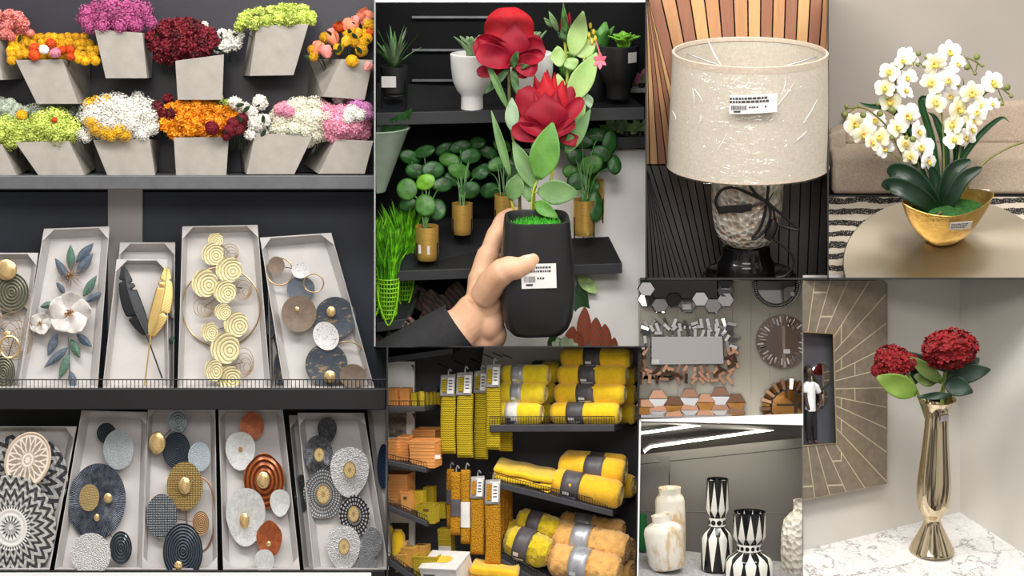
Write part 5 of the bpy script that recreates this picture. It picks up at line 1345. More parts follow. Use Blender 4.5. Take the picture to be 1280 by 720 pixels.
ylw = lambda nm, c, b=.4, sc=220: mat(nm, c, 0.95, 0, .05, 60, b, sc, Sheen_Weight=0.4)
y_smooth = ylw('golden_fleece', (250, 202, 22)); y_olive = ylw('olive_yellow_fleece', (236, 206, 24)); y_must = ylw('mustard_fleece', (244, 188, 34)); tan_f = ylw('tan_fur', (232, 178, 100), .8, 260); ol_f = ylw('olive_fur', (220, 192, 24), .8, 200)
fleece_back = mat('pale_fleece_backing', (206, 186, 120), .95, 0, .1, 60); band_g = mat('grey_paper_band', (86, 82, 86), .45, 0, .1, 20); band_s = mat('silver_paper_band', (170, 172, 178), .35, .3, .12, 30); band_w = mat('white_paper_band', (226, 224, 220), .5, 0, .05, 20)
def throw(label, x0, x1, y0, y1, d, m, bx=None, bm=None, group=None, fuzzy=0.0, droop=0.0, yaw=-0.32, slant=0.0):
    """a rolled blanket: spiral roll along x with rounded ends and a paper band"""
    k = K(d); r = (y1 - y0) / 2; cx, cy = (x0 + x1) / 2, (y0 + y1) / 2; L = (x1 - x0) / math.cos(yaw) - r * abs(math.sin(yaw)) * 1.1
    base = P(cx, y1, d); t = thing('rolled_throw', label, 'throw blanket', base, (0, slant, yaw), group)
    rnd = random.Random(int(x0 * 13 + y0)); ph = rnd.random() * 6
    mb = MB(); nu, nv = 44, 40; vs = []
    def f(u, v):
        a = 2 * PI * u; x = (v - .5) * L; e = min(v, 1 - v) * L
        rr = r * (1 - .28 * max(0, 1 - e / (r * .55)) ** 2)
        rr *= 1 + .03 * math.sin(3 * a + ph) + .02 * math.sin(x * .21 + ph)
        if fuzzy: rr += fuzzy * (mnoise.noise(Vector((x * .16, 3.0 * math.cos(a) + ph, 3 * math.sin(a)))) * 1.2 + mnoise.noise(Vector((x * .5, 8 * math.cos(a) + ph, 8 * math.sin(a)))) * .9)
        # the flap where the roll ends
        rr += 1.0 * (1 / (1 + math.exp(-(a - 4.2) * 14))) * (1 if a < 5.5 else max(0, 1 - (a - 5.5) / .78))
        return Vector((x, rr * math.cos(a), r + rr * math.sin(a)))
    mb.grid(f, nu, nv)
    # spiral end faces
    for sgn in (-1, 1):
        def g(u, v, sgn=sgn):
            a = 2 * PI * u; rr = r * .74 * (1 - v)
            sp = ((1 - v) * 3.2 + u) % 1.0
            return Vector((sgn * (L / 2 - 1.5 * (0.5 - abs(sp - .5)) * 2 * (0 if v > .98 else 1) * .9), rr * math.cos(a), r + rr * math.sin(a)))
        mb.grid(g, 44, 18)
    mb.build('roll', m, t, k=k)
    if not fuzzy:      # the rolled layers showing at the near end
        sp_ = [Vector((L / 2 - .1, r * .76 * (1 - j / 60) * math.cos(j * .36 + ph), r + r * .76 * (1 - j / 60) * math.sin(j * .36 + ph))) for j in range(56)]
        MB().tube(sp_, [.85] * 50 + [.5] * 6, 6).build('rolled_edge', fleece_back, t, k=k)
    if bx:
        s = 1 / math.cos(yaw); b0, b1 = (bx[0] - cx) * s, (bx[1] - cx) * s
        b2 = MB()
        def h(u, v):
            a = 2 * PI * u; x = b0 + (b1 - b0) * v; rr = r * 1.04 + (fuzzy * .8) + (1.0 if a > 4.2 else 0)
            return Vector((x, rr * math.cos(a), r + rr * math.sin(a) * .985))
        b2.grid(h, 44, 3); bo = b2.build('paper_band', bm, t, k=k, solid=0.0006)
        pr = MB(); rr = r * 1.06 + fuzzy * .8 + 1.2; w = b1 - b0
        for (a0, a1, u0, u1) in ((3.5, 3.75, .15, .5), (3.85, 3.95, .15, .85), (4.02, 4.1, .15, .7), (4.5, 4.75, .2, .45), (4.5, 4.75, .55, .8)):
            pts = []
            for (u_, a_) in ((u0, a0), (u1, a0), (u1, a1), (u0, a1)):
                pts.append((b0 + w * u_, rr * math.cos(a_), r + rr * math.sin(a_) * .985))
            pr.quad(*pts)
        pr.build('print', band_w if bm is not band_w else ink_m, bo, False, k=k)
    return t
GA, GB, GC, GD = 'smooth yellow throw rolls on the top right shelf', 'yellow throws on the middle right shelf', 'olive fuzzy rolls on the bottom shelf', 'tan fur rolls on the bottom shelf'
d1 = 0.20
throw('yellow roll with grey band, topmost of the right stack', 701, 790, 434, 459, d1 + .01, y_smooth, (732, 753), band_g, GA)
throw('yellow roll with grey band, second down the right stack', 697, 785, 456, 481, d1, y_smooth, (726, 747), band_g, GA)
throw('yellow roll with grey band, third down the right stack', 693, 783, 479, 504, d1 - .005, y_smooth, (723, 745), band_g, GA)
throw('yellow roll with grey band lying on shelf under the right stack', 688, 776, 502.5, 530, d1 - .01, y_smooth, (711, 732), band_g, GA)
for i, (y0, y1, nm) in enumerate(((455, 480, 'upper'), (480, 504, 'middle'), (504, 529, 'lower'))):
    throw('%s yellow roll end behind the right stack at aisle edge' % nm, 772 - 3 * i, 797, y0, y1, d1 + .075, y_smooth, None, None, GA, yaw=-.45)
throw('yellow roll with silver band, topmost of the left stack', 627, 688, 456, 481, d1, y_olive, (642, 657), band_s, GA)
throw('yellow roll with silver band, middle of the left stack', 622, 684, 478, 504, d1 - .005, y_olive, (641, 655), band_s, GA)
throw('yellow roll with white printed band, bottom of the left stack', 617, 679, 502.5, 530, d1 - .01, y_olive, (635, 650), band_w, GA)
for i, (x0, x1, y0, y1, nm) in enumerate(((660, 702, 451, 477, 'topmost'), (655, 696, 477, 503, 'middle'), (650, 692, 503, 529, 'lowest'))):
    throw('shaded yellow roll behind the left stack, %s' % nm, x0, x1, y0, y1, d1 + .08, y_olive, (668 - 4 * i, 680 - 4 * i), band_g, GA)
# middle shelf
throw('half visible yellow roll at the back top of middle shelf', 703, 783, 565, 590, .25, y_must, (738, 756), band_g, GB, slant=.06)
throw('yellow roll with grey band lying on top of middle shelf pile', 697, 782, 570, 602, .20, y_must, (732, 755), band_g, GB, slant=.1)
throw('yellow roll with grey band at the front of middle shelf', 684, 776, 592, 628, .17, y_must, (703, 726), band_g, GB, slant=.17)
throw('yellow roll end at right corner of middle shelf', 765, 796, 592, 621, .26, y_must, None, None, GB, yaw=-.5)
def folded(label, x0, x1, y0, y1, d, m, dp, slant, n=3, name='folded_throw', group=None):
    k = K(d); w = x1 - x0; h = (y1 - y0); base = P((x0 + x1) / 2, y1, d); t = thing(name, label, 'throw blanket', base, (0.2, slant, -.1), group)
    for i in range(n):
        hh = h / n; mb = MB()
        def f(u, v, i=i, hh=hh):
            a = 2 * PI * u; c, s_ = math.cos(a), math.sin(a); q = 1 / ((abs(c) ** 5 + abs(s_) ** 5) ** .2)
            x = (v - .5) * w; y = dp / 2 * c * q; z = hh * (i + .5) + hh / 2 * s_ * q + .6 * math.sin(x * .2 + i)
            e = min(v, 1 - v) * w; fz = min(1, .5 + e / 4)
            return Vector((x, y * (1 if e > 2 else .94), hh * (i + .5) + (z - hh * (i + .5)) * fz))
        mb.grid(f, 32, 24); mb.add([f(j / 32, 0) for j in range(32)], [tuple(range(32))]); mb.add([f(j / 32, 1) for j in range(32)], [tuple(range(32))])
        mb.build('fold', m, t, k=k)
    return t
folded('flat folded yellow throw at left of middle shelf', 616, 690, 583, 608, .21, y_smooth, 55, .2, 3, group=GB)
MB().box((0, 0, 0), (.02, .004, .012)).build('product_tag', aisle_black).location = P(671, 603, .15)
tag(bpy.data.objects['product_tag'], 'small black tag beside the folded throw', 'tag')
# bottom shelf
throw('olive fuzzy roll with grey band lying behind, on the top', 641, 699, 640, 672, .23, ol_f, (658, 674), band_g, GC, 1.6, slant=.25)
throw('olive fuzzy roll with shiny grey band in front', 624, 686, 662, 702, .17, ol_f, (642, 661), band_g, GC, 1.8, slant=.28)
throw('olive fuzzy roll half hidden at the left end of bottom shelf', 622, 668, 652, 684, .25, ol_f, None, None, GC, 1.8, slant=.25)
throw('tan fur roll with silver band at the top of the pile', 698, 780, 644, 670, .25, tan_f, (719, 740), band_s, GD, 1.5, slant=.12)
throw('tan fur roll with silver band in the middle of the pile', 688, 785, 658, 697, .19, tan_f, (715, 737), band_s, GD, 2.0, slant=.16)
throw('tan fur roll with silver band at the front of the pile', 682, 775, 686, 726, .15, tan_f, (713, 735), band_s, GD, 2.0, slant=.16)
throw('tan fur roll end at right of the pile', 758, 795, 670, 706, .26, tan_f, None, None, GD, 1.8, yaw=-.5)
throw('tan fur roll end low at right of the pile', 752, 795, 698, 734, .22, tan_f, None, None, GD, 1.8, yaw=-.5)

# hanging mats and packets
mat_rib = NT('ribbed_mustard_mat'); xx = mat_rib.xyz(); q = (xx[2] * 1100.0 + (xx[0] * 900.0).sin() * .8).sin(); mat_rib.bump(q, .6, .002); m_rib_y = mat_rib.fin(mat_rib.ramp(q, [(.2, (160, 138, 10)), (.8, (212, 186, 24))]), .95)
mat_ter = NT('tufted_amber_mat'); q = mat_ter.voronoi(300); mat_ter.bump(q, .9, .004); m_ter_y = mat_ter.fin(mat_ter.ramp(q, [(.1, (214, 156, 22)), (.7, (176, 120, 10))]), .95)
clear = mat('clear_header_film', (168, 164, 162), .25, .1, .1, 30)
def hang_mat(label, x0, x1, y0, y1, d, m, hdr=0, band=None, thick=9, group=None, skew=0.0, fold=True):
    k = K(d); w = x1 - x0; h = y1 - y0; base = P((x0 + x1) / 2, y1, d); t = thing('hanging_mat', label, 'mat', base, (0, skew, -.25), group)
    rnd = random.Random(int(x0 * 3 + y0)); ph = rnd.random() * 6; z1 = h - hdr
    mb = MB()
    def f(u, v):
        a = 2 * PI * u; c, s_ = math.cos(a), math.sin(a); q_ = 1 / ((abs(c) ** 4 + abs(s_) ** 4) ** .25)
        z = z1 * v; e = min(v, 1 - v) * z1; fz = math.sqrt(max(0.02, min(1, e / 4)))
        rip = .25 * math.sin(z * .9) if fold else 0
        return Vector((w / 2 * c * q_ + .5 * math.sin(z * .07 + ph), (thick / 2 * s_ * q_ + rip * .4) * fz, z))
    mb.grid(f, 28, 50); mb.build('mat_body', m, t, k=k)
    if hdr:
        hb_ = MB()
        def g(u, v):
            x = (u - .5) * w * 1.0; z = z1 - 2 + (hdr + 2) * v
            return Vector((x, -thick * .5 * (1 - v) - .6 * math.sin(u * 7 + ph) - .8, z + (1.5 * u if v == 1 else 0)))
        hb_.grid(g, 8, 6); ho = hb_.build('header_card', clear, t, k=k, solid=0.001)
        MB().quad((0, -thick * .5 - 2.2, z1 + 1), (w * .42, -thick * .5 - 2.2, z1 + 1), (w * .42, -2.4, z1 + hdr - 3), (0, -2.4, z1 + hdr - 3)).build('white_card', band_w, ho, False, k=k, solid=0.0004)
        MB().quad((-w * .36, -thick * .5 - 2.0, z1 + 3), (-w * .06, -thick * .5 - 2.0, z1 + 3), (-w * .06, -3, z1 + hdr - 5), (-w * .36, -3, z1 + hdr - 5)).build('picture', m, ho, False, k=k, solid=0.0004)
        pr = MB()
        for j in range(4):
            zz = z1 + hdr * (.25 + .15 * j); yy = -thick * .5 - 2.6 + (thick * .5) * (.25 + .15 * j) * .8
            pr.quad((w * .08, yy, zz), (w * .34, yy, zz), (w * .34, yy, zz + 1.2), (w * .08, yy, zz + 1.2))
        pr.build('print', ink_m, ho, False, k=k)
    if band:
        b0, b1, bm = band; b2 = MB()
        def g2(u, v):
            a = 2 * PI * u; c, s_ = math.cos(a), math.sin(a); q_ = 1.06 / ((abs(c) ** 4 + abs(s_) ** 4) ** .25)
            return Vector((w / 2 * c * q_, (thick / 2 + .8) * s_ * q_, (y1 - b1) + (b1 - b0) * v))
        b2.grid(g2, 28, 3); bo = b2.build('paper_band', bm, t, k=k)
    MB().tube(bez([(0, 0, h - 1), (0.5, -1, h + 5), (2.5, -3, h + 8), (4.5, -2, h + 5)], 5), 0.9, 6).build('hook', band_s, t, k=k)
    return t
GM = 'yellow mats hanging on the wall pegs'
hang_mat('ribbed olive mat hanging leftmost in the upper row', 551, 570, 469, 567, .17, m_rib_y, 24, group=GM)
hang_mat('ribbed olive mat hanging second in the upper row', 571, 591.5, 466, 572, .16, m_rib_y, 26, group=GM)
hang_mat('ribbed olive mat hanging third in the upper row', 593, 610, 464, 574, .19, m_rib_y, 25, group=GM)
hang_mat('ribbed olive mat at right of the upper row by the roll shelf', 608, 626, 456, 562, .15, m_rib_y, 26, group=GM)
hang_mat('ribbed mat edge behind the right mat of upper row', 624, 641, 470, 564, .22, m_rib_y, 0, group=GM)
hang_mat('amber mat with dark band hanging leftmost in the lower row', 558.5, 568, 586, 659, .20, m_ter_y, 0, (612, 630, band_g), 8, GM)
hang_mat('amber mat with grey band hanging second in the lower row', 563.5, 577, 590, 669, .17, m_ter_y, 0, (624, 645, band_g), 10, GM)
hang_mat('amber mat with wide white band in the lower row', 576.5, 588.5, 587, 680, .16, m_ter_y, 0, (627, 659, band_w), 10, GM)
hang_mat('tufted amber mat with card, left of two in lower row', 588.5, 606, 596, 693, .15, m_ter_y, 25, group=GM, fold=False)
hang_mat('tufted amber mat with card, right of two in lower row', 606.5, 626, 600, 706, .13, m_ter_y, 28, group=GM, fold=False)
for i in range(4):
    hang_mat(['amber mat edge just behind the right card mat', 'second amber mat edge behind the right card mat', 'third amber mat edge behind the right card mat', 'amber mat edge closest to the olive rolls'][i], 622 + 4 * i, 628 + 4 * i, 606 + 2 * i, 676 - 6 * i, .19 + .02 * i, m_ter_y, 0, None, 14, GM)
for i, (x, y) in enumerate(((562, 461), (582, 457), (601, 454), (617, 448), (628, 446), (640, 448))):
    o = MB().tube([P(x, y, .15) - P(x, y, .15), P(x - 14, y - 6, W4) - P(x, y, .15)], 0.0013, 6).build('wall_peg', aisle_black); o.location = P(x, y, .15)
    tag(o, ['leftmost black peg above the ribbed mats', 'second black peg above the ribbed mats', 'third black peg above the ribbed mats', 'fourth black peg above the ribbed mats', 'black peg just left of the top yellow rolls', 'black peg nearest the top yellow rolls'][i], 'peg', 'wall pegs above the ribbed mats')

# boxes, bins and baskets on the left shelves
org = mat('apricot_plastic', (236, 164, 92), .6, 0, .06, 14); yel_p = mat('olive_yellow_plastic', (204, 176, 40), .55, 0, .1, 30); tanb = mat('tan_card_box', (206, 156, 70), .7, 0, .06, 20)
wov = NT('woven_yellow_plastic'); xx = wov.xyz(); q = (xx[0] * 300.0).tri().gt(.4) * (xx[2] * 300.0).tri().gt(.4); wov.bump(q, .6, .003); woven_y = wov.fin(wov.ramp(q, [(.3, (150, 128, 16)), (.7, (212, 186, 44))]), .6)
def bin_(label, x0, x1, y0, y1, d, dp, m, name='storage_bin', cat='bin', taper=.06, ribs=0, hole=False, yaw=-.35, closed=False, group=None, tilt=.12):
    """open tub with rim, ribs and an optional grip hole"""
    k = K(d); w = (x1 - x0) * .86; h = y1 - y0; base = P((x0 + x1) / 2, y1, d); t = thing(name, label, cat, base, (tilt, 0, yaw), group)
    mb = MB(); W, T = w / 2, dp / 2
    def ring(s, z): return [Vector((-W * s, -T * s, z)), Vector((W * s, -T * s, z)), Vector((W * s, T * s, z)), Vector((-W * s, T * s, z))]
    R_ = [ring(1 - taper, 0), ring(1 - taper * .2, h * .93), ring(1.03, h * .93), ring(1.03, h)]
    if closed: R_ += [ring(.98, h + .4)]
    else: R_ += [ring(.93, h), ring(.90 - taper, h * .12)]
    vs = [v for r in R_ for v in r]; fs = [(3, 2, 1, 0)]
    for i in range(len(R_) - 1):
        for j in range(4): fs.append((i * 4 + j, i * 4 + (j + 1) % 4, (i + 1) * 4 + (j + 1) % 4, (i + 1) * 4 + j))
    n = (len(R_) - 1) * 4; fs.append((n, n + 1, n + 2, n + 3))
    mb.add(vs, fs)
    mb.build('tub', m, t, False, k=k, bevel=0.0006)
    if ribs:
        rb = MB()
        for i in range(ribs):
            z = h * (.12 + .78 * i / max(1, ribs - 1)); s = 1 - taper + taper * .8 * z / h
            c = ring(s * 1.015, z)
            rb.tube(c, .55, 5, closed=True)
        rb.build('ribs', m, t, False, k=k)
    if hole:
        MB().box((0, -T * 1.0 , h * .72), (w * .3, .8, h * .12)).build('grip_hole', mat('grip_shadow_brown', (108, 72, 38), .8), t, False, k=k)
    return t
GO = 'apricot tubs on the left shelves'
bin_('apricot lidded box stack at left end of bottle shelf', 485, 501, 485, 508, .2, 14, org, closed=True, ribs=4, group=GO)
bin_('apricot lidded box beside the yellow bottles', 501, 516, 485, 508, .2, 14, org, closed=True, ribs=4, group=GO)
bin_('small yellow carton left of the pump bottle', 515, 523.5, 491, 507.5, .19, 9, yel_p, 'carton', 'box', .01, closed=True)
def bottle(label, x, y, r, h, d, pump=True, m=yel_p):
    k = K(d); t = thing('pump_bottle' if pump else 'jar', label, 'bottle', P(x, y, d), (.1, 0, 0), 'yellow bottles and jars on the left shelf')
    MB().lathe([(r * .9, 0), (r, .6), (r, h * .86), (r * .8, h * .95), (r * .45, h)], 20).build('body', m, t, k=k)
    if pump:
        MB().tube([(0, 0, h), (0, 0, h + 4)], [r * .5, r * .4], 10).build('collar', aisle_black, t, k=k)
        MB().tube([(0, 0, h + 4), (0, 0, h + 7), (-3.2, 0, h + 7)], .8, 6).build('pump', aisle_black, t, k=k)
    else: MB().lathe([(r * .6, h), (r * .6, h + 1.5)], 16).build('lid', m, t, k=k)
bottle('yellow pump bottle with black pump in front', 527, 507.5, 4, 19, .18)
bottle('yellow pump bottle at right end of bottle shelf', 548, 507, 3.4, 17, .24)
bottle('yellow jar just right of the front pump bottle', 533.5, 506.5, 3, 15, .22, False)
bottle('yellow jar in the middle of the jar row', 538.5, 506.5, 3, 15, .23, False)
bottle('yellow jar at the right of the jar row', 543, 506, 2.8, 15, .24, False)
bin_('apricot bin at left end of the large bin shelf', 485, 502, 549, 577, .19, 16, org, ribs=7, group=GO)
bin_('apricot bin second along the large bin shelf', 500, 516, 544, 579, .20, 18, org, ribs=8, group=GO)
bin_('large apricot bin with a white tag at front of shelf', 513, 553, 549, 583, .17, 26, org, ribs=7, group=GO)
bin_('large apricot bin standing behind the tagged one', 518, 553, 535, 566, .26, 24, org, ribs=6, group=GO)
bin_('tall apricot bin on the basket shelf', 485, 519, 590, 636, .22, 26, org, ribs=10, group=GO)
bin_('apricot tote with a grip hole', 502, 518, 613, 641, .18, 14, org, hole=True, taper=.1, group=GO)
GY = 'olive yellow baskets on the left shelves'
bin_('narrow olive yellow carton beside the apricot tote', 517, 534, 613, 643, .2, 12, yel_p, ribs=0, closed=True, group=GY)
bin_('upright olive yellow carton at back of basket shelf', 531, 546, 608, 634, .26, 12, yel_p, closed=True, group=GY)
bin_('shallow woven yellow basket at front of basket shelf', 523, 550, 629, 653, .16, 18, woven_y, hole=True, group=GY)
bin_('small woven yellow basket at right end of basket shelf', 548, 561, 628, 647, .22, 14, woven_y, group=GY)
bottle('tall yellow cylinder tin on lowest left shelf', 498, 703, 8.5, 40, .2, False, y_smooth)
bottle('yellow cylinder tin cut by left edge of throws aisle', 487.5, 698, 5, 40, .23, False, y_smooth)
bin_('small peach tissue box on the tan box', 495, 512, 676, 692, .2, 12, mat('peach_card', (238, 196, 150), .7), 'tissue_box', 'box', .01, closed=True)
def slot_box(label, x0, x1, y0, y1, d, dp):
    t = bin_(label, x0, x1, y0, y1, d, dp, tanb, 'tissue_box', 'box', .01, closed=True, group='tan boxes on the lowest left shelf'); k = K(d); h = y1 - y0
    MB().box((0, 0, h + .6), ((x1 - x0) * .5, 1.6, .6)).build('slot', mat('slot_brown', (82, 52, 24), .8), t, False, k=k)
slot_box('tan slotted box left of two on lowest shelf', 503, 523, 683, 708, .17, 18)
slot_box('tan slotted box right of two on lowest shelf', 518, 538, 681, 704, .2, 18)
slot_box('tan box under the peach tissue box', 495, 512, 692, 714, .16, 14)
bin_('olive woven basket in front of the tan boxes', 519, 556, 692, 730, .16, 30, woven_y, group=GY)
bt = bin_('white box printed with a yellow oval at bottom', 533, 594, 694, 730, .15, 40, band_w, 'product_box', 'box', .01, closed=True, yaw=-.5, tilt=.5)
k = K(.15); MB().lathe([(11, 36.8), (.3, 37.2)], 28, sx=1.1, sy=.75).build('printed_oval', y_must, bt, k=k); MB().box((-14, -20.6, 22), (16, .5, 9)).build('print', band_g, bt, False, k=k)
pk = bin_('packaged olive mats standing above the white box', 549, 569, 660, 694, .22, 14, woven_y, 'mat_package', 'package', .01, closed=True, ribs=6)
MB().box((0, -7.4, 7), (16, .6, 12)).build('wrapper', band_w, pk, False, k=K(.22))
folded('yellow towels in clear wrap at the bottom edge', 588, 648, 704, 730, .14, y_must, 40, .1, 2, 'folded_towels')
o = MB().box((0, 0, 0), (.014, .001, .010)).build('price_tag', band_w); o.location = P(547, 571, .11); tag(o, 'white tag on the large apricot bin', 'tag')
# ------------------------------------------------------------------ table lamp in front of slatted wood
W5 = 0.36
def slat_wall():
    woods = []
    for i, (a, b) in enumerate((((182, 128, 82), (200, 146, 96)), ((140, 88, 60), (160, 102, 70)), ((198, 152, 98), (214, 168, 110)))):
        n = NT('oiled_wood_%s' % 'abc'[i]); f = n.noise(18, 5, .6, stretch=(9, 9, .6)); n.bump(f, .15, .002)
        woods.append(n.fin(n.ramp(f, [(.3, a), (.7, b)]), .45))
    n = NT('dark_stained_slat'); f = n.noise(14, 4, .6, stretch=(9, 9, .5)); dk = n.fin(n.ramp(f, [(.3, (26, 20, 18)), (.7, (42, 33, 30))]), .3)
    n = NT('grey_stained_slat'); f = n.noise(14, 4, .6, stretch=(9, 9, .5)); dk2 = n.fin(n.ramp(f, [(.3, (34, 29, 27)), (.7, (48, 42, 39))]), .3)
    gap = mat('slat_gap', (30, 20, 14), .8)
    mb = MB(); mb.m = 5; mb.hexa(pbox(808, -20, 1035, 348, W5, W5 + .04)); o_ = []
    rnd = random.Random(11); x = 636.0; i = 0
    def X0(x, y): return x + (x - 940) * ((0.0026 if x < 940 else 0.0008) * (100 - min(y, 206)) + (0.0018 if x < 940 else 0.0005) * min(0, 206 - y))
    seq = [1, 0, 1, 2, 0, 1, 0, 2, 1, 0, 1, 2, 1, 0, 2, 1, 0, 1, 2]
    while x < 1075:
        w = 13.4
        ins = (lambda q: min(1035.5, max(807.5, q)))
        for (y0, y1, mi) in ((-12, 205 + (932 - x) * 0.02 * 0, seq[(i + 5) % len(seq)]), (207, 347, 3 if i % 3 != 1 else 4)):
            q = [(X0(x, y0), y0), (X0(x + w, y0), y0), (X0(x + w, y1), y1), (X0(x, y1), y1)]
            if max(p[0] for p in q) < 808 or min(p[0] for p in q) > 1035: continue
            q = [(ins(a), b) for a, b in q]
            q2 = [(ins(a + (.45 if j in (0, 3) else -.45)), b) for j, (a, b) in enumerate(q)]
            mb.m = mi; mb.hexa(hexq(q2, W5 - .022, q, W5))
        x += w + .9; i += 1
    o = mb.build('wall_slatted', woods + [dk, dk2, gap], None, False); o['kind'] = 'structure'
slat_wall()
L5 = .17; k5 = K(L5); LT = .27
# black glass side table
t5 = thing('side_table', 'small round black glass table under the lamp', 'table', P(936, 347, L5), (LT, 0, 0))
gl_blk = mat('black_glass', (12, 12, 13), .12, 0, .05, 20)
MB().lathe([(1, 0), (57, 0), (59, 1.5), (59, 4), (57, 5.5), (1, 5.5)], 56).build('table_top', gl_blk, t5, k=k5)
MB().lathe([(52, 5.4), (55, 5.4), (56, 7.5), (54, 9), (52, 7.5)], 56).build('rim', gl_blk, t5, k=k5)
lamp_base_z = 5.6
tl = P(932, 347, L5) + Matrix.Rotation(LT, 3, 'X') @ Vector((0, 0, lamp_base_z * k5))
lamp = thing('table_lamp', 'table lamp with wrapped cream drum shade and mottled mercury glass base', 'lamp', tl, (LT, 0, 0))
MB().lathe([(1, 0), (34, 0), (36, 2), (36, 14), (33, 18), (30, 24), (30, 36), (1, 36)], 48).build('plinth', gl_blk, lamp, k=k5)
n = NT('mercury_glass'); v = n.voronoi(70); g = n.noise(26, 5, .7); g2 = n.noise(9, 3)
col = n.ramp(g * .7 + v * .35 + (g2 - .5) * .5, [(.14, (120, 84, 62)), (.3, (196, 150, 116)), (.44, (212, 196, 176)), (.65, (240, 234, 222))])
n.bump(v + g * .6, .9, .01); merc = n.fin(col, .25, .2)
MB().lathe([(3, 33), (18, 35), (29, 40), (36, 49), (40, 60), (43, 76), (44.5, 95), (45, 116), (42, 128), (30, 136), (12, 140), (5, 142), (5, 172)], 56, cap1=True).build('glass_body', merc, lamp, k=k5)
zb, zt = 138, 281
n = NT('cream_linen'); xx = n.xyz(); wv = n.noise(70, 3, .5, stretch=(1, 1, 9)) * .5 + n.noise(70, 3, .5, stretch=(9, 9, 1)) * .5
n.bump(wv, .25, .002); linen = n.fin(n.ramp(wv, [(.35, (196, 186, 170)), (.65, (222, 213, 198))]), .9)
R0, R1 = 100, 95
MB().lathe([(R0, zb), (R1, zt), (R1 - 1.6, zt), (R0 - 1.6, zb), (R0, zb)], 96, cap0=False, cap1=False).build('shade', linen, lamp, k=k5)
trim_c = mat('shade_trim_tape', (214, 196, 178), .85, 0, .05, 120)
for nm, z, r in (('upper_trim', zt, R1), ('lower_trim', zb, R0)):
    s_ = -1 if nm[0] == 'u' else 1; q = 8 if nm[0] == 'u' else 3
    MB().lathe([(r + .5, z + s_ * q), (r + .8, z), (r, z - s_ * .8), (r - 2.2, z - s_ * .3), (r - 2.4, z + s_ * 4)], 96, cap0=False, cap1=False).build(nm, trim_c, lamp, k=k5)
mb = MB()
for i in range(3):
    a = 2 * PI * i / 3 + .4; mb.tube([(0, 0, 250), (R1 * .97 * math.cos(a), R1 * .97 * math.sin(a), 268)], 1.0, 6)
mb.tube([(0, 0, 170), (0, 0, 250)], 3.5, 12); mb.build('shade_frame', band_s, lamp, k=k5)
# clear wrap with creases
fn = NT('clear_wrap'); fn.m.blend_method = 'HASHED' if hasattr(fn.m, 'blend_method') else None
cr = fn.noise(7, 4, .65, stretch=(1, 1, 2.2)); fn.bump(cr, 1.0, .03)
fn.t.nodes.remove(fn.b) if False else None
tr = fn.t.nodes.new('ShaderNodeBsdfTransparent'); gs = fn.t.nodes.new('ShaderNodeBsdfGlossy'); mx = fn.t.nodes.new('ShaderNodeMixShader')
gs.inputs['Roughness'].default_value = .12
bp = [n_ for n_ in fn.t.nodes if n_.type == 'BUMP'][0]; fn.L(bp.outputs[0], gs.inputs['Normal'])
mx.inputs[0].default_value = .09; fn.L(tr.outputs[0], mx.inputs[1]); fn.L(gs.outputs[0], mx.inputs[2])
outn = [n_ for n_ in fn.t.nodes if n_.type == 'OUTPUT_MATERIAL'][0]; fn.L(mx.outputs[0], outn.inputs[0]); wrap_m = fn.m
rnd = random.Random(2)
def wr(u, v):
    a = 2 * PI * u; z = zb - 2 + (zt - zb + 4) * v; r = R0 + (R1 - R0) * v + 2.6
    r += 2.0 * mnoise.noise(Vector((math.cos(a) * 3 + v * 1.2, math.sin(a) * 3, v * 2.6))) + 1.1 * mnoise.noise(Vector((math.cos(a) * 9 + 5, math.sin(a) * 9, v * 4 + a)))
    return Vector((r * math.cos(a), r * math.sin(a), z))
MB().grid(wr, 160, 30).build('plastic_wrap', wrap_m, lamp, k=k5)['label'] = 'clear crinkled plastic wrap around the shade'
crm = mat('wrap_crease', (244, 244, 242), .2, 0, .02, 20)
mb = MB()
def on_shade(px_, z, lift=3.6):      # a point on the near side of the shade, px offset from its axis
    r = R0 + (R1 - R0) * (z - zb) / (zt - zb) + lift; x = px_; return Vector((x, -math.sqrt(max(1, r * r - x * x)), z))
for (a0, z0, a1, z1) in ((-74, 250, -72, 232), (-72, 250, -62, 236), (24, 232, 48, 262), (14, 218, 26, 236), (36, 268, 34, 254), (-8, 268, -12, 258), (-96, 214, -92, 206), (-28, 262, -18, 272), (-64, 220, -66, 208), (60, 210, 78, 236), (-34, 200, -44, 180), (52, 190, 64, 200)):
    mb.tube([on_shade(a0, z0), on_shade((a0 + a1) / 2 + 1, (z0 + z1) / 2), on_shade(a1, z1)], [.25, .55, .2], 5)
mb.tube([(-46, 78, 278), (-41, 40, 270), (-34, 0, 262)], [.6, 1.0, .5], 5)
mb.build('wrap_creases', crm, lamp, k=k5)
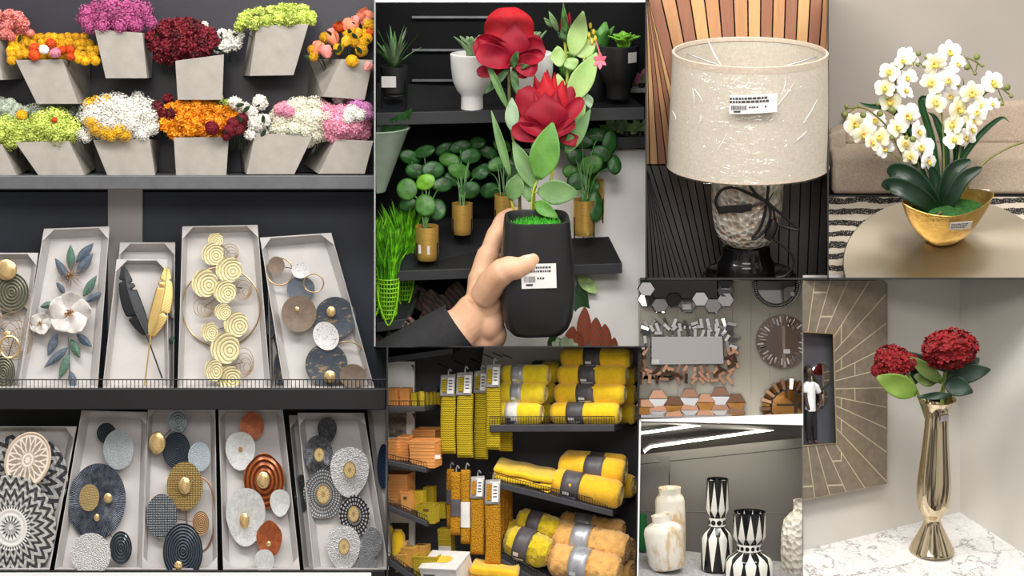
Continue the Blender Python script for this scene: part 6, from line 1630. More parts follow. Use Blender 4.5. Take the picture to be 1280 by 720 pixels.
# price label on the shade
class ShPX:
    k = k5
    @staticmethod
    def conv(mb): mb.v = [on_shade(v[0], v[1], 8.0 - v[2]) * k5 for v in mb.v]; return mb
def shade_label():
    def rect(mb, x0, z0, x1, z1, lift):
        nx = max(1, int((x1 - x0) / 4))
        for i in range(nx):
            a, b = x0 + (x1 - x0) * i / nx, x0 + (x1 - x0) * (i + 1) / nx
            mb.quad((a, z0 + a * .05, -lift), (b, z0 + b * .05, -lift), (b, z1 + b * .05, -lift), (a, z1 + a * .05, -lift))
    mb = MB(); rect(mb, -31, 227, 26, 250, .2); o = ShPX.conv(mb).build('price_label', paper_m, lamp, k=1, solid=.0006); o['label'] = 'white printed price label'
    mb = MB(); rnd = random.Random(4)
    for z in (244.5, 240.5):
        x = -31
        while x < 14:
            l = rnd.uniform(2, 5); rect(mb, x, z, x + l, z + 2.6, .9); x += l + .9
    x = -29
    while x < -11:
        l = rnd.uniform(.4, 1.3); rect(mb, x, 232, x + l, 237.5, .9); x += l + .8
    for x in (-8, -5, -2.4, 1, 11): rect(mb, x, 234, x + 2, 236, .9)
    rect(mb, -26, 229, -18, 231, .9)
    ShPX.conv(mb).build('print', ink_m, o, False)
shade_label()
# cord bundle, inline switch and plug tied in front of the base
cordm = mat('black_cord_rubber', (16, 16, 17), .4, 0, .05, 30)
def cz(px_, py, out=0):        # photo pixel to the lamp's frame at a distance in front of the axis
    y = -50 - out; Z = (347 - lamp_base_z * .96 - py); return Vector((px_ - 932, y, (Z - y * -math.sin(LT) * -1 * 0 + y * -math.sin(LT)) / math.cos(LT)))
def cord(pts, r=1.9): MB().tube(bez([cz(*p) for p in pts], 8), r, 8).build('cord', cordm, lamp, k=k5)
cord([(928, 230), (938, 244), (952, 254), (966, 266), (986, 282), (992, 288), (978, 286), (964, 281)])
cord([(954, 229), (953, 248), (950, 270), (944, 288), (936, 298), (940, 299), (952, 288), (957, 272), (955, 256)], 1.8)
cord([(952, 254), (934, 246), (912, 237), (897, 240), (890, 252), (893, 264)], 2.0)
cord([(954, 254), (961, 266), (962, 280), (959, 296), (968, 304), (984, 318), (987, 332), (978, 344), (966, 347)], 1.5)
cord([(893, 264), (896, 268), (908, 266), (924, 266), (938, 258), (950, 255)], 1.6)
MB().hexa([cz(893, 259, 4), cz(934, 256, 4), cz(934, 266, 4), cz(893, 269, 4), cz(894, 260, -5), cz(933, 257, -5), cz(933, 265, -5), cz(894, 268, -5)]).build('inline_switch', cordm, lamp, False, k=k5, bevel=.003)
MB().tube([cz(961, 276, 2), cz(961, 284, 2), cz(957, 294, 2), cz(954, 300, 2)], [3, 6, 6.5, 5], 12).build('plug', cordm, lamp, k=k5)
MB().tube(bez([cz(948, 262, 3), cz(952, 256, 4), cz(957, 248, 3), cz(960, 243, 3)], 4), .9, 6).build('cable_tie', cordm, lamp, k=k5)

for c_ in t5.children: 
    bpy.context.view_layer.update(); trim_below_world(c_, 346.8, L5)
# ------------------------------------------------------------------ orchid bowl on a brass table
W6 = 0.46
struct('wall_orchid_room', pbox(1035, -20, 1300, 350, W6, W6 + .05), mat('greige_wall', (158, 150, 142), .8, 0, .03, 3))
# rug
n = NT('striped_rug'); xx = n.xyz(); rg = n.noise(60, 3); st = (xx[2] * 34.0 + (n.noise(20, 3) - .5) * .8).tri()
hz = n.noise(9, 2, stretch=(14, 14, 1)); f = st.gt(.48) * n.noise(90, 2, .5, stretch=(6, 6, 1)).gt(.38)
n.bump(rg, .5, .004)
rugm = n.fin(n.ramp(f, [(.4, (206, 194, 176)), (.6, (34, 32, 32))]), .95)
o = plain('rug', hexq([(1036, 347), (1290, 347), (1290, 348.5), (1036, 348.5)], .22, [(1036, 246), (1290, 246), (1290, 250), (1036, 250)], .36), rugm, 'cream rug with rough black stripes under the brass table', 'rug')
# sofa
sofa_n = NT('sand_sofa_weave'); f = sofa_n.noise(220, 3); g = sofa_n.noise(5, 2); sofa_n.bump(f, .4, .003); sofam = sofa_n.fin(sofa_n.ramp(f * .7 + g * .3, [(.3, (158, 140, 122)), (.7, (190, 172, 154))]), .95)
sb = P(1160, 252, .36); sofa = thing('sofa', 'sand beige fabric sofa behind the brass table', 'sofa', sb)
def soft(name, front, df, back, db, r=.02, m=sofam):
    mb = MB().hexa([p - sb for p in hexq(front, df, back, db)]); o = mb.build(name, m, sofa, True, bevel=r); o.modifiers['bevel'].segments = 5; return o
soft('seat_cushion', [(1040, 196), (1300, 196), (1300, 243), (1040, 243)], .345, [(1036, 178), (1300, 176), (1300, 235), (1036, 235)], .43, .012)
soft('backrest', [(1056, 140), (1300, 126), (1300, 180), (1056, 182)], .425, [(1056, 134), (1300, 122), (1300, 180), (1056, 182)], .455, .012)
soft('armrest', [(1035.5, 168), (1058, 160), (1058, 200), (1035.5, 206)], .40, [(1035.5, 160), (1056, 152), (1056, 200), (1035.5, 204)], .452, .01)
soft('plinth', [(1036, 243), (1300, 243), (1300, 252), (1036, 252)], .36, [(1036, 243), (1300, 243), (1300, 252), (1036, 252)], .43, .002, aisle_black)
# table
T6 = .10; k6 = K(T6); TT = .75; BT = .62
n = NT('brushed_brass'); xx = n.xyz(); r = (xx[0] * xx[0] + xx[1] * xx[1]).sqrt(); gr = n.noise(3, 2); fine = (r * 2600.0 + n.noise(40, 3) * 6.0).sin()
n.bump(fine, .06, .001); a_ = n.math('ARCTAN2', xx[1], xx[0])
brass = n.fin(n.ramp(n.noise(2.2, 2), [(.3, (186, 174, 154)), (.7, (206, 194, 172))]), .3, .95, Anisotropic=.9)
tg = n.t.nodes.new('ShaderNodeTangent'); tg.direction_type = 'RADIAL'; tg.axis = 'Z'; n.L(tg.outputs[0], n.b.inputs['Tangent'])
tc = P(1190, 335, T6)
tab = thing('coffee_table', 'large round brushed brass coffee table', 'table', tc + Matrix.Rotation(TT, 3, 'X') @ Vector((0, 0, -30 * k6)), (TT, 0, 0))
MB().lathe([(1, 22), (125, 22), (134, 24), (136, 27), (136, 29), (135, 30), (1, 30)], 96).build('table_top', brass, tab, k=k6)
MB().lathe([(40, 0), (40, 22)], 40).build('pedestal', brass, tab, k=k6)
def on_table(px, py):
    """point of the table top seen at this pixel"""
    nrm = Matrix.Rotation(TT, 3, 'X') @ Vector((0, 0, 1)); c0 = Vector((0, -D, ZC)); dr = P(px, py, 0) - c0
    return c0 + dr * ((tc - c0).dot(nrm) / dr.dot(nrm))
bpy.context.view_layer.update()
for c_ in tab.children: trim_below_world(c_, 349.4, .03)
# bowl
bb = on_table(1180, 301); kb = K(bb.y)
bowl = thing('orchid_bowl', 'gold boat-shaped bowl of white artificial orchids', 'plant', bb, (BT, 0, 0))
n = NT('hammered_gold'); f = n.noise(60, 4); n.bump(n.voronoi(120), .15, .003); goldb = n.fin(n.ramp(f, [(.3, (196, 160, 84)), (.7, (220, 186, 112))]), .28, .9)
mb = MB(); NU = 72
prof = [(.30, 0), (.36, .5), (.55, 10), (.74, 23), (.88, 36), (.985, 50), (1.0, 52), (.985, 52.5), (.95, 50), (.86, 40), (.70, 30)]
vs = []; fs = []
for (r, h) in prof:
    for j in range(NU):
        a = 2 * PI * j / NU; c, s_ = math.cos(a), math.sin(a)
        q = 1 / ((abs(c) ** 1.55 + abs(s_) ** 1.55) ** (1 / 1.55)) if r > .6 else 1 / ((abs(c) ** 1.9 + abs(s_) ** 1.9) ** (1 / 1.9))
        vs.append((59 * r * c * q, 32 * r * s_ * q, 1.12 * h + (abs(c) ** 3) * 6 * max(0, r - .5) * 2 * (h / 52)))
for i in range(len(prof) - 1):
    for j in range(NU): fs.append((i * NU + j, i * NU + (j + 1) % NU, (i + 1) * NU + (j + 1) % NU, (i + 1) * NU + j))
fs.append(tuple(range(NU))[::-1]); mb.add(vs, fs); mb.tf(Matrix.Rotation(.16, 4, 'Z')); mb.build('bowl', goldb, bowl, k=kb)
mm = mat('moss_green_velvet', (34, 80, 28), .95, 0, .3, 90, .6, 300)
mb = MB(); vs = []
def mf(u, v):
    a = 2 * PI * u; c, s_ = math.cos(a), math.sin(a); q = .87 / ((abs(c) ** 1.6 + abs(s_) ** 1.6) ** (1 / 1.6)) * v
    x, y = 59 * c * q, 32 * s_ * q
    return Vector((x, y, 47 + 3.5 * math.cos(x * .09) * (1 - v * v) + 2.2 * mnoise.noise(Vector((x * .08, y * .08, 0)))))
mb.grid(mf, 60, 14); mb.tf(Matrix.Rotation(.16, 4, 'Z')); mb.build('moss', mm, bowl, k=kb)
MB().quad((0, -29.3, 36), (27, -25.2, 36), (28, -29.8, 50), (0, -33, 50)).build('price_label', paper_m, bowl, False, k=kb, solid=.0006)['label'] = 'white printed price label'
mb = MB(); rnd = random.Random(9)
for j in range(3):
    x = 2
    while x < 20:
        l = rnd.uniform(1, 4); z = 47 - j * 3; y = -33.2 + x * .115 + (50 - z) * .265; mb.quad((x, y, z), (x + l, y + l * .115, z), (x + l, y + l * .115, z - 1.3), (x, y, z - 1.3)); x += l + .7
mb.build('print', ink_m, bowl, False, k=kb)
# plant parts are placed upright in the photo's frame, expressed in the bowl's tilted frame
Ri = Matrix.Rotation(-BT, 3, 'X')
class OPX:
    k = kb
    @staticmethod
    def w(p):
        z = p[2] if len(p) > 2 else 0
        return Ri @ (P(p[0], p[1], bb.y + .0 + z * kb) - bb)
    @staticmethod
    def conv(mb): mb.v = [OPX.w(v) for v in mb.v]; return mb
n = NT('orchid_leaf_green'); xx = n.xyz(); orl = n.fin(n.ramp(n.noise(20, 3), [(.3, (12, 36, 22)), (.7, (24, 54, 30))]), .35)
orl2 = mat('orchid_blade_green', (22, 76, 34), .4, 0, .2, 40)
def oleaf(pts, w, m=orl, cup=.35, pr=None):
    """a leaf along a curved midrib (px, py, depth px)"""
    mid = bez(pts, 8); n_ = len(mid) - 1; pr = pr or (lambda v: (.35 + .65 * math.sin(PI * min(1, v * .9 + .1)) ** .8) * (1 if v < .85 else math.sqrt(max(0, 1 - ((v - .85) / .15) ** 2))))
    def f(u, v):
        i = min(n_ - 1, int(v * n_)); t = v * n_ - i; c = mid[i].lerp(mid[i + 1], t); ax = (mid[i + 1] - mid[i]).normalized()
        sd = ax.cross(Vector((0, 0, -1)))
        sd = sd.normalized() if sd.length > .05 else Vector((1, 0, 0)); nn = sd.cross(ax).normalized(); x = 2 * u - 1
        q = c + sd * (x * w * pr(v)) + Vector((0, 0, -1)) * (cup * x * x * w * pr(v)); return q
    mb = MB(); mb.grid(f, 8, n_ * 2); OPX.conv(mb).build('leaf', m, bowl, solid=.0012)
oleaf([(1172, 268, -18), (1160, 245, -30), (1140, 222, -34), (1120, 214, -30), (1113, 222, -28)], 13)
oleaf([(1172, 268, -20), (1155, 250, -38), (1130, 236, -44), (1112, 232, -40), (1108, 238, -36)], 12)
oleaf([(1174, 268, -14), (1170, 240, -16), (1168, 220, -18), (1163, 208, -22)], 8)
oleaf([(1176, 268, -16), (1182, 238, -24), (1192, 212, -28), (1214, 200, -28)], 10)
oleaf([(1178, 268, -20), (1190, 246, -32), (1206, 222, -38), (1228, 209, -38)], 9)
oleaf([(1176, 266, -10), (1162, 250, -10), (1150, 226, -8), (1140, 205, -6)], 9)
bl = lambda v: (.5 + .5 * math.sin(PI * min(1, v + .15))) * (1 if v < .6 else max(.03, 1 - ((v - .6) / .4) ** 1.6))
for pts, w in (([(1178, 256, 6), (1150, 180, 4), (1118, 140, 2), (1086, 132, 0), (1074, 128, -2)], 4), ([(1182, 256, 8), (1196, 210, 6), (1222, 172, 2), (1250, 148, 0), (1262, 152, -2)], 4),
               ([(1176, 256, 10), (1166, 180, 8), (1152, 130, 6), (1158, 122, 4), (1166, 120, 2)], 4.5), ([(1190, 250, 10), (1200, 190, 8), (1206, 140, 8), (1204, 98, 8)], 4.5), ([(1180, 256, 12), (1182, 190, 12), (1170, 150, 12), (1160, 140, 12)], 5),
               ([(1186, 252, 10), (1196, 200, 10), (1188, 165, 10)], 5), ([(1170, 256, 12), (1138, 180, 10), (1122, 140, 10), (1117, 112, 10)], 4.5)):
    oleaf(pts, w, orl2, .5, bl)
stm = mat('orchid_stem', (112, 112, 48), .5, 0, .15, 30)
def ostem(pts, r=1.3): OPX.conv(MB().tube(bez(pts, 8), r, 7)).build('stem', stm, bowl)
ostem([(1179, 258, 0), (1180, 200, -6), (1178, 150, -6), (1172, 105, -8), (1186, 70, -10), (1206, 72, -10), (1218, 76, -12), (1226, 82, -12)])
ostem([(1150, 258, -6), (1130, 210, -8), (1112, 190, -10), (1092, 195, -10)], 1.0)
ostem([(1190, 258, 0), (1198, 200, -6), (1206, 160, -8), (1226, 122, -8), (1248, 110, -10), (1262, 118, -10)])
ostem([(1206, 260, -4), (1212, 228, -8), (1232, 202, -6), (1262, 184, -4), (1286, 176, -2)], 1.5)
ostem([(1168, 256, 0), (1140, 185, -4), (1124, 140, -6), (1120, 100, -6), (1138, 74, -8), (1150, 66, -8)])
ostem([(1160, 256, -2), (1128, 196, -8), (1110, 160, -10), (1082, 136, -10), (1056, 136, -10)], 1.1)
ostem([(1208, 73, -10), (1217, 90, -12)], .8); ostem([(1222, 78, -12), (1219, 92, -12)], .8); ostem([(1248, 112, -10), (1254, 128, -10)], .8); ostem([(1070, 134, -10), (1060, 142, -10)], .8); ostem([(1146, 76, -8), (1156, 84, -8)], .8)
bud = mat('olive_green_bud', (122, 130, 66), .5, 0, .12, 60)
for (x, y, r) in ((1148, 67, 3.6), (1157, 72, 2.2), (1147, 81, 3), (1155, 83, 2.4), (1221, 71, 4.4), (1209, 84, 4.2), (1228, 82, 2.6), (1219, 92, 2.8), (1259, 109, 4.6), (1264, 120, 3), (1253, 130, 2.6), (1056, 143, 4.6), (1058, 133, 2.8), (1074, 133, 2.6), (1079, 144, 4.2), (1100, 142, 4.4), (1115, 138, 5), (1109, 123, 2.6), (1097, 130, 2.8), (1115, 172, 3.8), (1133, 172, 3), (1141, 174, 4.4), (1198, 107, 2.8), (1249, 124, 2)):
    OPX.conv(MB().ball((x, y, -26), (r, r * .95, r * .95), 12, 8)).build('bud', bud, bowl)
# orchid blossom: one mesh shared by all blossoms, three material slots
pw = NT('orchid_petal_white'); f = pw.noise(3, 3); xx = pw.xyz(); rr = (xx[0] * xx[0] + xx[2] * xx[2]).sqrt()
petw = pw.fin(pw.ramp(rr + (f - .5) * .2, [(.05, (238, 226, 150)), (.35, (244, 240, 224)), (.7, (250, 249, 246))]), .6)
pwy = NT('orchid_petal_cream'); f = pwy.noise(3, 3); xx = pwy.xyz(); rr = (xx[0] * xx[0] + xx[2] * xx[2]).sqrt()
pety = pwy.fin(pwy.ramp(rr + (f - .5) * .2, [(.05, (232, 214, 110)), (.5, (242, 234, 190)), (.9, (246, 244, 228))]), .6)
lipm = mat('orchid_lip_yellow', (236, 206, 96), .5, 0, .15, 10); throat = mat('orchid_throat_orange', (206, 128, 28), .5, 0, .15, 10)
def blossom():
    mb = MB()
    def pt(a, L, w, y0, b, pr):
        def f(u, v):
            x = 2 * u - 1; ww = w * pr(v); lx = L * v
            dx, dz = math.sin(a), math.cos(a)
            return Vector((dx * lx + dz * x * ww, y0 - b * math.sin(PI * v * .9) + .10 * x * x * ww / w - .05 * v, dz * lx - dx * x * ww))
        mb.grid(f, 8, 8)
    rp_ = lambda v: math.sin(PI * min(.97, .06 + .80 * v)) ** .62 * (1 if v < .8 else math.sqrt(max(0.02, 1 - ((v - .8) / .2) ** 2 * .9)))
    mb.m = 0
    for a in (0.0, 2.25, -2.25): pt(a, .98, .34, .05, .06, rp_)
    for a in (1.32, -1.32): pt(a, 1.0, .52, 0.0, .10, rp_)
    mb.m = 1
    pt(PI, .38, .2, -.10, .25, rp_); pt(2.4, .26, .13, -.12, .22, rp_); pt(-2.4, .26, .13, -.12, .22, rp_)
    mb.m = 2; mb.ball((0, -.14, .04), (.10, .14, .12), 10, 8)
    return mb
BW = mesh_data(blossom(), 'blossom', [petw, lipm, throat]); BY = mesh_data(blossom(), 'blossom_cream', [pety, lipm, throat])
rnd = random.Random(12)
fl = [(1133, 70, 12, 0), (1128, 76, 10, 1), (1187, 65, 15, 0), (1197, 80, 11, 0), (1168, 80, 15, 1), (1165, 104, 15, 1), (1187, 100, 14, 0), (1188, 120, 12, 0), (1112, 90, 13, 1), (1134, 98, 13, 0), (1106, 110, 13, 1), (1131, 114, 13, 0), (1113, 127, 14, 1), (1140, 78, 10, 0), (1170, 128, 14, 1),
      (1215, 116, 15, 1), (1240, 102, 14, 0), (1243, 106, 10, 1), (1241, 130, 9, 0), (1227, 132, 11, 1), (1198, 136, 16, 1), (1222, 140, 13, 0), (1215, 150, 14, 1), (1192, 156, 15, 1), (1214, 162, 14, 0), (1192, 175, 13, 1), (1208, 172, 12, 0), (1068, 155, 15, 1), (1093, 151, 15, 0), (1079, 168, 14, 1), (1100, 172, 15, 1), (1134, 145, 17, 0), (1121, 160, 13, 1), (1148, 165, 15, 0), (1131, 180, 12, 1), (1152, 184, 16, 0), (1106, 186, 12, 0), (1160, 202, 14, 0), (1138, 196, 11, 1), (1090, 178, 12, 1), (1182, 92, 10, 0)]
for i, (x, y, r, c) in enumerate(fl):
    s_ = r * kb * 1.05
    place('blossom', BY if c else BW, bowl, OPX.w((x, y, -14 + rnd.uniform(-10, 6))), (-BT + rnd.uniform(-.5, .35), rnd.uniform(-.7, .7), rnd.uniform(-.7, .7)), (s_, s_, s_))
# brown root tips and the tag lying on the table
OPX.conv(MB().tube(bez([(1138, 258, -20), (1142, 266, -26), (1150, 272, -30)], 5), .9, 6)).build('twig', mat('brown_twig', (120, 84, 48), .7), bowl)
OPX.conv(MB().tube([(1166, 277, -52), (1176, 265, -40)], [.7, 1.6], 6)).build('twig', mat('brown_twig', (120, 84, 48)), bowl)
o = MB().box((0, 0, 0.0008), (.036, .018, .001)).build('paper_tag', paper_m); o.location = on_table(1228, 240); o.rotation_euler = (TT, 0, -.2); tag(o, 'small white paper tag lying on the brass table', 'tag')
# ------------------------------------------------------------------ wall of mirrors
W7 = .30
n = NT('greige_panel_wall'); xx = n.xyz(); ln = ((xx[0] * 21.0).fr()).lt(.03); n.bump(ln * -1.0, .6, .004)
gw = n.fin(n.ramp(n.noise(3, 2) - ln * .25, [(.1, (132, 126, 114)), (.4, (172, 166, 153)), (.7, (180, 174, 161))]), .75)
struct('wall_mirrors', pbox(799, 348, 1003.6, 540, W7, W7 + .04), gw)
mir = mat('silver_mirror', (206, 206, 208), .04, 1.0, 0, 5); mir_b = mat('bronze_mirror', (206, 160, 132), .05, 1.0, .02, 5); mir_d = mat('mirror_bevel', (186, 188, 192), .1, 1.0, .03, 20); mir_a = mat('amber_mirror', (168, 120, 66), .06, 1.0, .1, 30)
edge = mat('mirror_edge', (70, 68, 66), .4, .5, .1, 30)
def mthing(label, c, d=W7 - .002): b = P(c[0], c[1], d); return thing('wall_mirror', label, 'mirror', b, group=None), b
def bev_poly(pts, t, b, name, m, th=.006, bev=1.6, tiltv=(0, 0), d=W7 - .002, dz=0.0, bm_=None):
    """a mirror tile: flat face, bevelled rim; pts in photo pixels; tiltv leans the face"""
    d = d - dz; c = sum((Vector((x, y, 0)) for x, y in pts), Vector()) / len(pts); k = K(d)
    def lean(p): return (p[0] - c.x) * k * tiltv[0] + (c.y - p[1]) * k * tiltv[1]
    n_ = len(pts); ins = []
    for i, p in enumerate(pts):
        v = Vector((p[0], p[1], 0)) - c; ins.append(c + v * max(.2, 1 - bev / max(1.0, v.length)))
    mb = MB(); f0 = [P(p[0], p[1], d) - b + Vector((0, lean(p) , 0)) for p in pts]; back = [q + Vector((0, 0, 0)) for q in f0]
    rim = [q + Vector((0, -th * .45, 0)) for q in f0]; fc = [P(p.x, p.y, d) - b + Vector((0, lean((p.x, p.y)) - th, 0)) for p in ins]
    vs = back + rim + fc; fs = [tuple(range(n_))[::-1], tuple(range(2 * n_, 3 * n_))]; mi = [0, 0]
    for i in range(n_):
        j = (i + 1) % n_; fs += [(i, j, n_ + j, n_ + i), (n_ + i, n_ + j, 2 * n_ + j, 2 * n_ + i)]; mi += [1, 1]
    mb.add(vs, fs); mb.mi = mi
    return mb.build(name, [m, bm_ or mir_d], t, False)
def hexpts(x, y, r): return [(x + r * math.cos(i * PI / 3), y + r * .92 * math.sin(i * PI / 3)) for i in range(6)]
def zc(x, y): return (800 + x / 3.79, 340 + y / 3.79)
rnd = random.Random(21)
# A: mirror edged with hexagons, cut by the top of the bay
t, b = mthing('wall mirror with a stepped silver hexagon border, top left', (855, 388))
bev_poly([(800, 350.5), (897, 350.5), (897, 376), (800, 376)], t, b, 'mirror_glass', mir, .005, 1.2, (0, .10))
for (x, y) in ((30, 130), (95, 158), (160, 132), (225, 158), (285, 128), (345, 160), (405, 132), (405, 86), (30, 80)):
    q = zc(x, y); pts = [(px_, max(350.5, py_)) for px_, py_ in hexpts(q[0], q[1], 11.6)]
    bev_poly(pts, t, b, 'hexagon_tile', mir, .006, 1.5, (rnd.uniform(-.12, .12), rnd.uniform(-.05, .25)), dz=.006)
q = zc(405, 48); bev_poly([(q[0] + 11 * c, max(350.5, q[1] + 10 * s_)) for c, s_ in ((-1, 0), (-.5, .9), (.5, .9), (1, 0), (.7, -.5), (-.7, -.5))], t, b, 'hexagon_tile', mir, .006, 1.5, (.05, .2), dz=.006)
mb = MB(); x, y = zc(222, 165); mb.box(P(x, y, W7 - .018) - b, (.021, .001, .013)); mb.build('paper_label', paper_m, t, False)
# B: rectangular mirror in a mosaic of slanted tiles
t, b = mthing('rectangular wall mirror framed by scattered silver and copper tiles', (862, 481))
bev_poly([zc(*p) for p in ((50, 305), (394, 303), (400, 436), (50, 440))], t, b, 'mirror_glass', mir, .006, 1.4, (0, .07), dz=.006)
tiles = []
for y in (243, 263, 285):
    for i in range(13): tiles.append((20 + i * 34 + rnd.uniform(-7, 7), y + rnd.uniform(-5, 5), 0))
for y in (462, 487, 510):
    for i in range(13): tiles.append((8 + i * 35 + rnd.uniform(-7, 7), y + rnd.uniform(-6, 6), 1))
for x in (415, 440, 455):
    for i in range(5): tiles.append((x + rnd.uniform(-6, 6), 318 + i * 30 + rnd.uniform(-6, 6), 0 if i < 2 else 1))
for i in range(5): tiles.append((22 + rnd.uniform(-8, 8), 320 + i * 28, 0 if i < 2 else 1))
for (x, y, c) in tiles:
    px_, py_ = zc(x, y); a = rnd.choice([.4, -.5, 1.2, 1.5, -1.1, .1, .8, -.9, 1.4]) + rnd.uniform(-.15, .15); L, w = rnd.uniform(4.8, 6.6), 2.1
    pts = [(px_ + sx * L * math.cos(a) - sy * w * math.sin(a), py_ + sx * L * math.sin(a) + sy * w * math.cos(a)) for sx, sy in ((-1, -1), (1, -1), (1, 1), (-1, 1))]
    bev_poly(pts, t, b, 'mosaic_tile', mir_b if c else mir, .005, .7, (rnd.uniform(-.1, .1), rnd.uniform(-.1, .12)), dz=rnd.uniform(.002, .009))
mb = MB(); x, y = zc(72, 424); mb.box(P(x, y, W7 - .016) - b, (.019, .001, .010)); mb.build('paper_label', paper_m, t, False)
# C: hexagon mirror at the bottom
t, b = mthing('wall mirror edged with copper toned hexagon tiles, lowest on the left', (860, 519))
bev_poly([zc(*p) for p in ((0, 630), (440, 630), (440, 690), (0, 690))], t, b, 'mirror_glass', mir, .004, 1, (0, .05))
for i, (x, y) in enumerate(((20, 640), (85, 600), (85, 660), (160, 630), (235, 595), (235, 655), (310, 618), (380, 588), (380, 655), (455, 618), (310, 680), (160, 685), (455, 670))):
    q = zc(x, y); r = 12.6
    up = [(q[0] - r, q[1]), (q[0] - r / 2, q[1] - r * .9), (q[0] + r / 2, q[1] - r * .9), (q[0] + r, q[1])]
    lo_ = [(q[0] + r, q[1]), (q[0] + r / 2, min(519, q[1] + r * .9)), (q[0] - r / 2, min(519, q[1] + r * .9)), (q[0] - r, q[1])]
    bev_poly(up, t, b, 'hexagon_tile', mir_b, .006, 1.0, (rnd.uniform(-.1, .1), .30), dz=.006)
    if lo_[1][1] > q[1] + 2: bev_poly(lo_, t, b, 'hexagon_tile', mir if i % 3 else mir_a, .006, 1.0, (rnd.uniform(-.15, .15), -.08), dz=.006)
# D: round mirror with a beaded crystal rim
def circ(cx, cy, r, ymin=350.5, n_=48): return [(cx + r * math.cos(2 * PI * i / n_), max(ymin, cy + r * math.sin(2 * PI * i / n_))) for i in range(n_)]
t, b = mthing('round wall mirror with a beaded crystal rim, top right', (970, 385))
cx, cy = zc(645, 58); bev_poly(circ(cx, cy, 30.5), t, b, 'mirror_backing', edge, .004, 1)
bev_poly(circ(cx, cy, 25), t, b, 'mirror_glass', mir, .006, 1.2, (.02, .05), dz=.004)
mb = MB()
for ri, rr in enumerate((26.4, 29.2)):
    for i in range(64):
        a = 2 * PI * (i + ri * .5) / 64; x, y = cx + rr * math.cos(a), cy + rr * math.sin(a)
        if y > 351: mb.ball(P(x, y, W7 - .009) - b, (.0026, .004, .0026), 8, 6)
mb.build('crystal_beads', mir, t)
mb = MB(); mb.box(P(*zc(722, 104), W7 - .016) - b, (.009, .001, .010)); mb.build('paper_label', paper_m, t, False)
# E: round mirror with radial slivers
t, b = mthing('round bronze mirror with thin radial mirror slivers', (978, 462))
cx, cy = zc(676, 330); bev_poly(circ(cx, cy, 34), t, b, 'mirror_glass', mat('rose_grey_mirror', (186, 166, 154), .07, 1.0, .02, 6), .006, 1.0, (.03, .08))
for i in range(40):
    a = 2 * PI * i / 40 + .05; r0 = 20.5 + (i % 2) * 3.2; r1 = r0 + 9; ca, sa = math.cos(a), math.sin(a); w = .95
    pts = [(cx + r0 * ca + w * sa, cy + r0 * sa - w * ca), (cx + r1 * ca + w * sa, cy + r1 * sa - w * ca), (cx + r1 * ca - w * sa, cy + r1 * sa + w * ca), (cx + r0 * ca - w * sa, cy + r0 * sa + w * ca)]
    bev_poly(pts, t, b, 'mirror_sliver', mir if i % 3 else mir_d, .004, .5, (rnd.uniform(-.4, .4), rnd.uniform(-.3, .5)), dz=.008)
mb = MB(); mb.box(P(*zc(695, 376), W7 - .02) - b, (.017, .001, .011)); mb.build('paper_label', paper_m, t, False)
# F: round mirror with block border, bottom right
t, b = mthing('round amber mirror with a border of chunky mirror blocks, bottom right', (985, 519))
cx, cy = zc(706, 642); cl = lambda p: (p[0], min(519, p[1]))
bev_poly([cl(p) for p in circ(cx, cy, 22.5, 300)], t, b, 'mirror_glass', mir_a, .006, 1.0, (0, -.05), dz=.004)
for i in range(26):
    a = PI * .82 + (PI * 1.36) * i / 25; r0 = 24 - (i % 2) * 1.5; r1 = 35 + (i % 2) * 2; ca, sa = math.cos(a), math.sin(a); w = 2.6
    pts = [cl(p) for p in [(cx + r0 * ca + w * .8 * sa, cy + r0 * sa - w * .8 * ca), (cx + r1 * ca + w * sa, cy + r1 * sa - w * ca), (cx + r1 * ca - w * sa, cy + r1 * sa + w * ca), (cx + r0 * ca - w * .8 * sa, cy + r0 * sa + w * .8 * ca)]]
    if max(p[0] for p in pts) > 1022: continue
    bev_poly(pts, t, b, 'mirror_block', mir_b if i % 2 else mir_a, .009, 1.0, (rnd.uniform(-.3, .3), rnd.uniform(-.2, .4)), dz=.006 if i % 2 else .002)
mb = MB(); brn = mat('reflection_brown', (44, 30, 22), .5)
mb.hexa([q - b for q in pbox(971, 505, 1006, 507.5, W7 - .016, W7 - .012)]); mb.hexa([q - b for q in pbox(993, 484, 997, 519, W7 - .017, W7 - .012)])
mb.build('cross_reflection', brn, t, False)  # dark cross reflected in the glass, modelled as solid strips

# ------------------------------------------------------------------ vase shelf
W8 = .32
n = NT('grey_laminate_wall'); gl_ = n.fin(n.ramp(n.noise(3, 2), [(.3, (98, 97, 96)), (.7, (108, 106, 104))]), .35)
struct('wall_vases', pbox(797, 517, 1003.6, 760, W8, W8 + .04), gl_)
seam = mat('panel_seam', (26, 26, 26), .6)
for i, (a, b_) in enumerate((((799, 580), (1004, 559)), ((799, 638), (1004, 641)))):
    struct('trim_%d' % (40 + i), hexq([(a[0], a[1]), (b_[0], b_[1]), (b_[0], b_[1] + .9), (a[0], a[1] + .9)], W8 - .0015, [(a[0], a[1]), (b_[0], b_[1]), (b_[0], b_[1] + .9), (a[0], a[1] + .9)], W8 + .002), seam if i == 0 else mat('panel_seam_light', (122, 121, 118), .6))
struct('trim_42', hexq([(836, 571), (837.2, 571), (837.2, 640), (836, 640)], W8 - .0015, [(836, 571), (837.2, 571), (837.2, 640), (836, 640)], W8 + .002), seam)
plain('overhead_shelf', hexq([(801, 526.6), (1004, 531.5), (1004, 533), (801, 528)], .10, [(801, 562), (1004, 541), (1004, 547), (801, 568)], W8), mat('dark_grey_shelf', (66, 65, 64), .5, .1, .06, 20), 'dark grey shelf over the vases fitted with light strips', 'shelf')
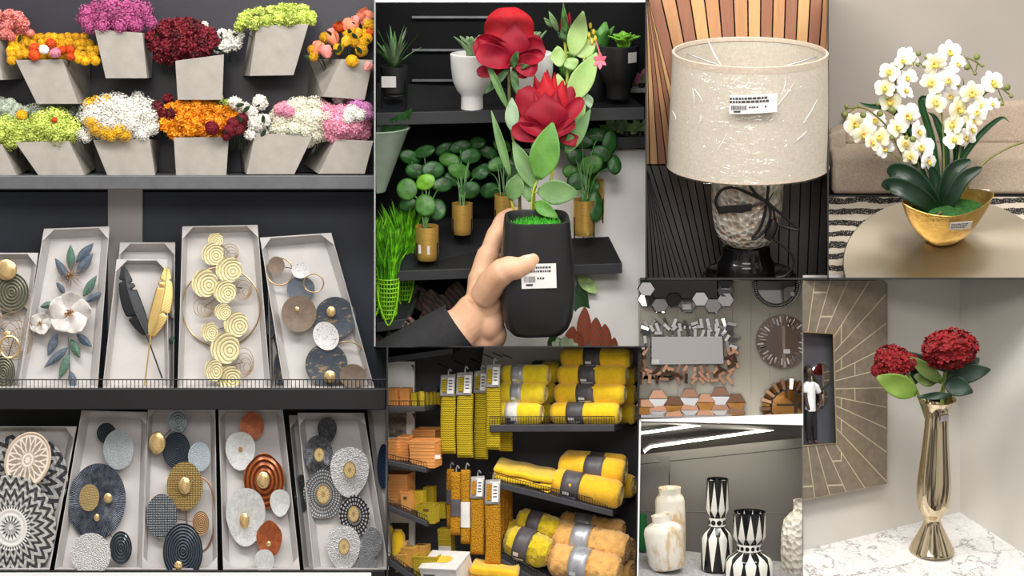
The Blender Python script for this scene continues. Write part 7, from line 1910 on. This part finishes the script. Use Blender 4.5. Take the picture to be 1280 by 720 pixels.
def led(label, pts):
    b = P(pts[0][0], pts[0][1], pts[0][2]); n = NT('warm_led_' + label[:5]); n.b.inputs['Emission Color'].default_value = (1, .93, .76, 1); n.b.inputs['Emission Strength'].default_value = 14.0
    m = n.fin((255, 246, 222), .5)
    t = thing('light_strip', label, 'light', b, group=None); q = [P(*p) - b for p in pts]
    MB().tube(q, .0030, 8).build('diffuser', m, t); MB().tube([v + Vector((0, .004, .004)) for v in q], .005, 8).build('channel', band_s, t)
led('front warm white light strip under the overhead shelf', [(801, 541.5, .135), (900, 527.5, .14)])
_l = area('light_strip_glow', P(905, 556, .20), P(905, 640, .33), .34, .012, 0.55, (1, .9, .72)); _l.rotation_euler.rotate_axis('Z', 0.0)
led('rear warm white light strip with a bent left end', [(805, 565, .2), (813, 558.5, .2), (1003, 531.5, .19)])
mb = MB(); bk = P(834, 590, .26); pts = [(818, 571), (837, 570), (837, 592), (833, 590), (828, 580)]
mb.add([P(x, y, .25) - bk for x, y in pts] + [P(x, y, .27) - bk for x, y in pts], [(0, 1, 2, 3, 4), (9, 8, 7, 6, 5)] + [(i, (i + 1) % 5, 5 + (i + 1) % 5, 5 + i) for i in range(5)])
o = mb.build('shelf_bracket', mat('dark_grey_shelf', (66, 65, 64)), None, False); o.location = bk; tag(o, 'grey bracket under the overhead shelf behind the cream vases', 'bracket')
n = NT('grey_woven_runner'); f = n.noise(40, 3, .6, stretch=(3, 1, 12)); g = n.noise(260, 2); n.bump(f + g * .5, .3, .003); run = n.fin(n.ramp(f, [(.3, (140, 140, 144)), (.7, (188, 188, 190))]), .9)
V8 = [(797, 724), (1004, 730), (1004, 760), (797, 760)]
plain('vase_shelf', hexq(V8, .06, [(797, 682), (1004, 705), (1004, 735), (797, 720)], W8), run, 'grey woven topped shelf carrying the vases', 'shelf')
def on_shelf8(px, py):      # depth on the sloping shelf top for this pixel
    u = (px - 797) / 207; y0 = 724 + 6 * u; y1 = 682 + 23 * u; return .06 + (W8 - .06) * max(0, min(1, (y0 - py) / (y0 - y1)))
n = NT('marbled_cream_glass'); f = n.noise(9, 4, .6, stretch=(1.6, 1.6, .6)); col = n.ramp(f, [(.35, (230, 226, 214)), (.50, (236, 232, 222)), (.57, (208, 180, 138)), (.63, (232, 226, 212))]); marb = n.fin(col, .2)
VT = .12
def vase(label, px, py, prof, m, roty=0.0, parts=(), seg=48, name='vase', dd=None, group=None):
    d = dd if dd is not None else on_shelf8(px, py - 2); k = K(d); t = thing(name, label, 'vase', P(px, py, d), (VT, roty, 0), group)
    MB().lathe(prof, seg, cap1=False).build('body', m, t, k=k); return t, k
inner = lambda r, h: [(r - 1.5, h), (r - 2.5, h - 4), (r - 2.5, h - 12), (.5, h - 14)]
vase('tall marbled cream vase standing behind the shorter one', 839, 691, [(14, 0), (17, 1), (18.5, 6), (19, 40), (18.5, 66), (17, 71), (14, 74), (13.6, 76), (14.2, 83)] + inner(14.2, 83), marb, -.03, dd=.24)
MB().box((0, 0, 0), (.02, .001, .009)).build('paper_tag', paper_m).location = P(834, 641, .185); tag(bpy.data.objects['paper_tag.001'], 'small white tag on the rim of the short cream vase', 'tag')
vase('short marbled cream vase at front left', 835, 711, [(16, 0), (20, 1.5), (23.5, 8), (24, 30), (24.5, 48), (22.5, 54), (17, 58), (12.5, 60), (12, 62), (12.8, 69)] + inner(12.8, 69), marb, -.13, dd=.15)
def diamonds(name, nn, bands):
    """black and white pointed diamonds around a turned vase; bands: (z0, z1, top width, bottom width)"""
    n = NT(name); x, y, z = n.xyz(); a = (n.math('ARCTAN2', y, x) * (nn / 6.2831) + .25).tri()
    tot = None
    for (z0, z1, w0, w1, inv) in bands:
        v = (z - z0) / (z1 - z0); ins = v.gt(0.0) * v.lt(1.0); thr = v * (w1 - w0) + w0; f = a.lt(thr) * ins
        if inv: f = ins - f
        tot = f if tot is None else tot + f
    return n.fin(n.ramp(tot, [(.4, (20, 20, 22)), (.6, (236, 234, 226))]), .12)
def bw_vase(label, px, py, s, sh, zs, rs, d):
    R_top = rs[3]; k = K(d); z1, z2, z3, z4 = [q * k for q in zs]      # neck ring bottom/top, shoulder, rim
    m = diamonds('black_white_diamonds_%d' % px, 9 if R_top < 18 else 11, [(0.0, z1 * .74, .06, .84, False), (z1 * .74, z1, .84, .0, False), (z2, z2 + (z4 - z2) * .22, .0, .85, False), (z2 + (z4 - z2) * .22, z4 * .985, .85, .0, False)])
    R0, R1, R2, R3 = rs
    prof = [(R0 * .93, 0), (R0, 1.5), (R0, zs[0] * .55), (R0 * .98, zs[0] * .72), (R0 * .86, zs[0] * .85), (R1 * 1.08, zs[0] * .97), (R1, zs[0]), (R1, zs[1]), (R1 * 1.05, zs[1] + 1), (R2 * .9, zs[1] + (zs[3] - zs[1]) * .13), (R2, zs[1] + (zs[3] - zs[1]) * .24), (R3, zs[3])]
    t, k = vase(label, px, py, prof + [(R3 - 1, zs[3] + .5), (R3 - 1.6, zs[3] - 3), (R3 - 3, zs[3] - 20), (.5, zs[3] - 22)], m, dd=d)
    blk = mat('gloss_black_glaze', (18, 18, 20), .12); wht = mat('gloss_white_glaze', (236, 234, 226), .12)
    MB().lathe([(R1 + .1, zs[0] - .4), (R1 + .8, zs[0]), (R1 + .8, zs[1]), (R1 + .1, zs[1] + .4)], 48, cap0=False, cap1=False).build('neck_band', wht, t, k=k)
    mb = MB(); zc_ = (zs[0] + zs[1]) / 2; rr = (zs[1] - zs[0]) * .31; nd = 9 if R_top < 18 else 14
    for i in range(nd):
        a = 2 * PI * i / nd; c = Vector(((R1 + .9) * math.cos(a), (R1 + .9) * math.sin(a), zc_)); u = Vector((-math.sin(a), math.cos(a), 0))
        mb.add([c + (u * math.cos(q) + Vector((0, 0, 1)) * math.sin(q)) * rr + Vector((math.cos(a), math.sin(a), 0)) * .3 for q in [j * PI / 6 for j in range(12)]], [tuple(range(12))])
    mb.build('black_dots', blk, t, False, k=k); return t
bw_vase('tall narrow black and white diamond vase', 896, 712, 1, 1, (56, 66, 70, 115), (20, 9.6, 14.4, 13.6), .19)
bw_vase('short wide black and white diamond vase at the front', 936, 741, 1, 1, (54, 62.5, 66, 103), (30.5, 14.5, 20.5, 20.5), .12)
n = NT('dimpled_cream_ceramic'); vo = n.voronoi(62); n.bump(vo, .9, .012); dim = n.fin(n.ramp(vo, [(.1, (226, 220, 206)), (.6, (238, 233, 222))]), .35)
vase('cream dimpled vase cut by the right edge of the vase bay', 1008, 721, [(24, 0), (28, 1.5), (31, 10), (32.5, 30), (32, 55), (29, 72), (22, 80), (18, 83), (17, 86), (17.5, 97)] + inner(17.5, 97), dim, 0, dd=.235)
# glimpse of green glass at the left edge
k = K(.27); gg = NT('green_glass'); ggm = gg.fin((24, 110, 60), .1)
t = thing('vase', 'dark green ribbed glass behind the cream vases at left edge', 'vase', P(803, 688, .27), (VT, 0, 0))
MB().lathe([(5, 0), (6.5, 6), (5, 12), (6.5, 18), (5, 24), (6.5, 30), (5, 36), (5.5, 46), (4.5, 46), (4, 42), (.5, 40)], 24, cap1=False).build('body', ggm, t, k=k)
# ------------------------------------------------------------------ gold vase corner
n = NT('white_plaster'); n.bump(n.noise(40, 4), .08, .003); plast = n.fin(n.ramp(n.noise(3, 3), [(.3, (204, 200, 193)), (.7, (214, 210, 203))]), .8)
LC, CC, RC = P(1003.6, 688, .06), P(1200, 640, .36), P(1292, 700, .15)
eye0 = Vector((0, -D, ZC))
def corner_wall(name, a, b, ytop_a, ytop_b, th):
    """upright wall standing on the counter line a-b"""
    nrm = (b - a).cross(Vector((0, 0, 1))).normalized() * th
    if nrm.y < 0: nrm = -nrm
    ta = Vector((a.x, a.y, P(0, ytop_a, a.y).z)); tb = Vector((b.x, b.y, P(0, ytop_b, b.y).z)); dn = Vector((0, 0, 0))
    def back(p):      # end faces follow the sight line so that no end grain shows
        n_ = nrm.normalized(); dr = (p - eye0).normalized(); return p + dr * (th / dr.dot(n_))
    if name.startswith('wall_left'):
        struct(name, [ta, tb, b + dn, a + dn, back(ta), tb + nrm, b + dn + nrm, back(a + dn)], plast); return
    struct(name, [ta, tb, b + dn, a + dn, ta + nrm, tb + nrm, b + dn + nrm, a + dn + nrm], plast)
corner_wall('wall_left_of_corner', LC, CC + Vector((.012, .008, 0)), 344, 344, .03)
corner_wall('wall_right_of_corner', CC, RC, 344, 344, .03)
pn = (CC - LC).cross(RC - CC).normalized()
if pn.z < 0: pn = -pn
eye = Vector((0, -D, ZC))
def on_counter(px, py):
    dr = P(px, py, 0) - eye; return eye + dr * ((CC - eye).dot(pn) / dr.dot(pn))
n = NT('white_marble'); a1 = n.noise(5, 5, .6); wv = n.t.nodes.new('ShaderNodeTexNoise'); wv.inputs['Scale'].default_value = 9; wv.inputs['Detail'].default_value = 4
nz = n.noise(7, 5, .62); v1 = (nz - .5).abs(); n2 = n.noise(16, 5, .65); v2 = (n2 - .5).abs()
fac = v1.mn(v2 * 1.4 + .004)
marble = n.fin(n.ramp(fac, [(.0, (140, 138, 138)), (.006, (190, 188, 187)), (.02, (226, 224, 222)), (.3, (232, 230, 228))]), .22)
ft = [on_counter(1003.6, 726), on_counter(1292, 726)]
dn = Vector((0, 0, -.02))
mb = MB(); top = [LC, CC, RC, ft[1], ft[0]]; c = sum(top, Vector()) / 5 + dn
mb.add(top + [p + dn for p in top], [(0, 1, 2, 3, 4), (9, 8, 7, 6, 5)] + [(i, (i + 1) % 5, 5 + (i + 1) % 5, 5 + i) for i in range(5)])
o = mb.build('counter', marble, None, False, off=c); o.location = c; tag(o, 'white marble counter with fine grey veins in the corner', 'counter')
o = MB().box((0, 0, 0), (.05, .03, .001)).build('paper_tag', paper_m); o.location = on_counter(1037, 717) + pn * .002; o.rotation_euler = pn.to_track_quat('Z', 'Y').to_euler(); o.rotation_euler.rotate_axis('Z', .35)
tag(o, 'white paper lying on the marble counter', 'tag')
# ---- radiating mirror panel on the left wall
wdir = (CC - LC); wdir.z = 0; wdir.normalize(); wn = Vector((wdir.y, -wdir.x, 0))
if wn.y > 0: wn = -wn
def on_wall(px, py, off=0.0):
    p0 = LC + wn * off; dr = P(px, py, 0) - eye; return eye + dr * ((p0 - eye).dot(wn) / dr.dot(wn))
OFF = .032
outer = [(1003.8, 350.6), (1104, 350.6), (1108.5, 354), (1108.5, 604.5), (1003.8, 625.5)]; inner_q = [(1003.8, 415), (1041, 417.5), (1045, 554), (1003.8, 557)]
mbase = on_wall(1055, 614, 0)
ms = thing('wall_mirror', 'square mirror in a wide taupe frame of radiating planks', 'mirror', mbase)
n = NT('radiating_planks')
cen = on_wall(1000, 487, OFF) - mbase
ux = n.t.nodes.new('ShaderNodeVectorMath'); ux.operation = 'DOT_PRODUCT'; n.L(n.co, ux.inputs[0]); ux.inputs[1].default_value = wdir
uu = X(n, ux.outputs['Value']) - cen.dot(wdir); x_, y_, z_ = n.xyz(); zz = z_ - cen.z
ang = n.math('ARCTAN2', zz, uu) * (36 / 6.2831); fa = ang.fr(); idx = ang.fl(); rad = (uu * uu + zz * zz).sqrt()
lw = .0014; ln1 = ((fa - .5).abs() * -1.0 + .5) * rad * (6.2831 / 36); g1 = ln1.lt(lw)
sq = uu.abs().mx(zz.abs() * .74); st = (idx * .5).fr().gt(.25) * .045 + .135; g2 = (sq - st).abs().lt(.0016) * ((idx * .3819 + .2).fr().gt(.42))
gl2 = g1.mx(g2); n.bump(gl2 * -1.0, .8, .004)
plank = n.fin(n.mix(gl2, n.ramp(n.noise(60, 4), [(.3, (140, 128, 112)), (.7, (160, 147, 129))]), (226, 214, 184)), n.ramp(gl2, [(.4, (120, 120, 120)), (.6, (60, 60, 60))]), .35)
of = [on_wall(*p, OFF) - mbase for p in outer]; ob = [on_wall(*p, .002) - mbase if p[0] < 1004 else q - wn * (OFF - .002) for p, q in zip(outer, of)]; inn = [on_wall(*p, OFF) - mbase for p in inner_q]; inb = [on_wall(*p, .004) - mbase for p in inner_q]
mb = MB(); vs = of + ob + inn + inb      # of 0-4, ob 5-9, inn 10-13, inb 14-17
mb.add(vs, [(0, 10, 11, 2, 1), (2, 11, 12, 3), (3, 12, 13, 4), (0, 1, 6, 5), (1, 2, 7, 6), (2, 3, 8, 7), (3, 4, 9, 8), (10, 14, 15, 11), (11, 15, 16, 12), (12, 16, 17, 13), (5, 6, 7, 8, 9)])
mb.build('plank_frame', plank, ms, False)
mg = NT('mirror_painted_room_grey'); mgm = mg.fin(mg.ramp(mg.noise(4, 2), [(.3, (96, 98, 106)), (.7, (106, 108, 116))]), .12, .35)  # grey of the reflected room painted into the mirror's colour
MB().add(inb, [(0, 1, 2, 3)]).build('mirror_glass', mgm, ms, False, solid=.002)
rimg = mat('gold_bead_rim', (206, 184, 140), .3, .8)
mb = MB(); q = [v + wn * .002 for v in inn]; mb.tube(q[0:4], .0016, 6); mb.build('inner_rim', rimg, ms)
mb = MB(); mb.tube([of[1] + wn * .001, of[2] + wn * .001, of[3] + wn * .001, of[4] + wn * .001], .0016, 6); mb.build('outer_rim', mat('taupe_rim', (150, 140, 122), .4, .4), ms)
# reflection built as solids in the recess: round mirrors and a small person
def rm(label, px, py, r):
    b = on_wall(px, py, .006); t = thing('reflected_round_mirror', label, 'mirror', b)
    mb = MB(); f = []
    for rr, of_ in ((r, 0), (r, .004), (r * .93, .006), (0.01, .006)):
        f.append([wdir * (rr * .00205 * math.cos(2 * PI * j / 32)) + Vector((0, 0, rr * .00205 * math.sin(2 * PI * j / 32))) + wn * of_ for j in range(32)])
    vs = [v for r_ in f for v in r_]; mb.add(vs, [(i * 32 + j, i * 32 + (j + 1) % 32, (i + 1) * 32 + (j + 1) % 32, (i + 1) * 32 + j) for i in range(3) for j in range(32)])
    mb.build('glass', mir, t)
rm('round mirror modelled as a reflection in the square mirror behind the person, upper', 1024.5, 470, 15.5)
rm('smaller round mirror modelled as a reflection in the square mirror beside the elbow', 1025, 497, 11)
pb = on_wall(1016, 554.5, .018)
per = thing('person', 'person in white t-shirt and black trousers modelled as a reflection in the square mirror', 'person', pb)
kp = .00206
def fig(parts_, name, m, vox=.0022):
    mb = MB()
    for pts, rs in parts_: mb.tube(bez(pts, 4), rs if isinstance(rs, list) else rs, 12) if len(pts) > 1 else mb.ball(pts[0], rs, 14, 10)
    mb.v = [wdir * (v.x * kp) + Vector((0, 0, v.z * kp)) - wn * (v.y * kp) for v in mb.v]
    o = mb.build(name, m, per); r_ = o.modifiers.new('fuse', 'REMESH'); r_.mode = 'VOXEL'; r_.voxel_size = vox; r_.use_smooth_shade = True
    s_ = o.modifiers.new('soften', 'SMOOTH'); s_.factor = .5; s_.iterations = 3; return o
def taper(r0, r1, n_): return [r0 + (r1 - r0) * i / (n_ - 1) for i in range(n_)]
skin_d = mat('deep_brown_skin', (70, 46, 36), .5, 0, .08, 60)
# one continuous body: head, neck, torso, arms on the hips, legs, feet; y grows towards the wall
body = [([(-7, -2, 88)], (4.6, 5.2, 6.4)), ([(-7, -1, 84), (-6.5, 0, 78), (-6, 0, 74)], [2.6] * 9), ([(-6, 0, 74), (-4, 0, 58), (-4, 0, 44)], [5.0] * 9),
        ([(-11, 0, 73), (-1, 0, 72.5), (4, 0, 71)], [2.6] * 9), ([(4, 0, 71), (11, 0, 60), (12.5, -1, 53)], taper(2.9, 2.3, 9)), ([(12.5, -1, 53), (10, -2, 46), (5.5, -3, 41)], taper(2.2, 1.6, 9)), ([(5.5, -3, 41), (3.5, -4, 40)], [1.6] * 5),
        ([(-11, 0, 73), (-12, 0, 60), (-11.5, -1, 52)], taper(2.9, 2.3, 9)), ([(-11.5, -1, 52), (-10, -3, 45), (-8, -4, 41)], taper(2.2, 1.6, 9)),
        ([(-6, 0, 44), (-7, 0, 24), (-6, 0, 3)], taper(4.2, 2.0, 9)), ([(-1, 0, 44), (2, 0, 25), (3.5, 0, 3)], taper(4.2, 2.0, 9)), ([(-6, 0, 2), (-7, -4, 1.4)], [1.9] * 5), ([(3.5, 0, 2), (4.5, -4, 1.4)], [1.9] * 5)]
fig(body, 'body', skin_d)
fig([([(-5.5, 0, 74), (-4, 0, 58), (-4, 0, 39)], [6.4, 6.6, 6.8, 6.8, 6.6, 6.5, 6.5, 6.7, 6.9]), ([(-12, 0, 72.5), (-4, 0, 73), (4, 0, 71.5)], [3.4] * 9), ([(4, 0, 71.5), (9.5, 0, 62)], [4.0, 4.0, 3.9, 3.8, 3.8]), ([(-12, 0, 72.5), (-12, 0, 62)], [3.8] * 5)], 't_shirt', mat('white_cotton', (226, 226, 228), .85, 0, .03, 60))
fig([([(-6, 0, 42), (-7, 0, 24), (-6, 0, 4)], taper(5.2, 2.9, 9)), ([(-1, 0, 42), (2, 0, 25), (3.5, 0, 4)], taper(5.2, 2.9, 9))], 'trousers', mat('black_trousers', (20, 20, 24), .8, 0, .08, 60))
fig([([(-7, .4, 91)], (5.0, 5.5, 5.2))], 'hair', mat('black_hair', (20, 16, 15), .8, 0, .1, 200))
# ---- gold vase
vb = on_counter(1164, 689); kv = K(vb.y); VR = .30
gv = thing('gold_vase', 'tall mirror gold trumpet vase of red hydrangeas', 'vase', vb, (VR, 0, 0))
cs = 1 / math.cos(VR)
n = NT('champagne_gold_chrome'); chrome = n.fin((212, 196, 166), .05, 1.0)
prof = [(27.5, 0), (29, .6), (29, 2.2), (27.8, 4), (22.5, 15), (16.5, 26), (12, 35), (10.2, 41), (11, 44), (15, 49), (19, 57), (21, 68), (21.6, 80), (21, 94), (18.8, 114), (16.4, 138), (14.9, 160), (14.7, 172), (15.8, 181), (18.5, 189), (22.8, 194.5), (23.2, 195.2), (22.4, 195.4), (17.8, 189.5), (14.6, 181), (13.6, 172), (13.4, 150), (.5, 148)]
MB().lathe([(r, h * cs * .985) for r, h in prof], 72, cap1=False).build('body', chrome, gv, k=kv)
class VPX:
    k = kv; R = Matrix.Rotation(-VR, 3, 'X')
    @staticmethod
    def w(p):
        z = p[2] if len(p) > 2 else 0
        return VPX.R @ (P(p[0], p[1], vb.y - .095 + .0 + z * kv) - vb)
    @staticmethod
    def conv(mb): mb.v = [VPX.w(v) for v in mb.v]; return mb
zl = 178 * cs
lab = MB(); 
for i in range(4):
    a0, a1 = -PI / 2 + .15 + i * .2, -PI / 2 + .35 + i * .2; r = 15.9
    lab.quad((r * math.cos(a0), r * math.sin(a0), zl - 9), (r * math.cos(a1), r * math.sin(a1), zl - 9), ((r + .7) * math.cos(a1), (r + .7) * math.sin(a1), zl - 1), ((r + .7) * math.cos(a0), (r + .7) * math.sin(a0), zl - 1))
lab.build('price_label', mat('lilac_grey_label', (176, 166, 172), .5), gv, False, k=kv)
# hydrangea heads: shared blossoms carried on each head
hyr = NT('dark_red_hydrangea'); oi = hyr.t.nodes.new('ShaderNodeObjectInfo'); f = hyr.noise(3.5, 3); hym = hyr.fin(hyr.ramp(f, [(.3, (96, 6, 14)), (.52, (142, 14, 24)), (.75, (176, 30, 40))]), .75)
def hyd_big(seed, n=230):
    rnd = random.Random(seed); mb = MB(); mb.ball((0, 0, 0), .74, 20, 14)
    for dr in fib(n):
        dr = (dr + Vector((rnd.uniform(-.08, .08), rnd.uniform(-.08, .08), rnd.uniform(-.08, .08)))).normalized()
        u = dr.orthogonal().normalized(); u.rotate(Quaternion(dr, rnd.random() * 6.28)); tl_ = Vector((rnd.uniform(-.5, .5), rnd.uniform(-.5, .5), rnd.uniform(-.5, .5))); ax = (dr + tl_ * .6).normalized()
        u = (u - ax * u.dot(ax)).normalized(); v = ax.cross(u); c = dr * rnd.uniform(.82, .97); ps = rnd.uniform(.10, .135)
        for k_ in range(4):
            a = k_ * PI / 2; q = u * math.cos(a) + v * math.sin(a); t_ = u * -math.sin(a) + v * math.cos(a)
            mb.add([c, c + q * ps * .8 + t_ * ps * .62 + ax * .02, c + q * ps * 1.45 + t_ * ps * .3 + ax * .06, c + q * ps * 1.45 - t_ * ps * .3 + ax * .06, c + q * ps * .8 - t_ * ps * .62 + ax * .02, c + q * ps * .9 - ax * .01], [(0, 1, 5), (1, 2, 5), (2, 3, 5), (3, 4, 5), (4, 0, 5)])
    return mb
HB = mesh_data(hyd_big(1), 'hydrangea_bloom', hym, True, 1.2)
place('flower_head', HB, gv, VPX.w((1188, 436, -10)), (.2 - VR, 0, .6), (37 * kv, 33 * kv, 25 * kv))
place('flower_head', HB, gv, VPX.w((1117, 451, 0)), (.3 - VR, -.35, 2.1), (25 * kv, 24 * kv, 17.5 * kv))
place('flower_head', HB, gv, VPX.w((1136, 452, -4)), (.3 - VR, .3, 4.1), (12 * kv, 14 * kv, 11 * kv))
place('flower_head', HB, gv, VPX.w((1098, 463, -2)), (.3 - VR, -.8, 1.1), (9 * kv, 10 * kv, 8 * kv))
place('flower_head', HB, gv, VPX.w((1165, 452, -6)), (.3 - VR, -.8, 5.1), (13 * kv, 12 * kv, 12 * kv))
hl1 = leaf_mat('hydrangea_leaf_light', (92, 124, 40), (124, 152, 60)); hl2 = leaf_mat('hydrangea_leaf_dark', (20, 46, 32), (34, 62, 44)); hl3 = leaf_mat('hydrangea_leaf_olive', (70, 92, 34), (96, 116, 50)); hst = mat('hydrangea_stem', (112, 132, 60), .6, 0, .12, 40)
def vleaf(A, B, w, m, bulge=2, cup=.3, drp=0):
    mb = MB(); sheet(mb, None, A, B, w, kv, lambda v: math.sin(PI * min(.985, max(.03, v))) ** .62 * (1.18 - .42 * v), bulge, cup, drp, None, 10, 14, 0, .7)
    VPX.conv(mb).build('leaf', m, gv, solid=.001)
vleaf((1146, 492, -14), (1096, 471, -24), 15, hl1); vleaf((1178, 478, -8), (1137, 446, -12), 9, hl3, 3, .4); vleaf((1172, 476, -4), (1142, 470, -8), 10, hl3); vleaf((1180, 472, 0), (1238, 462, -8), 13, hl2); vleaf((1182, 478, -6), (1216, 490, -20), 13, hl2, 4)
vleaf((1190, 462, -10), (1160, 448, -8), 8, hl2); vleaf((1190, 494, -16), (1146, 496, -18), 5, hl2); vleaf((1140, 482, 2), (1152, 450, 4), 8, hl2); vleaf((1206, 460, 2), (1224, 448, 2), 8, hl2); vleaf((1165, 462, 0), (1130, 440, 2), 9, hl2)
for pts, r in (([(1178, 530, 2), (1178, 500, 0), (1181, 470, -4), (1186, 440, -8)], 2.6), ([(1160, 530, 2), (1148, 494, -6), (1136, 470, -4), (1120, 455, 0)], 2.0), ([(1176, 490, -4), (1178, 478, -8), (1172, 474, -8)], 1.0)):
    VPX.conv(MB().tube(bez(pts, 8), r, 8)).build('stem', hst, gv)
